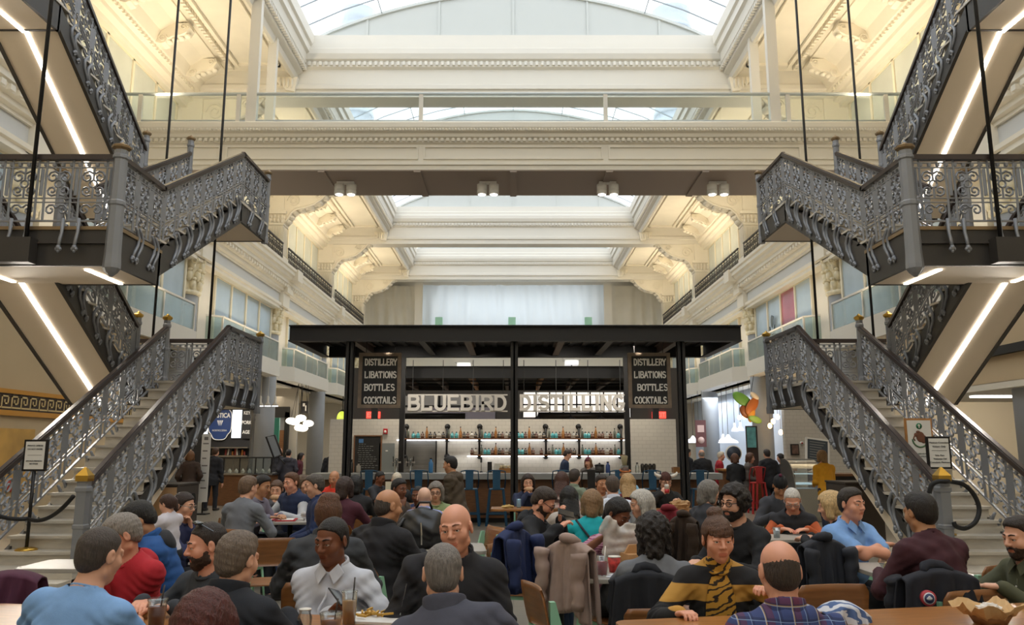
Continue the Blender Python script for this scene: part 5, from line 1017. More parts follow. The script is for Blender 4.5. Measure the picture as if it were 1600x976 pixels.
# ---------------------------------------------------------------- figures: smooth-blended bodies meshed by surface nets
class Field:
    def __init__(s, xs, ys, zs):
        s.ax = [np.asarray(a, np.float32) for a in (xs, ys, zs)]; s.F = np.full(tuple(len(a) for a in s.ax), 0.4, np.float32)
        s.cell = [float(np.max(np.diff(a))) for a in s.ax]
    def sl(s, lo, hi, m):
        r = []
        for k in range(3):
            a = max(int(np.searchsorted(s.ax[k], lo[k]-m-s.cell[k]*1.5))-1, 0); b = min(int(np.searchsorted(s.ax[k], hi[k]+m+s.cell[k]*1.5))+1, len(s.ax[k])); r.append(slice(a, max(b, a)))
        return tuple(r)
    def grid(s, q): return s.ax[0][q[0]][:, None, None], s.ax[1][q[1]][None, :, None], s.ax[2][q[2]][None, None, :]
    def _op(s, lo, hi, fn, k, mode):
        q = s.sl(lo, hi, max(k, 0.02))
        if any(t.stop <= t.start for t in q): return
        d = fn(*s.grid(q)).astype(np.float32); A = s.F[q]
        if mode == 'u':
            if k > 0: h = np.clip(0.5+0.5*(A-d)/k, 0, 1); s.F[q] = A*(1-h)+d*h-k*h*(1-h)
            else: s.F[q] = np.minimum(A, d)
        elif mode == 's':
            if k > 0: h = np.clip(0.5-0.5*(A+d)/k, 0, 1); s.F[q] = A*(1-h)-d*h+k*h*(1-h)
            else: s.F[q] = np.maximum(A, -d)
    def cap(s, a, b, ra, rb=None, k=0.03, mode='u', infl=0.0):
        a = np.asarray(a, float); b = np.asarray(b, float); rb = ra if rb is None else rb; ra += infl; rb += infl
        ba = b-a; L2 = float(ba@ba)+1e-12; R = max(ra, rb)
        def fn(X, Y, Z):
            h = np.clip(((X-a[0])*ba[0]+(Y-a[1])*ba[1]+(Z-a[2])*ba[2])/L2, 0, 1)
            return np.sqrt((X-a[0]-h*ba[0])**2+(Y-a[1]-h*ba[1])**2+(Z-a[2]-h*ba[2])**2)-(ra+(rb-ra)*h)
        s._op(np.minimum(a, b)-R, np.maximum(a, b)+R, fn, k, mode)
    def ell(s, c, r, M=None, k=0.03, mode='u', infl=0.0):
        c = np.asarray(c, float); r = np.asarray(r, float)+infl; M = np.eye(3) if M is None else M; R = np.abs(M)@r
        def fn(X, Y, Z):
            X = X-c[0]; Y = Y-c[1]; Z = Z-c[2]; p = [X*M[0, i]+Y*M[1, i]+Z*M[2, i] for i in range(3)]
            k0 = np.sqrt(sum((p[i]/r[i])**2 for i in range(3))); k1 = np.sqrt(sum((p[i]/r[i]**2)**2 for i in range(3)))+1e-6
            return k0*(k0-1)/k1
        s._op(c-R, c+R, fn, k, mode)
    def cut(s, fn):      # keep where fn<0
        X, Y, Z = s.grid((slice(None),)*3); s.F = np.maximum(s.F, fn(X, Y, Z)).astype(np.float32)
    def warp(s, fn):
        X, Y, Z = s.grid((slice(None),)*3); s.F = (s.F+fn(X, Y, Z)).astype(np.float32)
    def mesh(s):
        F = s.F; S = F < 0
        if not S.any(): return np.zeros((0, 3)), np.zeros((0, 4), int)
        c = S[:-1, :-1, :-1].astype(np.int8)
        acc = sum(S[i:F.shape[0]-1+i, j:F.shape[1]-1+j, l:F.shape[2]-1+l].astype(np.int8) for i in (0, 1) for j in (0, 1) for l in (0, 1))
        mix = (acc > 0) & (acc < 8); idx = np.argwhere(mix); ids = np.full(mix.shape, -1, np.int64); ids[mix] = np.arange(len(idx))
        off = np.array([(i, j, l) for i in (0, 1) for j in (0, 1) for l in (0, 1)]); V = np.stack([F[idx[:, 0]+o[0], idx[:, 1]+o[1], idx[:, 2]+o[2]] for o in off])
        P = np.zeros((len(idx), 3)); n = np.zeros(len(idx))
        for a in range(8):
            for b in range(a+1, 8):
                if abs(off[a]-off[b]).sum() != 1: continue
                m = (V[a] < 0) != (V[b] < 0); t = np.where(m, V[a]/np.where(m, V[a]-V[b], 1), 0)
                P += np.where(m[:, None], off[a]+t[:, None]*(off[b]-off[a]), 0); n += m
        P = idx+P/n[:, None]
        W = np.stack([np.interp(P[:, k], np.arange(len(s.ax[k])), s.ax[k]) for k in range(3)], 1)
        Q = []
        for ax in range(3):
            o1, o2 = [(1, 2), (2, 0), (0, 1)][ax]
            A = np.take(S, range(S.shape[ax]-1), ax); B_ = np.take(S, range(1, S.shape[ax]), ax); e = np.argwhere(A != B_)
            e = e[(e[:, o1] > 0) & (e[:, o2] > 0) & (e[:, o1] < F.shape[o1]-1) & (e[:, o2] < F.shape[o2]-1)]
            fl_ = A[e[:, 0], e[:, 1], e[:, 2]]; d1 = np.zeros(3, int); d1[o1] = 1; d2 = np.zeros(3, int); d2[o2] = 1
            g = lambda q: ids[q[:, 0], q[:, 1], q[:, 2]]
            q = np.stack([g(e-d1-d2), g(e-d2), g(e), g(e-d1)], 1); q[~fl_] = q[~fl_][:, ::-1]; Q.append(q)
        return W, np.concatenate(Q)
def np_mesh(name, W, Q, mats, parent=None, mi=None, relax=0):
    me = bpy.data.meshes.new(name); me.vertices.add(len(W)); me.vertices.foreach_set('co', np.asarray(W, np.float32).ravel())
    me.loops.add(len(Q)*4); me.loops.foreach_set('vertex_index', np.asarray(Q, np.int32).ravel()); me.polygons.add(len(Q)); me.polygons.foreach_set('loop_start', np.arange(len(Q), dtype=np.int32)*4)
    for m in (mats if isinstance(mats, (list, tuple)) else [mats]): me.materials.append(m)
    if mi is not None: me.polygons.foreach_set('material_index', np.asarray(mi, np.int32))
    me.polygons.foreach_set('use_smooth', np.ones(len(Q), bool)); me.update(calc_edges=True)
    o = bpy.data.objects.new(name, me); COL.objects.link(o)
    if parent: o.parent = parent
    return o
def axis_pts(lo, hi, coarse, fine=()):
    """coordinates from lo to hi, finer inside the given (a, b, step) spans"""
    p = [lo]
    while p[-1] < hi:
        x = p[-1]; st = coarse
        for a, b, f in fine:
            if a-coarse < x < b+f:
                st = min(st, f if x >= a-f else max(f, min(coarse, a-x)))
        p.append(x+st)
    return np.array(p)
def Rx(a): c, s = math.cos(a), math.sin(a); return np.array([[1, 0, 0], [0, c, -s], [0, s, c]])
def Ry(a): c, s = math.cos(a), math.sin(a); return np.array([[c, 0, s], [0, 1, 0], [-s, 0, c]])
def Rz(a): c, s = math.cos(a), math.sin(a); return np.array([[c, -s, 0], [s, c, 0], [0, 0, 1]])
V3 = lambda *a: np.array(a, float)
def ik(S, W, l1, l2, pole):
    d = W-S; D = np.linalg.norm(d); D2 = min(D, (l1+l2)*0.995); u = d/(D+1e-9); W = S+u*D2; a = (l1*l1-l2*l2+D2*D2)/(2*D2); h = math.sqrt(max(l1*l1-a*a, 0))
    p = np.asarray(pole, float); p = p-u*(p@u); p /= np.linalg.norm(p)+1e-9
    return S+u*a+p*h, W
SKIN = {'fair': '#D9A488', 'pink': '#DB9C80', 'tan': '#C08A66', 'brown': '#7A4A32', 'dark': '#5A3626', 'olive': '#B5835F', 'pale': '#E0B49C'}
def skin(n): return mat('skin_'+n, SKIN[n], 0.48, var=0.05, scale=14, sss=0.0)
def lipm(n): return mat('lips_'+n, tuple(np.array(hexc(SKIN[n]))*np.array([0.80, 0.55, 0.52])), 0.4)
def hairm(c): return mat('hair_'+c.strip('#'), c, 0.5, var=0.35, scale=120, bump=0.8, bscale=210, stretch=(1, 1, 0.18))
def cloth(c): return mat('cloth_'+c.strip('#'), c, 0.85, var=0.08, scale=16, bump=0.09, bscale=260) if c.startswith('#') else _M[c]
pattern('plaid', 'brick', '#2F3B66', '#8C3B45', (1, 1, 1), 0.85, rot=(PI/2, 0, 0), bw=0.055, rh=0.05, mortar=0.008, offset=0.0)
def _plaid():
    m = mat('plaid_shirt', '#2C3862', 0.85); nt = m.node_tree; b = nt.nodes['Principled BSDF']; tc = nt.nodes.new('ShaderNodeTexCoord'); sp = nt.nodes.new('ShaderNodeSeparateXYZ'); nt.links.new(tc.outputs['Object'], sp.inputs[0])
    cur = None
    for ax, per, wd, col in (('X', 0.105, 0.34, '#5B2438'), ('Z', 0.105, 0.34, '#6A2436'), ('X', 0.0525, 0.22, '#1C2444'), ('Z', 0.0525, 0.22, '#1C2444'), ('X', 0.105, 0.055, '#C9A86A'), ('Z', 0.105, 0.055, '#C9A86A'), ('X', 0.0525, 0.05, '#8FA7C9'), ('Z', 0.0525, 0.05, '#8FA7C9')):
        d = nt.nodes.new('ShaderNodeMath'); d.operation = 'DIVIDE'; d.inputs[1].default_value = per; nt.links.new(sp.outputs[ax], d.inputs[0]); f = nt.nodes.new('ShaderNodeMath'); f.operation = 'FRACT'; nt.links.new(d.outputs[0], f.inputs[0])
        g = nt.nodes.new('ShaderNodeMath'); g.operation = 'LESS_THAN'; g.inputs[1].default_value = wd; nt.links.new(f.outputs[0], g.inputs[0]); sc = nt.nodes.new('ShaderNodeMath'); sc.operation = 'MULTIPLY'; sc.inputs[1].default_value = 0.6; nt.links.new(g.outputs[0], sc.inputs[0])
        mx = nt.nodes.new('ShaderNodeMix'); mx.data_type = 'RGBA'; nt.links.new(sc.outputs[0], mx.inputs[0])
        if cur is None: mx.inputs[6].default_value = (*hexc('#33406F'), 1)
        else: nt.links.new(cur, mx.inputs[6])
        mx.inputs[7].default_value = (*hexc(col), 1); cur = mx.outputs[2]
    nt.links.new(cur, b.inputs['Base Color'])
_plaid()
pattern('mustard_stripe', 'wave', '#1B1A1C', '#B98A3E', (1, 1, 1), 0.9, dir='Z', p0=0.49, p1=0.51)
_M['mustard_stripe'].node_tree.nodes['Mapping'].inputs['Scale'].default_value = (1, 1, 1.75); _M['mustard_stripe'].node_tree.nodes['Mapping'].inputs['Location'].default_value = (0, 0, 0.13)
pattern('snake_print', 'wave', '#C08F35', '#2F2215', (9, 9, 16), 0.8, dir='DIAGONAL', dist=9, p0=0.62, p1=0.72)
pattern('pink_pattern', 'wave', '#B98A9C', '#7A3E5A', (10, 10, 18), 0.85, dir='Z', dist=9, p0=0.35, p1=0.65)
pattern('pink_check', 'brick', '#D58C93', '#EBD5D2', (1, 1, 1), 0.85, bw=0.03, rh=0.03, mortar=0.008)
PEOPLE = []
def person(lb, px, py, d, face, mode='sit', skin_='fair', hair='short', hc='#3A2A1E', top='sweater', tc='#444444', tc2=None, leg='#23262E', hy=0, hp=10, hr=0, lean=8, arms='table', build_=1.0, sc=1.0, beard=None, glasses=None, hat=None, det=None, shoe='#2A2523', hipd=None, kid=False, roll=0, bare=False, acc=None, sleeve=None, seat_leg=True, twist=0):
    """px, py: centre of the head in the photograph; d: distance; face: where the body faces (0 camera, 90 image right, 180 away)"""
    near = d < 4.8; mid = d < 13.5
    cf, cc = (0.0042, 0.015) if near else ((0.0065, 0.02) if d < 9.2 else ((0.0085, 0.024) if mid else (0.012, 0.028)))
    if det: cf, cc = det
    Hw = np.array(atd(px, py, d)); hip_h = None
    L = math.radians(lean); RO = math.radians(roll); sp = 0.51*sc
    T = Ry(RO)@Rx(-L)                                       # torso frame: columns right, forward, up
    up, fw, rt = T[:, 2], T[:, 1], T[:, 0]
    NB = up*sp
    HR = Rz(math.radians(-hy))@Rx(math.radians(-hp))@Ry(math.radians(hr))    # head frame, hy positive turns to the figure's right
    nd = 0.6*up+0.4*V3(0, 0, 1)
    hs = sc*(1.02 if not kid else 1.14)
    HC = NB+nd*0.155*sc+HR@V3(0, 0.018, 0.0)*sc+V3(0, 0.012, 0)*sc
    aw = math.radians(face)+PI; RW = Rz(aw)
    base = Hw-RW@HC; hipz = base[2]
    if mode == 'sit': hz = hipz
    else: hz = hipz
    h = lambda x, y, z: HC+HR@(V3(x, y, z)*hs)
    t_ = lambda x, y, z: V3(x*rt[0], x*rt[1], x*rt[2])*sc+fw*y*sc+up*z*sc
    # limbs
    shw = 0.168*build_**0.6
    tw = Rz(math.radians(-twist))
    SH = {s: t_(s*shw, 0.0, 0.425) for s in (-1, 1)}
    tz = 0.775-hipz                       # table height in body coordinates
    pre = {'table': {s: V3(s*0.13, 0.40, tz+0.03) for s in (-1, 1)}, 'lap': {s: V3(s*0.12, 0.32, 0.16) for s in (-1, 1)}, 'down': {s: t_(s*0.27, 0.05, -0.10) for s in (-1, 1)},
           'phone': {s: V3(s*0.05, 0.34, 0.30) for s in (-1, 1)}, 'chin': {1: h(0.02, 0.105, -0.205), -1: V3(-0.05, 0.36, tz+0.03)}, 'chinl': {-1: h(-0.02, 0.105, -0.205), 1: V3(0.05, 0.36, tz+0.03)},
           'eat': {1: h(0.03, 0.15, -0.14), -1: h(-0.04, 0.15, -0.15)}, 'cross': {1: V3(-0.15, 0.25, tz+0.09), -1: V3(0.14, 0.29, tz+0.07)}, 'front': {s: t_(s*0.10, 0.30, 0.12) for s in (-1, 1)},
           'raise': {1: h(0.12, 0.22, -0.12), -1: V3(-0.13, 0.38, tz+0.03)}, 'pockets': {s: t_(s*0.2, 0.12, 0.02) for s in (-1, 1)}, 'oneface': {-1: V3(-0.14, 0.40, tz+0.03), 1: h(0.09, 0.08, -0.13)}}[arms] if isinstance(arms, str) else arms
    if isinstance(arms, dict): pre = {s_: (RW.T@(np.array(v)-base) if isinstance(v, Vector) else v) for s_, v in pre.items()}
    l1, l2 = 0.285*sc, 0.255*sc; ARM = {}
    for s in (-1, 1):
        W = np.asarray(pre[s], float); pole = V3(s*0.8, -0.55, -0.7) if mode == 'sit' else V3(s*0.5, -1.0, -0.2)
        if isinstance(arms, str) and arms == 'cross': pole = V3(s*1.0, 0.15, -0.25)
        E, W = ik(SH[s], W, l1, l2, pole); ARM[s] = (SH[s], E, W)
    LEG = {}
    fl_ = -hipz
    for s in (-1, 1):
        HJ = V3(s*0.088*sc, 0, -0.02)
        if mode == 'sit':
            K = V3(s*0.12, 0.43*sc, min(0.06, 0.5-hipz) if hipz > 0.3 else 0.02); A = V3(s*0.13, 0.40*sc+0.02, fl_+0.085)
            if A[2] > K[2]-0.2: A[2] = K[2]-0.42
        else:
            K = V3(s*0.10, 0.02+0.03*s, fl_*0.52); A = V3(s*0.11, -0.02+0.05*s, fl_+0.085)
        LEG[s] = (HJ, K, A)
    B = build_
    def torso(F, infl, k=0.05, upto=1.0):
        F.ell(t_(0, 0.0, 0.32), (0.150*B*sc, 0.112*B*sc, 0.175*sc), T, k, infl=infl); F.cap(t_(-shw*0.9, -0.005, 0.415), t_(shw*0.9, -0.005, 0.415), 0.056*sc, k=0.06, infl=infl)
        for s in (-1, 1): F.cap(t_(s*0.03, -0.015, 0.485), t_(s*shw*0.95, -0.005, 0.432), 0.044*sc, 0.044*sc, k=0.05, infl=infl)
        F.ell(t_(0, 0.012, 0.14), (0.145*B*sc, 0.118*B**1.3*sc, 0.17*sc), T, k, infl=infl); F.ell(t_(0, 0.0, -0.02), (0.165*B*sc, 0.125*B*sc, 0.12*sc), T, k, infl=infl)
        F.cap(t_(0, -0.01, 0.43), t_(0, 0.0, 0.50), 0.085*sc, 0.06*sc, k=0.06, infl=infl)
    def arm(F, s, infl, upto=2, k=0.025):
        S_, E, W = ARM[s]; F.cap(S_, E, 0.050*sc*B**0.5, 0.038*sc*B**0.4, k=0.04, infl=infl)
        if upto > 1: F.cap(E, W, 0.041*sc*B**0.4, 0.028*sc, k=k, infl=infl)
    def leg_(F, s, infl, foot=False):
        HJ, K, A = LEG[s]; F.cap(HJ, K, 0.085*sc*B**0.6, 0.058*sc, k=0.03, infl=infl); F.cap(K, A, 0.056*sc, 0.040*sc, k=0.03, infl=infl)
    # ---- the body itself
    hb = [HC-0.15*hs, HC+0.15*hs]; lo = V3(-0.36*sc, -0.2*sc, fl_-0.02); hi = V3(0.36*sc, 0.6*sc, HC[2]+0.16*hs)
    allp = [HC]+[p for s in (-1, 1) for p in ARM[s]+LEG[s]]
    lo = np.minimum(lo, np.min(allp, 0)-0.14*sc); hi = np.maximum(hi, np.max(allp, 0)+0.15*sc)
    lo[2] = fl_-0.01
    spans = [[(HC[k]-0.125*hs, HC[k]+0.135*hs, cf)] for k in range(3)]
    if mid:
        for s in (-1, 1):
            dr = ARM[s][2]-ARM[s][1]; dr /= np.linalg.norm(dr)+1e-9; c = ARM[s][2]+dr*0.08
            for k in range(3): spans[k].append((c[k]-0.10, c[k]+0.10, cf*1.15))
    F = Field(*[axis_pts(lo[k], hi[k], cc, spans[k]) for k in range(3)])
    torso(F, -0.012)
    for s in (-1, 1): leg_(F, s, -0.008); arm(F, s, -0.002 if (bare or sleeve) else -0.005)
    for s in (-1, 1):
        A = LEG[s][2]; F.cap(A+V3(0, 0, -0.02), A+V3(s*0.02, 0.15*sc, -0.045), 0.035*sc, 0.028*sc, k=0.02)
    # head and neck
    F.cap(NB-up*0.03*sc, HC+HR@V3(0, -0.015, -0.05)*hs, 0.060*sc*B**0.4, 0.054*sc, k=0.03)
    F.ell(h(0, -0.016, 0.028), V3(0.075, 0.095, 0.086)*hs, HR, 0.02); F.ell(h(0, 0.026, -0.042), V3(0.060 if hair not in ('bun', 'bob', 'long', 'pony') else 0.056, 0.062, 0.074)*hs, HR, 0.03)
    fem = hair in ('bun', 'bob', 'long', 'pony', 'updo') and not beard; jw = 0.8 if fem else 1.0
    F.ell(h(0, 0.060 if fem else 0.062, -0.092 if fem else -0.094), V3(0.023 if fem else 0.028, 0.022, 0.018)*hs, HR, 0.025)
    for s in (-1, 1): F.cap(h(s*0.045*jw, 0.0, -0.072), h(0, 0.05, -0.098), 0.021*jw*hs, k=0.02)
    for s in (-1, 1):
        F.ell(h(s*0.040, 0.052, -0.03), V3(0.026, 0.026, 0.026)*hs, HR, 0.025)
        if cf < 0.012:
            F.ell(h(s*0.031, 0.092, 0.0), V3(0.017, 0.014, 0.010)*hs, HR, 0.012, 's'); F.cap(h(s*0.015, 0.0815, 0.0075), h(s*0.031, 0.0845, 0.0088), 0.0056*hs, k=0.004); F.cap(h(s*0.031, 0.0845, 0.0088), h(s*0.047, 0.074, 0.0055), 0.0056*hs, k=0.004); F.cap(h(s*0.015, 0.081, -0.0088), h(s*0.045, 0.074, -0.0085), 0.0052*hs, k=0.006)
        F.cap(h(s*0.010, 0.083, 0.021), h(s*0.046, 0.070, 0.022), (0.006 if fem else 0.0085)*hs, k=0.014)
        F.ell(h(s*0.078, -0.012, -0.008), V3(0.010, 0.020, 0.032)*hs, HR@Rz(s*-0.35), 0.008)
        if cf < 0.008: F.ell(h(s*0.090, -0.006, -0.004), V3(0.007, 0.010, 0.017)*hs, HR, 0.006, 's')
    F.cap(h(0, 0.083, 0.012), h(0, 0.106, -0.026), (0.0075 if fem else 0.0085)*hs, (0.0105 if fem else 0.0125)*hs, k=0.012)
    for s in (-1, 1): F.ell(h(s*0.012, 0.096, -0.031), V3(0.0085, 0.011, 0.008)*hs, HR, 0.008)
    if cf < 0.012:
        F.cap(h(-0.019, 0.082, -0.060), h(0.019, 0.082, -0.060), 0.0068*hs, k=0.008); F.cap(h(-0.016, 0.082, -0.071), h(0.016, 0.082, -0.071), 0.0075*hs, k=0.008); F.cap(h(-0.02, 0.094, -0.0655), h(0.02, 0.094, -0.0655), 0.003*hs, k=0.004, mode='s')
    # hands: palm, four fingers, thumb
    for s in (-1, 1):
        S_, E, W = ARM[s]; dr = W-E; dr /= np.linalg.norm(dr)+1e-9
        flat = isinstance(arms, str) and arms in ('table', 'cross')
        if flat: dr = V3(dr[0], dr[1], min(dr[2], 0.0)*0.3); dr /= np.linalg.norm(dr)
        nrm = V3(0, 0, 1) if (flat or abs(dr[2]) < 0.75) else V3(0, -1, 0)
        if isinstance(arms, str) and arms in ('chin', 'chinl', 'eat', 'raise', 'oneface'): nrm = V3(s*0.7, 0.5, -0.2)
        if mode != 'sit' and isinstance(arms, str) and arms == 'down': nrm = V3(s*1.0, 0, 0)
        sd = np.cross(dr, nrm); sd /= np.linalg.norm(sd)+1e-9; nrm = np.cross(sd, dr); th = -s
        if not mid: F.ell(W+dr*0.05*sc, (0.04*sc, 0.055*sc, 0.022*sc), np.stack([sd, dr, nrm], 1), 0.02); F.cap(W+dr*0.08*sc, W+dr*0.15*sc-nrm*0.03*sc, 0.026*sc, 0.015*sc, k=0.015); continue
        for i in range(4):
            o_ = (i-1.5)*0.0195; F.cap(W+sd*o_*0.6*sc, W+(dr*0.082+sd*o_)*sc, 0.0165*sc, 0.0125*sc, k=0.010)
            ln = (0.068, 0.080, 0.075, 0.058)[i if th*s < 0 else 3-i]; cu = 0.55 if flat else 1.0
            p0 = W+(dr*0.086+sd*o_)*sc; a1 = 0.35*cu; p1 = p0+(dr*math.cos(a1)-nrm*math.sin(a1))*ln*0.5*sc; a2 = 1.1*cu; p2 = p1+(dr*math.cos(a2)-nrm*math.sin(a2))*ln*0.32*sc; a3 = 1.7*cu; p3 = p2+(dr*math.cos(a3)-nrm*math.sin(a3))*ln*0.25*sc
            F.cap(p0, p1, 0.0098*sc, 0.0088*sc, k=0.004); F.cap(p1, p2, 0.0088*sc, 0.008*sc, k=0.003); F.cap(p2, p3, 0.008*sc, 0.0068*sc, k=0.003)
        tb = W+(dr*0.025-sd*s*0.030)*sc; F.cap(W+dr*0.02*sc, tb, 0.016*sc, 0.015*sc, k=0.008); tm = tb+(dr*0.035-sd*s*0.022-nrm*0.008)*sc; F.cap(tb, tm, 0.0135*sc, 0.0108*sc, k=0.006); F.cap(tm, tm+(dr*0.028-nrm*0.006)*sc, 0.0105*sc, 0.0082*sc, k=0.004)
    W_, Q = F.mesh()
    ctr = (W_[Q].mean(1)-HC)@HR/hs
    mi = ((np.abs(ctr[:, 0]) < 0.0245-0.5*np.abs(ctr[:, 2]+0.0655)) & (ctr[:, 2] > -0.0755) & (ctr[:, 2] < -0.0565) & (ctr[:, 1] > 0.077)).astype(int)
    root = np_mesh('person', W_, Q, [skin(skin_), lipm(skin_)], mi=mi)
    root.location = base; root.rotation_euler = (0, 0, aw); tag(root, lb, 'child' if kid else 'person')
    R4 = lambda p: tuple(p)
    # eyes
    if d < 13.5 and abs((face-hy+180) % 360-180) < 125:
        for s in (-1, 1):
            e = MB(); c = h(s*0.0305, 0.0730, 0.0); e.ball((0, 0, 0), 0.0125*hs, 12, 8); eye = e.build('eye', mat('eye_white', '#D8D2CB', 0.25), root); eye.location = c
            i_ = MB(); f_ = HR@V3(0, 1, 0); i_.ball((0, 0, 0), (0.0062*hs,)*3, 10, 6); ir = i_.build('iris', mat('iris_dark', '#2E2018', 0.2), eye); ir.location = tuple(f_*0.0078*hs)
            if cf < 0.012:
                bw = MB(); bw.tube([R4(h(s*0.012, 0.0915, 0.024)), R4(h(s*0.028, 0.088, 0.030)), R4(h(s*0.046, 0.076, 0.026))], [0.004*hs, 0.0045*hs, 0.0025*hs], 6); bw.build('eyebrow', hairm(hc if hair != 'bald' else '#9A6E56'), root)
    # ---- hair
    hm = hairm(hc)
    def hgrid(ex=0.02, dn=0.12, st=None):
        st = st or (0.0062 if near else (0.010 if mid else 0.016)); e = 0.115*hs+ex
        lo_ = HC-V3(e, e+0.02, dn+0.02); hi_ = HC+V3(e, e+0.02, 0.14*hs+ex); return Field(*[np.arange(lo_[k], hi_[k]+st, st) for k in range(3)])
    def loc(X, Y, Z): X = X-HC[0]; Y = Y-HC[1]; Z = Z-HC[2]; return [(X*HR[0, i]+Y*HR[1, i]+Z*HR[2, i])/hs for i in range(3)]
    seed = (px*7+py*3) % 17
    def strands(a, f):
        def fn(X, Y, Z): x, y, z = loc(X, Y, Z); an = np.arctan2(x, y+0.02); return a*np.sin(an*f+np.sin(z*40+seed)*0.8+seed)+a*0.6*np.sin(z*f*6+x*60+seed)
        return fn
    if hair in ('short', 'buzz', 'balding', 'ring', 'flat', 'bun', 'updo', 'pony'):
        th = {'short': 0.009, 'buzz': 0.0045, 'balding': 0.006, 'ring': 0.006, 'flat': 0.012, 'bun': 0.010, 'updo': 0.016, 'pony': 0.010}[hair]
        G = hgrid(0.05, 0.14); G.ell(h(0, -0.016, 0.028), V3(0.075, 0.095, 0.086)*hs, HR, 0, infl=th*hs)
        if hair == 'short': G.ell(h(0, 0.012, 0.080), V3(0.062, 0.066, 0.042)*hs, HR, 0.02)
        G.ell(h(0, -0.05, -0.03), V3(0.060, 0.052, 0.055)*hs, HR, 0.03, infl=th*0.6*hs)
        zz = [-0.2, -0.075, -0.06, -0.02, 0.0, 0.03, 0.055, 0.075, 0.2]; yy = [-0.06, -0.06, -0.035, -0.014, 0.010, 0.022, 0.040, 0.070, 0.3] if hair not in ('ring', 'balding') else [-0.06, -0.06, -0.035, -0.012, 0.012, 0.014, 0.010, -0.01, -0.05]
        if hair in ('bun', 'updo', 'pony'): yy = [-0.02, -0.02, -0.02, 0.005, 0.02, 0.036, 0.058, 0.09, 0.3]
        def face_cut(X, Y, Z): x, y, z = loc(X, Y, Z); return (y-np.interp(z, zz, yy)-0.25*np.abs(x)*(z > 0.03)*(hair == 'balding')*0)*hs*0.9
        G.cut(face_cut)
        G.cut(lambda X, Y, Z: (-(loc(X, Y, Z)[2])-0.085)*hs)
        if hair == 'ring': G.warp(lambda X, Y, Z: (lambda x, y, z: np.maximum(z+0.035-0.2*np.maximum(-y-0.05, 0), 0)*0.105*hs)(*loc(X, Y, Z)))
        if hair == 'balding': G.ell(h(0, 0.03, 0.105), V3(0.045, 0.075, 0.03)*hs, HR, 0.01, 's')
        if hair == 'bun': G.ell(h(0, -0.06, 0.125), V3(0.045, 0.045, 0.038)*hs, HR, 0.015)
        if hair == 'updo': G.ell(h(0, -0.05, 0.10), V3(0.062, 0.06, 0.05)*hs, HR, 0.02); G.ell(h(0.03, -0.02, 0.115), V3(0.04, 0.045, 0.035)*hs, HR, 0.02)
        if hair == 'pony': G.ell(h(0, -0.11, 0.0), V3(0.03, 0.03, 0.05)*hs, HR, 0.02); G.cap(h(0, -0.12, -0.01), h(0, -0.115, -0.12), 0.025, 0.014, k=0.02)
        G.warp(strands(0.0007 if hair in ('buzz', 'ring', 'balding') else 0.0016, 34))
        np_mesh('hair', *G.mesh(), hm, root)
        if hair == 'bun':      # straight fringe across the forehead
            G = hgrid(0.03, 0.1); G.ell(h(0, 0.012, 0.03), V3(0.074, 0.083, 0.078)*hs, HR, 0); G.cut(lambda X, Y, Z: (lambda x, y, z: np.maximum(np.maximum(0.02-y, 0.022+0.12*np.abs(x)-z), np.abs(x)-0.062)*hs)(*loc(X, Y, Z))); G.warp(strands(0.002, 40)); np_mesh('fringe', *G.mesh(), hm, root)
    elif hair in ('bob', 'long', 'curly', 'afro'):
        dn = {'bob': 0.15, 'long': 0.42, 'curly': 0.20, 'afro': 0.12}[hair]; th = {'bob': 0.022, 'long': 0.016, 'curly': 0.032, 'afro': 0.03}[hair]
        G = hgrid(0.07, dn*hs+0.06, (0.0078 if near else (0.011 if mid else 0.017))); G.ell(h(0, -0.016, 0.028), V3(0.075, 0.095, 0.086)*hs, HR, 0, infl=th*hs)
        if hair != 'afro':
            zb = {'bob': -0.085, 'long': -0.10, 'curly': -0.11}[hair]
            for s in (-1, 1): G.cap(h(s*0.066, -0.012, 0.02), h(s*0.076, 0.004, zb), 0.040*hs, 0.034*hs, k=0.03)
            G.cap(h(0, -0.07, 0.0), h(0, -0.075, zb-0.01), 0.066*hs, 0.060*hs, k=0.03)
            if hair == 'long':
                for x in (-0.05, 0, 0.05): G.cap(h(x, -0.085, -0.08), HC+HR@V3(x*0.9, -0.10, -0.12)*hs*0.6+(t_(x, -0.125, 0.27)-HC)*0.62+HR@V3(0, -0.1, 0)*0.3, 0.045*hs, 0.030*hs, k=0.03)
        zz = [-0.3, -0.06, 0.0, 0.035, 0.06, 0.08, 0.2]; yy = [0.022, 0.022, 0.030, 0.045, 0.062, 0.10, 0.4]
        def fc(X, Y, Z): x, y, z = loc(X, Y, Z); return np.where(np.abs(x) < 0.066, (y-np.interp(z, zz, yy))*hs, (y-0.062)*hs)
        G.cut(fc)
        if hair in ('curly', 'afro'):
            a = 0.009*hs; G.warp(lambda X, Y, Z: a*np.sin(X*95+np.sin(Y*60)*1.5)*np.sin(Y*90+np.sin(Z*70))*np.sin(Z*85+1)*1.6+a*0.5*np.sin(X*160+Z*120)*np.sin(Y*150))
        else: G.warp(strands(0.0024, 30))
        np_mesh('hair', *G.mesh(), hm, root)
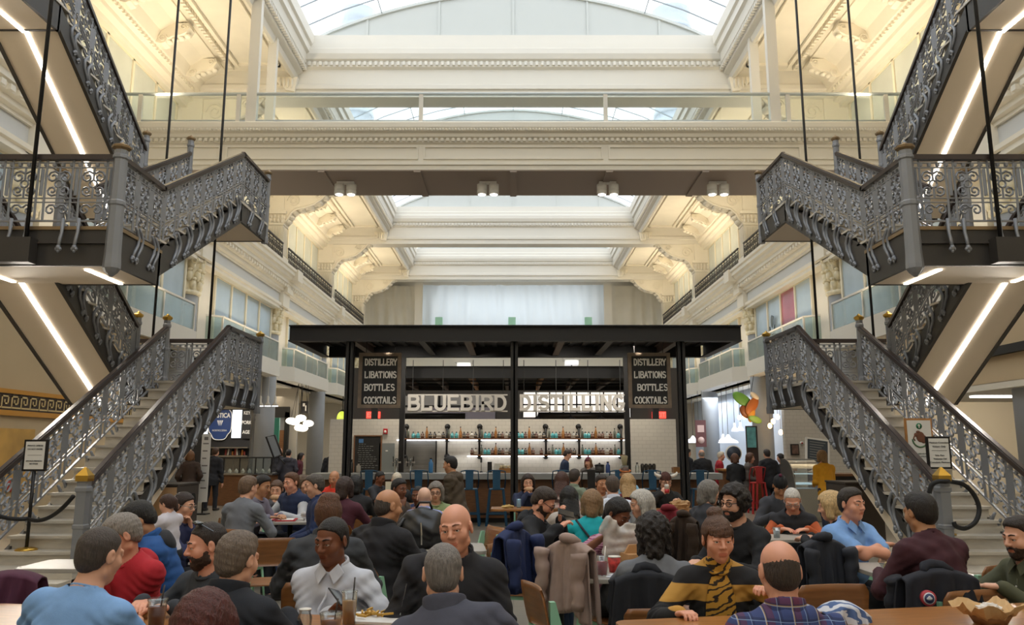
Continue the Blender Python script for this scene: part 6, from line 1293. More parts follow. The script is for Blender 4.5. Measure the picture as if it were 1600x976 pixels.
    if beard:
        G = hgrid(0.02, 0.15); G.ell(h(0, 0.026, -0.042), V3(0.060, 0.062, 0.074)*hs, HR, 0, infl=0.007*hs); G.ell(h(0, 0.060, -0.096), V3(0.030, 0.026, 0.024)*hs, HR, 0.02, infl=0.006*hs)
        for s in (-1, 1): G.cap(h(s*0.006, 0.094, -0.048), h(s*0.030, 0.080, -0.066), 0.008*hs, 0.007*hs, k=0.006); G.cap(h(s*0.045, 0.0, -0.075), h(0, 0.05, -0.10), 0.026*hs, k=0.015)
        def bc(X, Y, Z): x, y, z = loc(X, Y, Z); return np.maximum(np.maximum(z-np.interp(np.abs(x), [0, 0.03, 0.045, 0.07], [-0.044, -0.046, -0.03, 0.01]), -0.005-y), 0)*hs+np.minimum(np.maximum(z-np.interp(np.abs(x), [0, 0.03, 0.045, 0.07], [-0.044, -0.046, -0.03, 0.01]), -0.005-y), 0)*hs
        G.cut(bc); G.ell(h(0, 0.095, -0.0655), V3(0.023, 0.02, 0.0105)*hs, HR, 0.003, 's'); G.warp(strands(0.0014, 40)); np_mesh('beard', *G.mesh(), hairm(beard), root)
    if glasses:
        m = MB(); n = 14
        for s in (-1, 1): m.tube([R4(h(s*0.032+0.024*math.cos(t), 0.100-0.25*abs(s*0.032+0.024*math.cos(t))**1.6*2, 0.0+0.017*math.sin(t))) for t in [2*PI*k/n for k in range(n)]], 0.0018*hs if near else 0.0028, 5, closed=True); m.tube([R4(h(s*0.056, 0.092, 0.004)), R4(h(s*0.079, 0.05, 0.006)), R4(h(s*0.082, -0.01, 0.004))], 0.0018*hs if near else 0.0028, 5)
        m.tube([R4(h(-0.009, 0.100, 0.004)), R4(h(0.009, 0.100, 0.004))], 0.002*hs, 5); m.build('glasses', mat('glasses_'+glasses, {'dark': '#1D1917', 'metal': '#8C8A86'}[glasses], 0.3, metal=0.3), root)
    if hat == 'beanie' or hat == 'horned':
        G = hgrid(0.06, 0.06, 0.009 if mid else 0.012); G.ell(h(0, -0.016, 0.04), V3(0.082, 0.103, 0.10)*hs, HR, 0); G.cut(lambda X, Y, Z: (lambda x, y, z: (0.028-0.25*y*0-z-0.35*np.minimum(y, 0)*-0.4)*hs)(*loc(X, Y, Z)))
        G.cap(h(-0.075, 0.0, 0.036), h(0.075, 0.0, 0.036), 0.012, k=0.01); G.warp(lambda X, Y, Z: 0.0022*np.sin(loc(X, Y, Z)[0]*180)); hb_ = np_mesh('knitted_hat', *G.mesh(), cloth('#4A2A22' if hat == 'horned' else (hc if hair == 'none' else '#5E2138')), root)
        if hat == 'horned':
            for s in (-1, 1):
                m = MB(); m.tube([R4(h(s*0.075, 0, 0.075)), R4(h(s*0.12, 0, 0.085)), R4(h(s*0.155, 0.0, 0.105)), R4(h(s*0.165, 0, 0.14))], [0.026, 0.026, 0.02, 0.010], 9); m.build('horn', cloth('#E5DED2'), hb_)
        elif hat == 'beanie': m = MB(); m.ball(R4(h(0, -0.03, 0.145)), 0.022*hs, 10, 7); m.build('bobble', cloth('#5E2138'), hb_)
    # ---- clothes
    cg = 0.0095 if near else (0.015 if d < 9.2 else (0.02 if mid else 0.026))
    tz0 = lambda p: None
    def cgrid(pts, m=0.16): pts = np.array(pts); l_ = pts.min(0)-m*sc; h__ = pts.max(0)+m*sc; return Field(*[np.arange(l_[k], h__[k]+cg, cg) for k in range(3)])
    infl = {'tee': 0.004, 'polo': 0.005, 'shirt': 0.008, 'sweater': 0.010, 'hoodie': 0.018, 'jacket': 0.020, 'vest': 0.024, 'coat': 0.024, 'cardigan': 0.014}[top]
    short = top in ('tee', 'polo') or sleeve == 'short'
    def wrinkle(G, a):
        f1 = 9+seed*0.35
        def fn(X, Y, Z):
            u = X*1.0+Z*0.8+0.05*np.sin(Z*13+seed); v = Z*1.2-X*0.7+Y*0.6
            return a*(np.sin(u*f1*4+2.2*np.sin(v*9+seed))*0.5+np.sin(v*f1*3.1+1.7*np.sin(X*14+Y*11))*0.6)*(0.55+0.45*np.sin(X*7+Z*6+seed))
        G.warp(fn)
        if near or mid:      # folds bunching at elbows and armpits
            for s in (-1, 1):
                E = ARM[s][1]; dv = ARM[s][2]-ARM[s][0]; dv /= np.linalg.norm(dv)+1e-9
                G.warp(lambda X, Y, Z: a*1.3*np.exp(-((X-E[0])**2+(Y-E[1])**2+(Z-E[2])**2)/0.006)*np.sin(((X-E[0])*dv[0]+(Y-E[1])*dv[1]+(Z-E[2])*dv[2])*170+seed))
                A_ = ARM[s][0]-up*0.1*sc; G.warp(lambda X, Y, Z: a*1.1*np.exp(-((X-A_[0])**2+(Y-A_[1])**2+(Z-A_[2])**2)/0.010)*np.sin((X*s*0.8+Z)*120+seed))
    pts = [t_(-0.2*B, -0.16, -0.14), t_(0.2*B, 0.16*B, 0.52)]+[p for s in (-1, 1) for p in ARM[s]]
    G = cgrid(pts, 0.09)
    torso(G, infl)
    for s in (-1, 1):
        if top == 'vest': continue
        if short: S_, E, W = ARM[s]; G.cap(S_, S_+(E-S_)*0.72, 0.058*sc*B**0.5, 0.056*sc*B**0.4, k=0.04, infl=infl+0.004)
        else:
            arm(G, s, infl*0.8+0.003, k=0.03); S_, E, W = ARM[s]; G.cap(E+(W-E)*0.78, E+(W-E)*0.93, 0.036*sc, 0.037*sc, k=0.012, infl=infl*0.5)
    if top in ('coat', 'jacket', 'hoodie', 'sweater', 'vest') and mode == 'stand':
        G.ell(t_(0, 0.0, -0.10), (0.175*B*sc, 0.14*B*sc, 0.16*sc), T, 0.05, infl=infl)
        if top == 'coat': G.cap(t_(0, 0, -0.1), t_(0, 0.0, -0.42), 0.165*B*sc, 0.185*B*sc, k=0.08)
    # neck opening
    nk = {'tee': 0.070, 'polo': 0.066, 'shirt': 0.062, 'sweater': 0.066, 'hoodie': 0.075, 'jacket': 0.068, 'vest': 0.072, 'coat': 0.07, 'cardigan': 0.07}[top]
    wrinkle(G, (0.0115 if top in ('shirt', 'jacket', 'coat', 'hoodie') else 0.0075)*sc)
    if top in ('vest',) or acc == 'puffer': G.warp(lambda X, Y, Z: -0.007*np.abs(np.sin((Z-0.0)*42)))
    G.cap(t_(0, 0.0, 0.475), t_(0, 0.03, 0.62), nk*sc, nk*1.1*sc, k=0.008, mode='s')
    if top == 'cardigan': G.ell(t_(0, 0.14, 0.20), V3(0.088, 0.12, 0.38)*sc, T, 0.01, 's')
    if mode == 'stand' and top == 'coat': pass
    nm = {'tee': 't_shirt', 'polo': 'polo_shirt', 'shirt': 'shirt', 'sweater': 'sweater', 'hoodie': 'hooded_top', 'jacket': 'jacket', 'vest': 'padded_vest', 'coat': 'coat', 'cardigan': 'cardigan'}[top]
    GW, GQ = G.mesh(); garment = np_mesh(nm, GW, GQ, cloth(tc), root)
    if d < 6.2 and top in ('shirt', 'polo', 'jacket') and abs((face-hy*0.3+180) % 360-180) < 110:      # button placket or zip down the front
        line_ = []
        for zz_ in np.linspace(0.43, 0.06 if top != 'polo' else 0.30, 9):
            p = t_(0, 0.1, zz_); sel = GW[(np.abs(GW[:, 0]-p[0]) < 0.012) & (np.abs(GW[:, 2]-p[2]) < 0.014) & (GW[:, 1] < p[1]+0.13*B)]
            if len(sel): line_.append((p[0], float(sel[:, 1].max())-0.002, p[2]))
        if len(line_) > 2:
            if top == 'jacket': MB().tube(line_, 0.004, 6).build('zip', mat('zip_dark', '#0F0F10', 0.4), garment)
            else:
                MB().tube(line_, 0.0065, 6).build('placket', cloth(tc), garment)
                for q_ in line_[1::2]: MB().lathe([(0.0055, 0.002), (0.0055, 0.0085)], q_, 10, 'y').build('button', mat('shirt_button', '#CFCAC2', 0.4), garment)
    if top == 'vest':
        G = cgrid(pts, 0.09); torso(G, 0.008)
        for s in (-1, 1): arm(G, s, 0.012)
        wrinkle(G, 0.006); G.cap(t_(0, 0, 0.475), t_(0, 0.03, 0.62), 0.064*sc, k=0.006, mode='s'); np_mesh('shirt', *G.mesh(), cloth(tc2 or '#AEB0B4'), root)
    if top == 'cardigan' and tc2:
        G = cgrid([t_(-0.2, -0.1, -0.1), t_(0.2, 0.16, 0.54)], 0.05); torso(G, 0.006); G.cap(t_(0, 0.0, 0.49), t_(0, 0.02, 0.555), 0.07*sc, 0.064*sc, k=0.02); G.cap(t_(0, 0.0, 0.53), t_(0, 0.03, 0.64), 0.058*sc, k=0.006, mode='s'); np_mesh('top', *G.mesh(), cloth(tc2), root)
    # collars, hoods
    if d < 13 and top in ('shirt', 'polo', 'jacket', 'coat', 'vest'):
        st = 0.0055 if near else (0.010 if mid else 0.018); c0 = t_(0, 0.005, 0.50); e = 0.14*sc; G = Field(*[np.arange(c0[k]-e, c0[k]+e, st) for k in range(3)])
        hgt = {'shirt': 0.062, 'polo': 0.052, 'jacket': 0.078, 'coat': 0.085, 'vest': 0.075}[top]; ro = (0.094 if top in ('jacket', 'coat', 'vest') else 0.086)*B**0.3
        nx = nd/np.linalg.norm(nd)
        G.cap(t_(0, -0.005, 0.465), t_(0, -0.005, 0.465)+nx*hgt*sc, ro*sc, (ro-0.006)*sc, k=0.0); G.cut(lambda X, Y, Z: ((X-c0[0])*nx[0]+(Y-c0[1])*nx[1]+(Z-c0[2])*nx[2])-hgt*0.85*sc+0.35*(Y-c0[1])*0.5)
        G.cap(t_(0, 0.0, 0.40), t_(0, 0.012, 0.66), (ro-0.019)*sc, k=0.004, mode='s'); G.ell(t_(0, 0.10, 0.53), V3(0.030, 0.07, 0.09)*sc, T, 0.01, 's')
        np_mesh('collar', *G.mesh(), cloth(tc), garment)
        if top in ('shirt', 'polo') and d < 9:
            m = MB()
            for s in (-1, 1):
                q_ = [t_(s*0.008, 0.090, 0.508), t_(s*0.044, 0.112*B**0.5, 0.452), t_(s*0.085, 0.070, 0.500), t_(s*0.050, 0.062, 0.548)]; o_ = fw*0.008
                vs_ = [R4(p) for p in q_]+[R4(p+o_) for p in q_]; m.add(vs_, [(0, 1, 2, 3), (7, 6, 5, 4), (0, 4, 5, 1), (1, 5, 6, 2), (2, 6, 7, 3), (3, 7, 4, 0)])
            m.build('collar_points', cloth(tc), garment, bevel=0.002)
    if mid and top in ('tee', 'sweater', 'cardigan', 'hoodie'):      # ribbed band round the neck opening
        m = MB(); q_ = nk*sc*1.02; m.tube([R4(t_(0, 0.016, 0.512)+rt*q_*math.cos(a_)+fw*q_*math.sin(a_)-up*0.020*math.sin(a_)*sc) for a_ in [2*PI*k_/24 for k_ in range(24)]], 0.0105*sc, 7, closed=True); m.build('neckband', cloth(tc if not tc2 or top != 'cardigan' else tc2), garment)
    if top == 'hoodie' or acc == 'hood':
        G = cgrid([t_(-0.12, -0.16, 0.40), t_(0.12, 0.1, 0.58)], 0.06); G.cap(t_(-0.085, -0.03, 0.475), t_(0.085, -0.03, 0.475), 0.045*sc, k=0.03); G.ell(t_(0, -0.105, 0.45), V3(0.115, 0.055, 0.085)*sc, T, 0.04)
        for s in (-1, 1): G.cap(t_(s*0.085, -0.02, 0.49), t_(s*0.04, 0.085, 0.44), 0.034*sc, 0.026*sc, k=0.03)
        G.cap(t_(0, -0.02, 0.46), t_(0, 0.02, 0.64), 0.066*sc, k=0.01, mode='s'); wrinkle(G, 0.005); np_mesh('hood', *G.mesh(), cloth(tc if acc != 'hood' else '#2B2B2E'), garment)
    if acc == 'scarf':
        G = cgrid([t_(-0.1, -0.1, 0.44), t_(0.1, 0.12, 0.58)], 0.05); G.cap(t_(0, -0.005, 0.475), t_(0, 0.0, 0.54), 0.098*sc, 0.085*sc, k=0.02); G.cap(t_(0.03, 0.10, 0.48), t_(0.05, 0.15, 0.25), 0.035, 0.03, k=0.03); G.cap(t_(0, 0, 0.5), t_(0, 0.03, 0.64), 0.062*sc, k=0.01, mode='s'); wrinkle(G, 0.006); np_mesh('scarf', *G.mesh(), cloth('#6B6764'), root)
    if acc == 'strap':
        m = MB(); m.tube([R4(t_(*p)) for p in ((-0.15, -0.05, 0.50), (-0.06, -0.125*B, 0.38), (0.05, -0.142*B, 0.25), (0.15, -0.11*B, 0.10), (0.18*B, -0.02, 0.0))], 0.011, 6); m.build('bag_strap', cloth('#2B2B33'), root)
    if acc == 'headband': m = MB(); m.tube([R4(h(0.081*math.cos(t), -0.016+0.100*math.sin(t), 0.06)) for t in [2*PI*k/20 for k in range(20)]], 0.012*hs, 6, closed=True); m.build('headband', cloth('#B5652E'), root)
    if acc == 'sunglasses':
        m = MB()
        for s in (-1, 1): m.ball(R4(h(s*0.033, 0.030, 0.122)), (0.024, 0.026, 0.011), 10, 6); m.tube([R4(h(s*0.058, 0.02, 0.115)), R4(h(s*0.084, -0.03, 0.07))], 0.003, 5)
        m.tube([R4(h(-0.012, 0.036, 0.122)), R4(h(0.012, 0.036, 0.122))], 0.004, 5); m.build('sunglasses', mat('sunglass_lens', '#2A3338', 0.08, coat=1), root)
    if acc in ('badge', 'polo_mark'):
        m = MB()
        if acc == 'badge': p = t_(0.085, 0.118*B, 0.36); m.ball(R4(p), (0.034, 0.008, 0.034), 12, 6); m.build('round_badge', mat('badge_gold', '#A98A3C', 0.6), garment)
        else: p = t_(-0.085, 0.126*B, 0.33); m.ball(R4(p), (0.008, 0.006, 0.012), 8, 5); m.ball(R4(p+up*0.012), (0.005, 0.005, 0.008), 8, 5); m.build('embroidered_mark', cloth('#23305C'), garment)
    # legs
    if seat_leg:
        G = cgrid([LEG[s][k] for s in (-1, 1) for k in range(3)]+[t_(-0.17*B, -0.13, -0.13), t_(0.17*B, 0.12, 0.06)], 0.10); G.ell(t_(0, 0.0, -0.03), (0.168*B*sc, 0.128*B*sc, 0.115*sc), T, 0.05, infl=0.006)
        for s in (-1, 1): leg_(G, s, 0.010); HJ, K, A = LEG[s]; G.cap(A+V3(0, 0, 0.10), A, 0.055*sc, 0.055*sc, k=0.03)
        wrinkle(G, 0.004); G.cut(lambda X, Y, Z: (LEG[1][2][2]-0.035)-Z+0*X+0*Y); np_mesh('trousers', *G.mesh(), cloth(leg), root)
        for s in (-1, 1):
            A = LEG[s][2]; st = max(cg*0.7, 0.012); l_ = A-V3(0.08, 0.10, 0.1); h__ = A+V3(0.08, 0.27, 0.06); G = Field(*[np.arange(l_[k], h__[k], st) for k in range(3)])
            G.cap(A+V3(0, -0.03, -0.045), A+V3(s*0.02, 0.15*sc, -0.052), 0.045*sc, 0.038*sc, k=0.02); G.cap(A+V3(0, 0, 0), A+V3(0, 0.03, -0.04), 0.045*sc, k=0.03); zf = fl_
            G.cut(lambda X, Y, Z: zf-Z+0*X+0*Y); np_mesh('shoe', *G.mesh(), mat('shoe_'+shoe.strip('#'), shoe, 0.5), root)
    PEOPLE.append(dict(o=root, base=base, aw=aw, hip=hipz, ARM=ARM, RW=RW, mode=mode, d=d, lb=lb))
    return PEOPLE[-1]
def hand_world(p, s): S_, E, W = p['ARM'][s]; dr = (W-E)/np.linalg.norm(W-E); return Vector(p['base']+p['RW']@(W+dr*0.09))
# ---------------------------------------------------------------- the people
Pn = person
Pn('man in a light blue t-shirt with his back to us, far left', 157, 866, 3.55, 172, roll=7, hy=14, hair='buzz', hc='#453B35', top='tee', tc='#7CA3D2', build_=1.12, lean=14, hp=12, sleeve='short')
red_h = Pn('grey-haired man in a red hooded top resting his chin on his hand', 190, 835, 4.75, 338, hy=32, hp=26, hair='short', hc='#8A827A', top='hoodie', tc='#B01F2B', arms='chinl', lean=16, skin_='pink')
Pn('dark-haired person in a blue padded vest bending over the table', 216, 812, 5.3, 292, hp=38, lean=24, hair='short', hc='#15110F', top='vest', tc='#1F4F8C', tc2='#4B4C50', acc='hood', skin_='olive')
Pn('woman with glasses resting her cheek on her hand near the left stairs', 288, 789, 7.6, 80, hair='pony', hc='#2A1A14', top='sweater', tc='#2A2F52', arms='chinl', glasses='metal')
Pn('small child with tied hair leaning on the woman with glasses', 261, 787, 7.1, 255, hp=25, hair='pony', hc='#3A2218', top='tee', tc='#C9C4CC', sc=0.62, kid=True, arms='lap')
Pn('bearded man in a dark sweater with sunglasses pushed up on his head', 322, 850, 4.4, 330, hy=28, hp=10, hair='buzz', hc='#2B211C', beard='#3A2B23', top='sweater', tc='#33373D', acc='sunglasses', build_=1.1, skin_='pink')
Pn('grey-brown-haired man in a dark navy zip top with his back to us', 372, 872, 3.65, 166, hy=8, hair='short', hc='#6C5D50', top='jacket', tc='#171A22', build_=1.1, lean=12)
Pn('red-haired person whose head just shows at the bottom edge', 318, 988, 2.6, 183, hp=28, hair='bob', hc='#4C1B14', top='sweater', tc='#3A3036', lean=20)
white_m = Pn('man in a white button shirt looking down at the left', 518, 843, 4.4, 352, hy=16, hp=12, skin_='brown', hair='buzz', hc='#1A1412', top='shirt', tc='#C3C5CD', acc='polo_mark', build_=1.12, arms={1: atd(520, 955, 4.16), -1: atd(560, 972, 4.1)})
Pn('person in a dark quilted coat with brown pinned-up hair, back to us', 513, 806, 5.35, 186, hair='updo', hc='#5C3A24', top='coat', tc='#37393D', acc='puffer', build_=1.12, lean=18)
Pn('balding man in a black jacket seen from behind at the grey table', 608, 790, 5.9, 150, hy=22, hair='ring', hc='#463D38', top='jacket', tc='#1D1C20', build_=1.2, lean=12, skin_='tan')
Pn('bald man in a black jacket with a round chest badge, talking', 712, 824, 4.1, 4, hy=16, hr=7, hp=6, hair='bald', skin_='pink', top='jacket', tc='#1E1D21', acc='badge', build_=1.32, arms='lap', roll=-4)
Pn('grey-haired man in a slate jacket with his back to us, front centre', 692, 893, 3.4, 172, hy=-14, hp=8, hair='buzz', hc='#77706B', top='jacket', tc='#454653', build_=1.18, roll=-12, lean=16)
# left middle tables
Pn('person with short brown hair in a grey top, back to us, by the red tray', 388, 761, 8.5, 165, hy=12, hair='short', hc='#6B5542', top='sweater', tc='#6D7077', lean=14)
Pn('dark-haired man in a mauve-grey top leaning to the right', 410, 758, 9.5, 75, hp=18, hair='short', hc='#17120F', top='sweater', tc='#767281', skin_='olive', lean=18)
Pn('woman biting a sandwich beside the man in mauve-grey', 432, 764, 10.8, 5, hair='pony', hc='#5B4130', top='sweater', tc='#504F55', arms='eat', hp=14)
Pn('brown-haired man in a navy padded vest over a pale shirt', 455, 753, 10.1, 332, hy=6, hair='short', hc='#5B3A22', top='vest', tc='#1F2B4A', tc2='#B5B7BB', skin_='pink')
Pn('man in a navy fleece facing left across the table', 491, 758, 8.9, 287, hp=12, hair='short', hc='#4E463F', top='jacket', tc='#1B2B50', arms='front', leg='#2E4F86', build_=1.1)
Pn('long-haired woman half hidden behind the man in navy fleece', 474, 755, 11.8, 60, hair='long', hc='#5E4A38', top='sweater', tc='#55504E')
Pn('man in a bright orange-red jacket near the left canopy post', 522, 747, 12.9, 350, hair='bald', skin_='tan', top='jacket', tc='#E23E28', hp=16)
Pn('woman with dark bobbed hair in a maroon sweater, back to us', 539, 762, 9.4, 172, hair='bob', hc='#34221C', top='sweater', tc='#4C1F2D')
Pn('black-haired person behind the woman in maroon', 555, 757, 11.2, 200, hair='bob', hc='#141212', top='sweater', tc='#242326')
Pn('boy in a dark t-shirt looking down at the table near the chalkboard', 594, 746, 12.7, 62, hp=24, hair='buzz', hc='#15100E', skin_='brown', top='tee', tc='#2F3034', sc=0.85)
Pn('person with pale cropped hair beside the boy in the dark t-shirt', 620, 749, 13.2, 190, hair='buzz', hc='#D9CDB8', skin_='pale', top='sweater', tc='#2A2A2D')
Pn('dark-haired person in a brown patterned top touching their face', 624, 763, 9.8, 55, hair='short', hc='#1A1412', skin_='brown', top='sweater', tc='#4A3F38', arms='chin')
Pn('young boy peering past the bald child in lilac', 653, 773, 10.4, 345, hair='buzz', hc='#1B1512', skin_='brown', top='tee', tc='#2B3B66', sc=0.85, kid=True)
Pn('bald child in a lilac sweater with their back to us', 663, 777, 9.0, 184, hair='bald', skin_='pale', top='sweater', tc='#8F97C8', sc=0.86, kid=True, build_=1.15)
Pn('grey-haired woman with glasses in a green cardigan facing us', 681, 768, 10.3, 2, hair='bob', hc='#7E766E', top='sweater', tc='#8A996B', glasses='dark')
Pn('man in an olive-brown hooded jacket standing with his side to us', 703, 725, 10.8, 255, mode='stand', hp=12, hair='short', hc='#17130F', skin_='tan', top='hoodie', tc='#4C4032', arms='front', sc=0.9, build_=1.15)
# right middle
hood = Pn('bearded man in a black hooded top looking down at his phone', 850, 783, 6.9, 78, hp=38, lean=22, hair='short', hc='#35281F', beard='#3C2C22', glasses='dark', top='hoodie', tc='#17181C', arms={1: atd(872, 826, 6.55), -1: atd(876, 812, 6.85)}, leg='#22344E', build_=1.2, skin_='pink', shoe='#8B8C8C')
Pn('dark-haired woman in navy eating with both hands', 825, 753, 12.0, 3, hair='long', hc='#2A1B16', top='sweater', tc='#242C47', arms='eat')
Pn('woman with long black hair, back to us, beside the teal sweater', 889, 777, 9.0, 186, hair='long', hc='#131112', top='cardigan', tc='#B6ABA3')
Pn('long-haired girl in a pink checked top', 878, 750, 10.7, 168, hair='long', hc='#4A2C22', top='shirt', tc='pink_check', sc=0.92)
Pn('man in a grey-green shirt, back to us, close to the bar', 898, 745, 12.2, 152, hair='short', hc='#3A2E26', top='shirt', tc='#7A8572')
Pn('woman with a brown bob in a bright teal sweater, back to us', 925, 786, 7.7, 172, hair='bob', hc='#8C6D4C', top='sweater', tc='#0FA3AD', acc='strap', build_=1.12, lean=12)
bagw = Pn('woman in a pink patterned top holding up a clear bag', 967, 802, 6.3, 32, hy=-10, hp=32, hair='pony', hc='#15100F', skin_='brown', top='tee', tc='pink_pattern', arms={1: atd(938, 842, 5.95), -1: atd(990, 862, 5.95)}, bare=True, build_=1.15)
Pn('man in a white shirt with his back to us in the middle distance', 957, 759, 9.6, 182, hair='short', hc='#4F4035', top='shirt', tc='#D3D7E4', build_=1.1, lean=14)
Pn('man facing us behind the man in the white shirt', 940, 755, 11.2, 15, hair='short', hc='#2E2119', skin_='tan', top='shirt', tc='#B9A9A5')
Pn('woman with long blond hair in a maroon top, back to us', 981, 754, 10.8, 176, hair='long', hc='#B08E60', top='sweater', tc='#6B2A3A')
Pn('person with an orange headband in a light blue shirt facing us', 977, 741, 12.9, 2, hair='buzz', hc='#4A3020', skin_='tan', top='shirt', tc='#84B2CC', acc='headband')
Pn('woman with a silver bob and a grey scarf facing left', 1001, 787, 7.4, 280, hair='bob', hc='#BDB8B0', top='jacket', tc='#6A6D76', acc='scarf', arms='table')
Pn('person with dark curly hair in a grey sweatshirt, back to us', 1021, 834, 5.2, 174, hair='curly', hc='#1E1614', top='sweater', tc='#6D6F74', build_=1.08, lean=10)
Pn('person in a knitted hat with white horns holding a can', 1040, 752, 11.7, 6, hat='horned', hair='buzz', hc='#4A3426', glasses='dark', top='jacket', tc='#1D1C1C', arms='raise', hp=12)
Pn('woman with a grey bob in a dark sweater facing away to the right', 1109, 769, 8.6, 118, hy=15, hair='bob', hc='#77726C', top='sweater', tc='#34353B')
Pn('bearded man with glasses in black looking left', 1147, 785, 5.8, 305, hp=4, hair='afro', hc='#211914', beard='#1E1713', glasses='dark', top='sweater', tc='#1B1C20', build_=1.05)
must = Pn('woman with a fringe in a mustard and black striped cardigan', 1122, 841, 4.4, 352, hy=-10, hp=6, hair='bun', hc='#573A28', skin_='pink', top='cardigan', tc='mustard_stripe', tc2='snake_print', arms={1: V3(0.24, 0.42, 0.31), -1: V3(-0.24, 0.34, 0.40)})
Pn('balding man in a blue plaid shirt with his back to us', 1218, 890, 3.3, 178, hair='ring', hc='#3B2E26', top='shirt', tc='plaid_shirt', glasses='dark', build_=1.12, lean=12, skin_='pink')
Pn('white-haired man in an orange shirt and black padded vest reading', 1238, 781, 8.2, 342, hp=34, lean=14, hair='buzz', hc='#C9C4BC', glasses='metal', top='vest', tc='#242428', tc2='#B5572C', skin_='pink')
Pn('blond woman in black leaning towards the white-haired man', 1297, 790, 7.1, 238, hair='bob', hc='#CBAA78', top='sweater', tc='#18191D', lean=16, hp=12)
Pn('man in a light blue polo shirt with folded arms', 1331, 786, 6.3, 22, hy=-6, hp=4, hair='short', hc='#2E2620', skin_='pink', top='polo', tc='#7BA3D8', arms='cross', bare=True, acc='polo_mark', build_=1.12)
Pn('dark-haired man in a maroon sweater with his back to us', 1437, 799, 5.0, 196, hair='short', hc='#1D1816', skin_='olive', top='sweater', tc='#3F1B24', build_=1.18, lean=12, leg='#3A5F92')
Pn('man in an olive green shirt cut off by the right edge', 1594, 838, 4.85, 282, hp=10, hair='short', hc='#2A1F18', beard='#3B2A20', top='shirt', tc='#4B4C36', build_=1.1)
Pn('person in a black knitted cap bending over a table', 1219, 759, 9.7, 350, hp=42, lean=18, hair='none', hc='#151517', hat='beanie', top='jacket', tc='#3A3B41', skin_='tan')
# people standing further back
Pn('person in a long black coat standing by the deli counter', 337, 706, 21.0, 172, mode='stand', hair='short', hc='#4A3222', top='coat', tc='#232327', arms='down')
Pn('person in a brown jacket standing under the left staircase', 297, 712, 19.5, 205, mode='stand', hair='bob', hc='#7A5230', top='coat', tc='#3C2B20', arms='pockets')
Pn('person in a dark grey hooded top in the deli queue', 451, 708, 23.5, 188, mode='stand', hair='buzz', hc='#2A2320', top='hoodie', tc='#3C3A42', arms='pockets', build_=1.15)
Pn('bald man standing behind the dark grey hooded top', 437, 705, 26.0, 150, mode='stand', hair='ring', hc='#6A5A50', top='jacket', tc='#2C2C31', arms='down')
Pn('person in maroon standing below the globe lamps', 471, 713, 27.0, 95, mode='stand', hair='bob', hc='#1D1614', top='coat', tc='#5C2531', arms='pockets')
Pn('man in a black jacket standing by the left canopy post', 518, 707, 25.0, 195, mode='stand', hair='buzz', hc='#201A18', top='jacket', tc='#1C1C20', arms='down', build_=1.1)
Pn('bartender in a navy t-shirt looking down behind the bar', 887, 710, 19.3, 95, mode='stand', hp=26, hair='short', hc='#33251C', top='tee', tc='#1C2B4A', arms='front', bare=True, sc=0.97, lean=12)
Pn('bartender in a maroon bobble hat leaning on the bar', 919, 722, 19.2, 335, mode='stand', hp=8, hair='long', hc='#7A5535', hat='beanie', top='jacket', tc='#6C6864', arms='front', sc=0.92, lean=12)
Pn('dark-haired person in black standing beside the right canopy post', 1075, 707, 24.0, 120, mode='stand', hair='short', hc='#171311', top='jacket', tc='#1E1F24', arms='down')
Pn('grey-haired man in a black jacket right of the canopy', 1096, 709, 22.0, 186, mode='stand', hair='ring', hc='#8A857F', top='jacket', tc='#1B1C20', arms='down', build_=1.15)
Pn('fair-haired person in a red sweater at the order counter', 1127, 712, 22.6, 85, mode='stand', hair='short', hc='#D2C6B0', top='sweater', tc='#A6202C', arms='front')
Pn('person with auburn hair in black standing next to the red sweater', 1148, 716, 21.0, 172, mode='stand', hair='bob', hc='#5B3A2A', top='sweater', tc='#1A1B1E', arms='front')
Pn('person in a grey-brown coat at the order counter', 1173, 715, 21.0, 60, mode='stand', hair='bob', hc='#5A3B2A', top='coat', tc='#5B534D', arms='front')
Pn('person in black with cropped hair at the order counter', 1198, 709, 20.3, 188, mode='stand', hair='short', hc='#2A211E', top='jacket', tc='#1B1B1F', arms='pockets', build_=1.1)
Pn('woman with long dark hair facing left by the tiled booth', 1219, 715, 23.0, 268, mode='stand', hair='long', hc='#1B1514', top='sweater', tc='#1F1F23', arms='front')
Pn('woman in a mustard yellow sweater standing at the till', 1284, 713, 15.6, 188, sc=0.96, mode='stand', hair='bob', hc='#8A6B45', top='sweater', tc='#C98F17', arms='front', leg='#20263A')
# ---------------------------------------------------------------- tables, chairs and what lies on them
mint = mat('mint_metal', '#93C7A8', 0.4)
ply = mat('walnut_ply', '#8A5A32', 0.35, var=0.22, scale=5, stretch=(1, 1, 7), coat=0.2)
def curved(w_, h_, cx, y0, z0, tilt, bow, th=0.014, n=10, rnd=0.25):
    vs = []; fs = []
    for sd in (0, 1):
        for j in range(7):
            v = j/6
            for i in range(n+1):
                u = i/n*2-1; ww = w_/2*(1-rnd*max(0, abs(v*2-1)-0.55)**2*2.5); x = u*ww; y = y0+tilt*v*h_+bow*(1-u*u)*-1+sd*th; vs.append((x+cx, y, z0+v*h_))
    N = n+1
    for sd in (0, 1):
        for j in range(6):
            for i in range(n): q = (sd*7*N+j*N+i, sd*7*N+j*N+i+1, sd*7*N+(j+1)*N+i+1, sd*7*N+(j+1)*N+i); fs.append(q if sd == 0 else q[::-1])
    for j in range(6):
        for i in (0, n): a = j*N+i; fs.append((a, a+N, a+N+7*N, a+7*N))
    for i in range(n):
        for j in (0, 6): a = j*N+i; fs.append((a, a+1, a+1+7*N, a+7*N))
    return vs, fs
_ch = {}
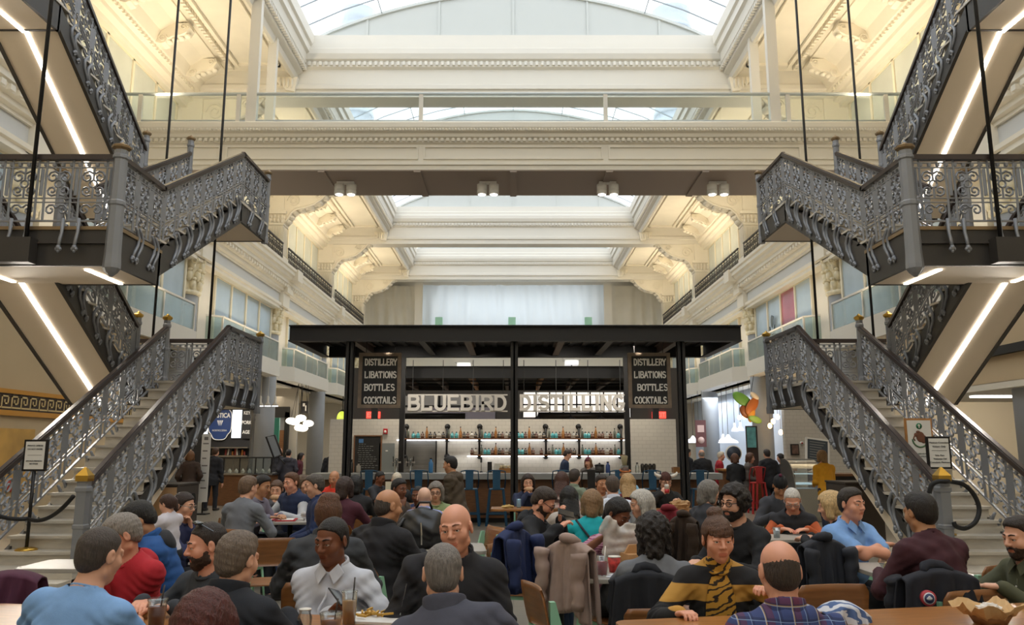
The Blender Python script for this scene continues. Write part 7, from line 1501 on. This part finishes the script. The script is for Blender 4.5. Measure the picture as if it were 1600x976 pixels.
def chair(x, y, ang, lb, seat=0.45, grp='walnut and mint metal dining chairs'):
    key = round(seat, 2)
    if key not in _ch:
        r = empty('dining_chair'); s_ = MB(); s_.prism([(-0.21, -0.2), (0.21, -0.2), (0.22, 0.18), (0.17, 0.22), (-0.17, 0.22), (-0.22, 0.18)], 'z', seat-0.016, seat); s_.build('seat', ply, r, bevel=0.006)
        b = MB(); b.add(*curved(0.43, 0.24, 0, -0.235, seat+0.15, -0.2, -0.03), True); b.build('backrest', ply, r)
        for sx in (-1, 1):
            m = MB(); m.prism([(-0.23, seat+0.33), (-0.20, seat+0.33), (-0.10, seat-0.02), (-0.26, 0.0), (-0.30, 0.0), (-0.23, seat-0.02)], 'x', sx*0.195-0.018, sx*0.195+0.018); m.build('leg', mint, r)
            MB().tube([(sx*0.18, 0.17, seat-0.02), (sx*0.20, 0.22, 0)], [0.014, 0.010], 8).build('leg', mint, r)
            MB().bar((sx*0.185, -0.16, seat-0.03), (sx*0.18, 0.18, seat-0.03), 0.02, 0.035).build('side_rail', mint, r)
        MB().bar((-0.18, 0.15, seat-0.03), (0.18, 0.15, seat-0.03), 0.02, 0.03).build('front_rail', mint, r)
        _ch[key] = r; o = r
    else: o = copy_tree(_ch[key], kid_map())
    o.location = (x, y, 0); o.rotation_euler = (0, 0, ang); return tag(o, lb, 'chair', grp)
for p in list(PEOPLE):
    if p['mode'] != 'sit' or 'child with tied' in p['lb']: continue
    seat = min(max(p['hip']-0.135, 0.2), 0.62); b = p['base']; lb = p['lb'].split(' in ')[0].split(' with ')[0]
    words = p['lb'].split(',')[0].split()[:12]
    while words[-1] in ('with', 'in', 'a', 'the', 'and', 'his', 'her', 'on', 'of', 'over', 'their', 'near', 'at', 'to', 'by', 'from', 'around', 'close', 'beside', 'dark'): words.pop()
    lab_ = 'walnut chair under the '+' '.join(words)
    f_ = p['RW']@V3(0, 1, 0); p['chair'] = chair(b[0]+f_[0]*0.06, b[1]+f_[1]*0.06, p['aw'], lab_, round(seat/0.05)*0.05)
# empty chairs
chair(at(905, 900, 4.6).x, 4.75, math.radians(-75), 'empty walnut chair with a mint frame, side-on at the front right of centre')
chair(at(735, 800, 8.0).x, 8.0, math.radians(115), 'empty walnut chair with a mint frame behind the talking bald man')
chair(at(415, 810, 7.0).x, 7.3, math.radians(12), 'empty walnut chair pulled up left of the red trays')
chair(at(1378, 960, 4.0).x, 4.95, math.radians(8), 'empty walnut chair with its back to the front right table')
chair(at(1530, 880, 5.6).x, 5.7, math.radians(20), 'empty walnut chair right of the man in the maroon sweater')
def slab_top(poly, z, th): return MB().prism(poly, 'z', z-th, z)
def rrect(cx, cy, w_, d_, ang, r=0.06, n=4):
    pts = []
    for sx, sy, a0 in ((1, 1, 0), (-1, 1, 90), (-1, -1, 180), (1, -1, 270)):
        for i in range(n+1): t = math.radians(a0+90*i/n); pts.append((sx*(w_/2-r)+r*math.cos(t), sy*(d_/2-r)+r*math.sin(t)))
    c, s = math.cos(ang), math.sin(ang); return [(cx+x*c-y*s, cy+x*s+y*c) for x, y in pts]
tgrey = mat('grey_laminate', '#A7A198', 0.35, var=0.03, scale=4)
def table(x, y, w_, d_, ang, lb, top=tgrey, z=0.755, grp='dining tables'):
    r = empty('dining_table', (x, y, 0), ang, label=lb, cat='table', group=grp); slab_top(rrect(0, 0, w_, d_, 0), z, 0.03).build('table_top', top, r, bevel=0.004)
    n = max(1, round(w_/1.2))
    for i in range(n):
        px = (i+0.5)*w_/n-w_/2; MB().tube([(px, 0, 0.02), (px, 0, z-0.03)], 0.03, 10).build('pedestal', rodm, r); MB().bar((px-min(w_, 1.0)*0.32, 0, 0.015), (px+min(w_, 1.0)*0.32, 0, 0.015), 0.05, 0.03).bar((px, -d_*0.4, 0.018), (px, d_*0.4, 0.018), 0.05, 0.03).build('foot', rodm, r)
    return r
oakt = mat('oak_table', '#A06A36', 0.32, var=0.2, scale=5, stretch=(1, 8, 1), coat=0.3)
table(-1.76, 4.12, 2.35, 0.6, math.radians(-9.5), 'long oak table in the left foreground with the men around it', oakt)
a, b = atz(955, 968, 0.755), atz(1600, 940, 0.755); an = math.atan2(b.y-a.y, b.x-a.x); mid_ = (a+b)/2
table(mid_.x+0.22+math.sin(an)*0.31, mid_.y-math.cos(an)*0.31+0.04, 2.85, 0.60, an, 'long oak table along the bottom right corner', oakt)
table(-3.1, 6.12, 0.95, 0.5, 0.0, 'grey table with a free corner beside the bottom of the left stairs')
table(-0.72, 7.12, 0.95, 0.6, 0.1, 'grey table under the black backpack')
table(-2.66, 9.76, 0.85, 0.55, 0.05, 'grey table carrying the red trays and crumpled foil')
table(0.74, 5.78, 0.62, 0.74, -0.05, 'grey table with the red drink and napkins')
table(0.38, 6.72, 0.36, 0.5, 0.0, 'grey table in front of the man looking at his phone')
table(2.80, 5.82, 0.66, 0.78, 0.05, 'grey table with the salad bowl')
table(2.66, 7.95, 0.75, 0.5, 0.05, 'grey table with the water glass of the white-haired man')
table(2.2, 11.45, 0.8, 0.5, 0.0, 'oak table with the brown paper bag by the horned hat', oakt)
table(-0.02, 11.75, 0.6, 0.5, 0.0, 'small oak table in front of the woman eating with both hands', oakt)
table(-1.62, 12.5, 0.6, 0.6, 0.1, 'small oak table beside the boy in the dark t-shirt', oakt)
pattern('blue_paisley', 'wave', '#C9CCD4', '#4A6290', (6, 6, 9), 0.85, dir='DIAGONAL', dist=12, p0=0.55, p1=0.65)
# coats over chair backs
def drape(x, y, ang, w_, h_, z, col, lb, cat='coat', name='draped_coat', thick=0.055, seed_=1, sleeves=True):
    """cloth hung over a chair back: one sheet falling on both sides in folds, with sleeves at the ends"""
    m = MB(); nu, nv = 46, 40; top = h_; sd = seed_*1.7; vs = []
    for j in range(nv+1):
        v = j/nv*2-1; sgn = 1 if v > 0 else -1; s_ = abs(v); drop = max(s_-0.10, 0)/0.9
        for i in range(nu+1):
            u = i/nu*2-1; fold = math.sin(u*11+sd+1.2*math.sin(drop*3+sd))*0.5+math.sin(u*23+sd*2+drop*2)*0.28+math.sin(u*5-sd)*0.35
            yy = sgn*(min(s_/0.10, 1)**0.6*thick*0.8+0.03*drop)+sgn*fold*0.034*drop**0.7
            zz = top-0.02*(1-min(s_/0.1, 1))*-1-0.05*u*u-h_*0.97*drop*(1-0.05*math.sin(u*4+sd))
            vs.append((u*w_*(0.86+0.16*drop), yy, zz))
    m.add(vs, [(j*(nu+1)+i, j*(nu+1)+i+1, (j+1)*(nu+1)+i+1, (j+1)*(nu+1)+i) for j in range(nv) for i in range(nu)], True)
    if sleeves:
        for s in (-1, 1):
            pts = [(s*w_*(0.78+0.05*math.sin(k*0.9+sd)), -thick-0.05-0.012*k/8, top-0.05-h_*0.75*k/10) for k in range(11)]; m.tube(pts, [0.052+0.006*math.sin(k*2.1+sd)-0.0012*k for k in range(11)], 12)
        m.tube([(-w_*0.34, 0.01, top+0.0), (-w_*0.2, -0.03, top+0.025), (0, -0.045, top+0.03), (w_*0.2, -0.03, top+0.025), (w_*0.34, 0.01, top+0.0)], [0.02, 0.032, 0.036, 0.032, 0.02], 10)
    o = m.build(name, cloth(col), loc=(x, y, z), rot=(0, 0, ang)); q = o.modifiers.new('thickness', 'SOLIDIFY'); q.thickness = 0.012; tag(o, lb, cat); return o
def drape_px(px, py, d, *a, **k): p = atd(px, py, d); return drape(p.x, p.y, a[0], a[1], a[2], max(p.z-a[2]*0.5, 0.13), *a[3:], **k)
drape_px(1012, 950, 4.95, PI, 0.24, 0.42, '#1B1D24', 'black padded coat hung over the chair of the curly-haired person', seed_=2)
drape_px(801, 875, 5.6, math.radians(60), 0.22, 0.42, '#1F2C55', 'navy coat hanging on the chair behind the talking bald man', seed_=3)
drape_px(893, 902, 5.3, math.radians(-50), 0.22, 0.46, '#A08A80', 'dusty pink-beige coat on the chair left of the red drink', seed_=4)
drape_px(1046, 832, 7.6, math.radians(-20), 0.20, 0.42, '#7A1F2A', 'dark red coat over a chair behind the curly-haired person', seed_=5)
drape_px(1070, 845, 7.0, math.radians(-30), 0.14, 0.42, '#332418', 'dark brown coat over a chair beside the dark red coat', seed_=6)
drape_px(1286, 890, 5.75, math.radians(15), 0.2, 0.42, '#2A2C34', 'charcoal coat on the chair of the man with folded arms', seed_=7)
_x = at(1180, 840, 6.6).x; chair(_x-0.047, 6.83, 0.2, 'walnut chair draped with the olive jacket behind the bearded man')
drape(_x, 6.6, 0.2, 0.17, 0.40, 0.455, '#4C5240', 'olive jacket over a chair between the bearded man and the white-haired man', seed_=8)
c = drape_px(1468, 940, 4.62, math.radians(188), 0.27, 0.34, '#181A24', 'navy parka with a round red badge over the chair at the front right', seed_=9)
pb = atd(1450, 934, 4.535); iv = Matrix.Rotation(-math.radians(188), 3, 'Z')@(pb-c.location)
m = MB(); m.lathe([(0.043, -0.012), (0.043, 0.012)], n=24, axis='y'); q = m.build('round_badge', mat('badge_red', '#B8404A', 0.6), c); q.location = iv; q.rotation_euler = (0, 0, -math.radians(188))
m = MB(); m.lathe([(0.033, -0.015), (0.033, 0)], n=24, axis='y').build('badge_disc', mat('badge_white', '#D8D8DC', 0.6), q); m = MB(); m.lathe([(0.027, -0.018), (0.027, 0)], n=20, axis='y').build('badge_centre', mat('badge_navy', '#33406B', 0.6), q); m = MB(); m.ball((0, -0.018, 0), (0.018, 0.004, 0.009), 8, 5).ball((0, -0.018, 0.009), (0.008, 0.004, 0.006), 8, 5).build('badge_mark', mat('badge_white', '#D8D8DC'), q)
drape_px(14, 922, 4.75, 0.3, 0.2, 0.2, '#4A1F36', 'plum-coloured coat piled at the far left edge', seed_=10, sleeves=False, thick=0.14)
drape_px(1316, 970, 3.95, 0.2, 0.13, 0.16, 'blue_paisley', 'pale patterned scarf or bag beside the plaid shirt', cat='bag', name='fabric_bag', seed_=11, sleeves=False, thick=0.1)
# backpack
p = atd(664, 818, 7.05); G = Field(np.arange(-0.32, 0.32, 0.011), np.arange(-0.2, 0.2, 0.011), np.arange(-0.03, 0.42, 0.011)); G.ell((0, 0, 0.16), (0.22, 0.11, 0.18), k=0.04); G.ell((0, -0.08, 0.12), (0.17, 0.07, 0.12), k=0.03); G.cap((-0.2, 0, 0.08), (0.2, 0, 0.08), 0.07, k=0.06); G.warp(lambda X, Y, Z: 0.006*np.sin(X*40+Z*25)*np.sin(Z*35)); G.cut(lambda X, Y, Z: 0.0-Z+0*X+0*Y)
r = np_mesh('backpack', *G.mesh(), mat('black_leather', '#17171A', 0.35)); r.location = (p.x, 7.08, 0.757); tag(r, 'black leather backpack with a silver zip standing on the grey table', 'backpack')
MB().tube([(0.0, -0.135, 0.22), (0.01, -0.155, 0.12), (0.01, -0.14, 0.04)], 0.006, 5).build('zip', steel, r); MB().tube([(-0.06, 0, 0.33), (-0.03, 0, 0.38), (0.06, 0, 0.38), (0.08, 0, 0.32)], 0.012, 6).build('carry_handle', mat('black_leather', '#17171A'), r); MB().tube([(-0.15, -0.06, 0.25), (-0.24, -0.08, 0.12), (-0.2, -0.08, 0.02)], 0.016, 6).build('strap', mat('black_leather', '#17171A'), r)
for nm_, sd_ in (('dark-haired woman in navy', 3), ('woman biting a sandwich', 5)):
    pp = [q for q in PEOPLE if q['lb'].startswith(nm_)][0]; hw_ = (hand_world(pp, 1)+hand_world(pp, -1))/2; o = MB().ball((0, 0, 0), (0.06, 0.035, 0.04), 12, 8).build('sandwich', mat('sandwich_bread', '#C9A07A', 0.7, var=0.2, scale=30), loc=hw_+Vector((0, -0.02, 0.0))); tag(o, 'sandwich held at the mouth by the '+nm_, 'sandwich')
pp = [q for q in PEOPLE if 'white horns' in q['lb']][0]; hw_ = hand_world(pp, 1); r = empty('drink_can', hw_+Vector((0, -0.03, -0.04)), label='red and white can held by the person in the horned hat', cat='can'); MB().lathe([(0.028, 0), (0.032, 0.01), (0.032, 0.055)], n=14).build('body', mat('can_red', '#B3282F', 0.35), r); MB().lathe([(0.032, 0.055), (0.032, 0.11), (0.027, 0.12)], n=14).build('upper_body', mat('can_white', '#D8D5D0', 0.35), r)
# trays, cups, food
def tumbler(x, y, z, r0, h_, liquid, lb, straw='#2A1F1A', cat='drink', name='drink_cup'):
    r = empty(name, (x, y, z), label=lb, cat=cat); m = MB(); m.lathe([(r0*0.8, 0), (r0, h_), (r0*1.04, h_), (r0*1.04, h_+0.008)], n=20); m.build('cup', clr, r); MB().lathe([(r0*0.76, 0.004), (r0*0.93, h_*0.75)], n=20).build('liquid', mat('liquid_'+liquid.strip('#'), liquid, 0.15), r)
    if straw: MB().tube([(0.01, 0, 0.01), (r0*0.6, 0.0, h_+0.07)], 0.004, 6).build('straw', mat('straw_'+straw.strip('#'), straw, 0.4), r)
    return r
TZ = 0.756
p = atz(252, 985, TZ); tumbler(-1.72, 4.02, TZ, 0.045, 0.12, '#6B2E1A', 'iced brown drink with a dark straw on the left foreground table')
p = atz(590, 972, TZ); tumbler(-0.80, 4.06, TZ, 0.038, 0.15, '#B98A52', 'clear bottle-shaped drink with a straw beside the tray'); 
p = atz(566, 985, TZ); tumbler(-0.84, 3.84, TZ, 0.05, 0.09, '#8A4A2A', 'low clear cup with a black straw at the bottom edge')
r = empty('glass_jar', (-0.98, 3.92, TZ), label='small empty glass jar beside the phone', cat='jar'); MB().lathe([(0.03, 0), (0.034, 0.06), (0.026, 0.08), (0.028, 0.095)], n=16).build('body', clr, r); MB().lathe([(0.029, 0.095), (0.029, 0.10)], n=16).build('rim', white, r)
r = empty('food_tray', (-0.66, 4.17, TZ), -0.17, label='white food tray of fries on the left foreground table', cat='tray'); MB().prism(rrect(0, 0, 0.34, 0.24, 0, 0.03), 'z', 0, 0.012).build('tray_base', mat('tray_paper', '#D9D6D0', 0.6), r)
rr = random.Random(3)
for i in range(16):
    o2 = MB().bar((0, 0, 0), (0.055, 0, 0), 0.009, 0.009).build('french_fry', mat('fries', '#C79A3E', 0.6)); o2.location = (r.location.x+rr.uniform(-0.11, 0.03), r.location.y+rr.uniform(-0.06, 0.06), TZ+0.017+0.009*(i//6)); o2.rotation_euler = (0, 0, rr.uniform(0, 3)); tag(o2, 'golden french fry on the white food tray', 'fry', 'fries on the tray')
fk = empty('fork', (r.location.x+0.09, r.location.y, TZ+0.012), label='steel fork standing up in the food tray', cat='fork'); MB().bar((0, 0, 0), (0.03, 0.01, 0.16), 0.016, 0.005).build('handle', steel, fk); MB().bar((0, 0, 0.0), (-0.006, 0, -0.0), 0.02, 0.02).build('head', steel, fk)
def phone(loc, rot, lb, face_=None):
    r = empty('smartphone', loc, label=lb, cat='phone'); r.rotation_euler = rot; MB().box(-0.038, 0.038, -0.075, 0.075, -0.004, 0.004).build('case', blk, r, bevel=0.003); MB().box(-0.034, 0.034, -0.068, 0.068, 0.0042, 0.005).build('screen', face_ or mat('screen_dark', '#20242B', 0.1), r); return r
phone((at(2, 965, 3.9).x+0.02, 4.12, TZ+0.006), (0, 0, 0.3), 'phone with a lit blue screen at the far left edge', glow('phone_blue', '#8FC4F0', 0.8))
hwp = hand_world(white_m, 1); phone(hwp+Vector((-0.01, -0.01, 0.03)), (math.radians(28), math.radians(20), 0.9), 'black phone in the hand of the man in the white shirt')
h1, h2 = hand_world(hood, 1), hand_world(hood, -1); phone((h1+h2)/2+Vector((0.03, 0, 0.03)), (math.radians(20), math.radians(-35), PI/2), 'phone held by the bearded man in the black hooded top')
# crumpled napkins and paper
def crumple(loc, r3, col, lb, cat='napkin', name='crumpled_napkin', seed_=1, rough=0.7, metal=0):
    m = MB(); m.ball((0, 0, 0), r3, 14, 10); rn = random.Random(seed_)
    vv = {};
    def j(p):
        k = tuple(round(c, 4) for c in p); f_ = vv.setdefault(k, rn.uniform(0.6, 1.25)); return (p[0]*f_, p[1]*f_, max(p[2]*f_, -r3[2]*0.6))
    m.v = [j(q) for q in m.v]; o = m.build(name, mat('paper_'+col.strip('#')+str(metal), col, rough, metal=metal), loc=loc, smooth=False); o.location.z += r3[2]*0.6; return tag(o, lb, cat)
x0 = -2.70
for dx, nm in ((-0.28, 'left'), (-0.02, 'middle')):
    r = empty('red_tray', (x0+dx+0.02, 9.72, TZ), 0.15, label='red plastic tray on the grey table, %s one' % ('outer' if nm == 'left' else 'inner'), cat='tray', group='red trays'); MB().prism(rrect(0, 0, 0.24, 0.32, 0, 0.03), 'z', 0, 0.012).build('tray_base', mat('tray_red', '#B3242B', 0.4), r); MB().box(-0.09, 0.09, -0.12, 0.12, 0.012, 0.014).build('paper_liner', mat('tray_paper', '#D9D6D0'), r)
crumple((x0+0.33, 9.74, TZ), (0.15, 0.13, 0.08), '#C9C9CC', 'crumpled foil and paper beside the red trays', seed_=4, metal=0.3, rough=0.35)
xt = at(962, 885, 5.4).x
tumbler(0.60, 5.58, TZ, 0.042, 0.12, '#A81E2E', 'red iced drink with a white straw on the grey table', straw='#E8E4E0')
r = empty('paper_cup', (0.70, 5.72, TZ), label='red and white printed paper cup beside the red drink', cat='cup'); MB().lathe([(0.035, 0), (0.045, 0.1)], n=18).build('cup', mat('cup_print', '#B5352F', 0.6, var=0.6, scale=30), r); MB().lathe([(0.046, 0.1), (0.046, 0.106)], n=18).build('rim', white, r)
crumple((0.51, 5.72, TZ), (0.07, 0.04, 0.025), '#DAD6D2', 'white crumpled napkin at the edge of the table with the red drink', seed_=7)
crumple((0.72, 5.52, TZ), (0.1, 0.07, 0.012), '#D9D9DC', 'flat white napkin beside the red drink', seed_=8)
r = empty('kraft_box', (0.88, 5.93, TZ), 0.3, label='brown kraft paper box in front of the curly-haired person', cat='box'); MB().box(-0.09, 0.09, -0.08, 0.08, 0, 0.1).build('box_body', mat('kraft', '#B58A5C', 0.7), r); MB().prism([(-0.09, 0.1), (0.09, 0.1), (0.05, 0.16), (-0.05, 0.16)], 'y', -0.01, 0.01).build('handle_flap', mat('kraft', '#B58A5C'), r)
# clear bag held up
hb1 = hand_world(bagw, 1); hb2 = hand_world(bagw, -1); st = 0.012; G = Field(np.arange(-0.28, 0.28, st), np.arange(-0.1, 0.1, st), np.arange(-0.2, 0.26, st)); G.ell((0, 0, -0.02), (0.19, 0.045, 0.12), k=0.03); G.ell((-0.02, 0, 0.12), (0.08, 0.03, 0.1), k=0.03); G.warp(lambda X, Y, Z: 0.013*np.sin(X*45+3*np.sin(Z*20))*np.sin(Z*38+X*10))
o = np_mesh('clear_bag', *G.mesh(), mat('clear_film', '#C9C2BA', 0.12, var=0.3, scale=14, alpha=0.62, coat=1)); o.location = atd(972, 846, 5.82); o.rotation_euler = (0, math.radians(-35), 0.2); tag(o, 'crinkled clear plastic bag held up by the woman in the pink patterned top', 'bag')
# salad bowl
xs_, ys_ = 2.62, 5.66; r = empty('salad_bowl', (xs_, ys_, TZ), label='clear plastic salad bowl with an open lid on the grey table', cat='bowl'); MB().lathe([(0.07, 0), (0.10, 0.06), (0.105, 0.065)], n=22).build('bowl', clr, r)
m = MB(); rr = random.Random(8)
for i in range(26): a_ = rr.uniform(0, 6.28); q = rr.uniform(0, 0.07); m.ball((q*math.cos(a_), q*math.sin(a_), 0.03+rr.uniform(0, 0.03)), rr.uniform(0.012, 0.024), 7, 5)
sl = m.build('salad', mat('salad', '#B7A36B', 0.6, var=0.5, scale=25), r); sl['kind'] = 'stuff'; l_ = MB(); l_.lathe([(0.105, 0), (0.10, 0.012), (0.03, 0.016)], n=22); q = l_.build('lid', clr, r); q.location = (0.10, 0.08, 0.05); q.rotation_euler = (0.9, 0, 0.5)
p = atz(1217, 842, TZ); tumbler(2.52, 7.84, TZ, 0.035, 0.09, '#C9CCD0', 'water glass in front of the white-haired man', straw=None, name='water_glass')
o = MB().box(-0.06, 0.06, -0.04, 0.04, 0, 0.015).build('wallet', mat('wallet', '#5A3527', 0.5), loc=(2.40, 7.9, TZ), bevel=0.004); tag(o, 'brown wallet on the grey table left of the water glass', 'wallet')
crumple((2.32, 11.4, TZ), (0.16, 0.1, 0.08), '#B08A5E', 'crumpled brown paper bag on the oak table by the horned hat', cat='paper bag', name='paper_bag', seed_=12)
crumple((-0.08, 11.7, TZ), (0.09, 0.07, 0.03), '#B79A5C', 'half-eaten food in paper on the small oak table', cat='food', name='wrapped_food', seed_=13)
r = empty('drink_can', (0.08, 11.8, TZ), label='pale blue can on the small oak table', cat='can'); MB().lathe([(0.03, 0), (0.033, 0.01), (0.033, 0.11), (0.028, 0.12)], n=14).build('body', mat('can_blue', '#8FB0C9', 0.3, metal=0.5), r); MB().lathe([(0.028, 0.12), (0.026, 0.123)], n=14).build('lid', steel, r)
r = empty('menu_stand', (-1.84, 12.45, TZ), 0.1, label='yellow-edged paper menu standing on the table behind the maroon sweater', cat='menu'); MB().box(-0.12, 0.12, -0.01, 0.01, 0.0, 0.34).build('menu_card', mat('menu_cream', '#D9D2B8', 0.6), r); MB().box(0.09, 0.12, -0.014, -0.01, 0, 0.34).build('yellow_edge', mat('menu_yellow', '#D9B23A', 0.6), r)
# paper-lined basket at the right
p = atz(1535, 968, TZ); r = empty('paper_basket', (p.x-0.02, p.y-0.1, TZ), 0.2, label='brown takeaway basket lined with crumpled parchment on the right oak table', cat='basket')
MB().lathe([(0.07, 0), (0.10, 0.05)], n=4).build('basket', mat('kraft_dark', '#9A6E45', 0.7), r)
vs = []; rn = random.Random(21); N = 9
for j in range(N+1):
    for i in range(N+1):
        u, v = i/N*2-1, j/N*2-1; rad = max(abs(u), abs(v)); x, y = 0.15*u, 0.13*v; z = 0.02+0.10*max(rad-0.35, 0)**0.9*(0.7+0.6*abs(math.sin(2.3*math.atan2(v, u)+0.4)))+rn.uniform(-0.008, 0.008)
        vs.append((x*(1-0.25*max(rad-0.5, 0)), y*(1-0.25*max(rad-0.5, 0)), z))
m = MB().add(vs, [(j*(N+1)+i, j*(N+1)+i+1, (j+1)*(N+1)+i+1, (j+1)*(N+1)+i) for j in range(N) for i in range(N)]); q = m.build('parchment', mat('parchment', '#CDA877', 0.7), r); md = q.modifiers.new('thick', 'SOLIDIFY'); md.thickness = 0.002
crumple((p.x-0.02, p.y-0.1, TZ+0.05), (0.06, 0.05, 0.03), '#D8D2CA', 'white napkin crumpled inside the parchment-lined basket', seed_=15)
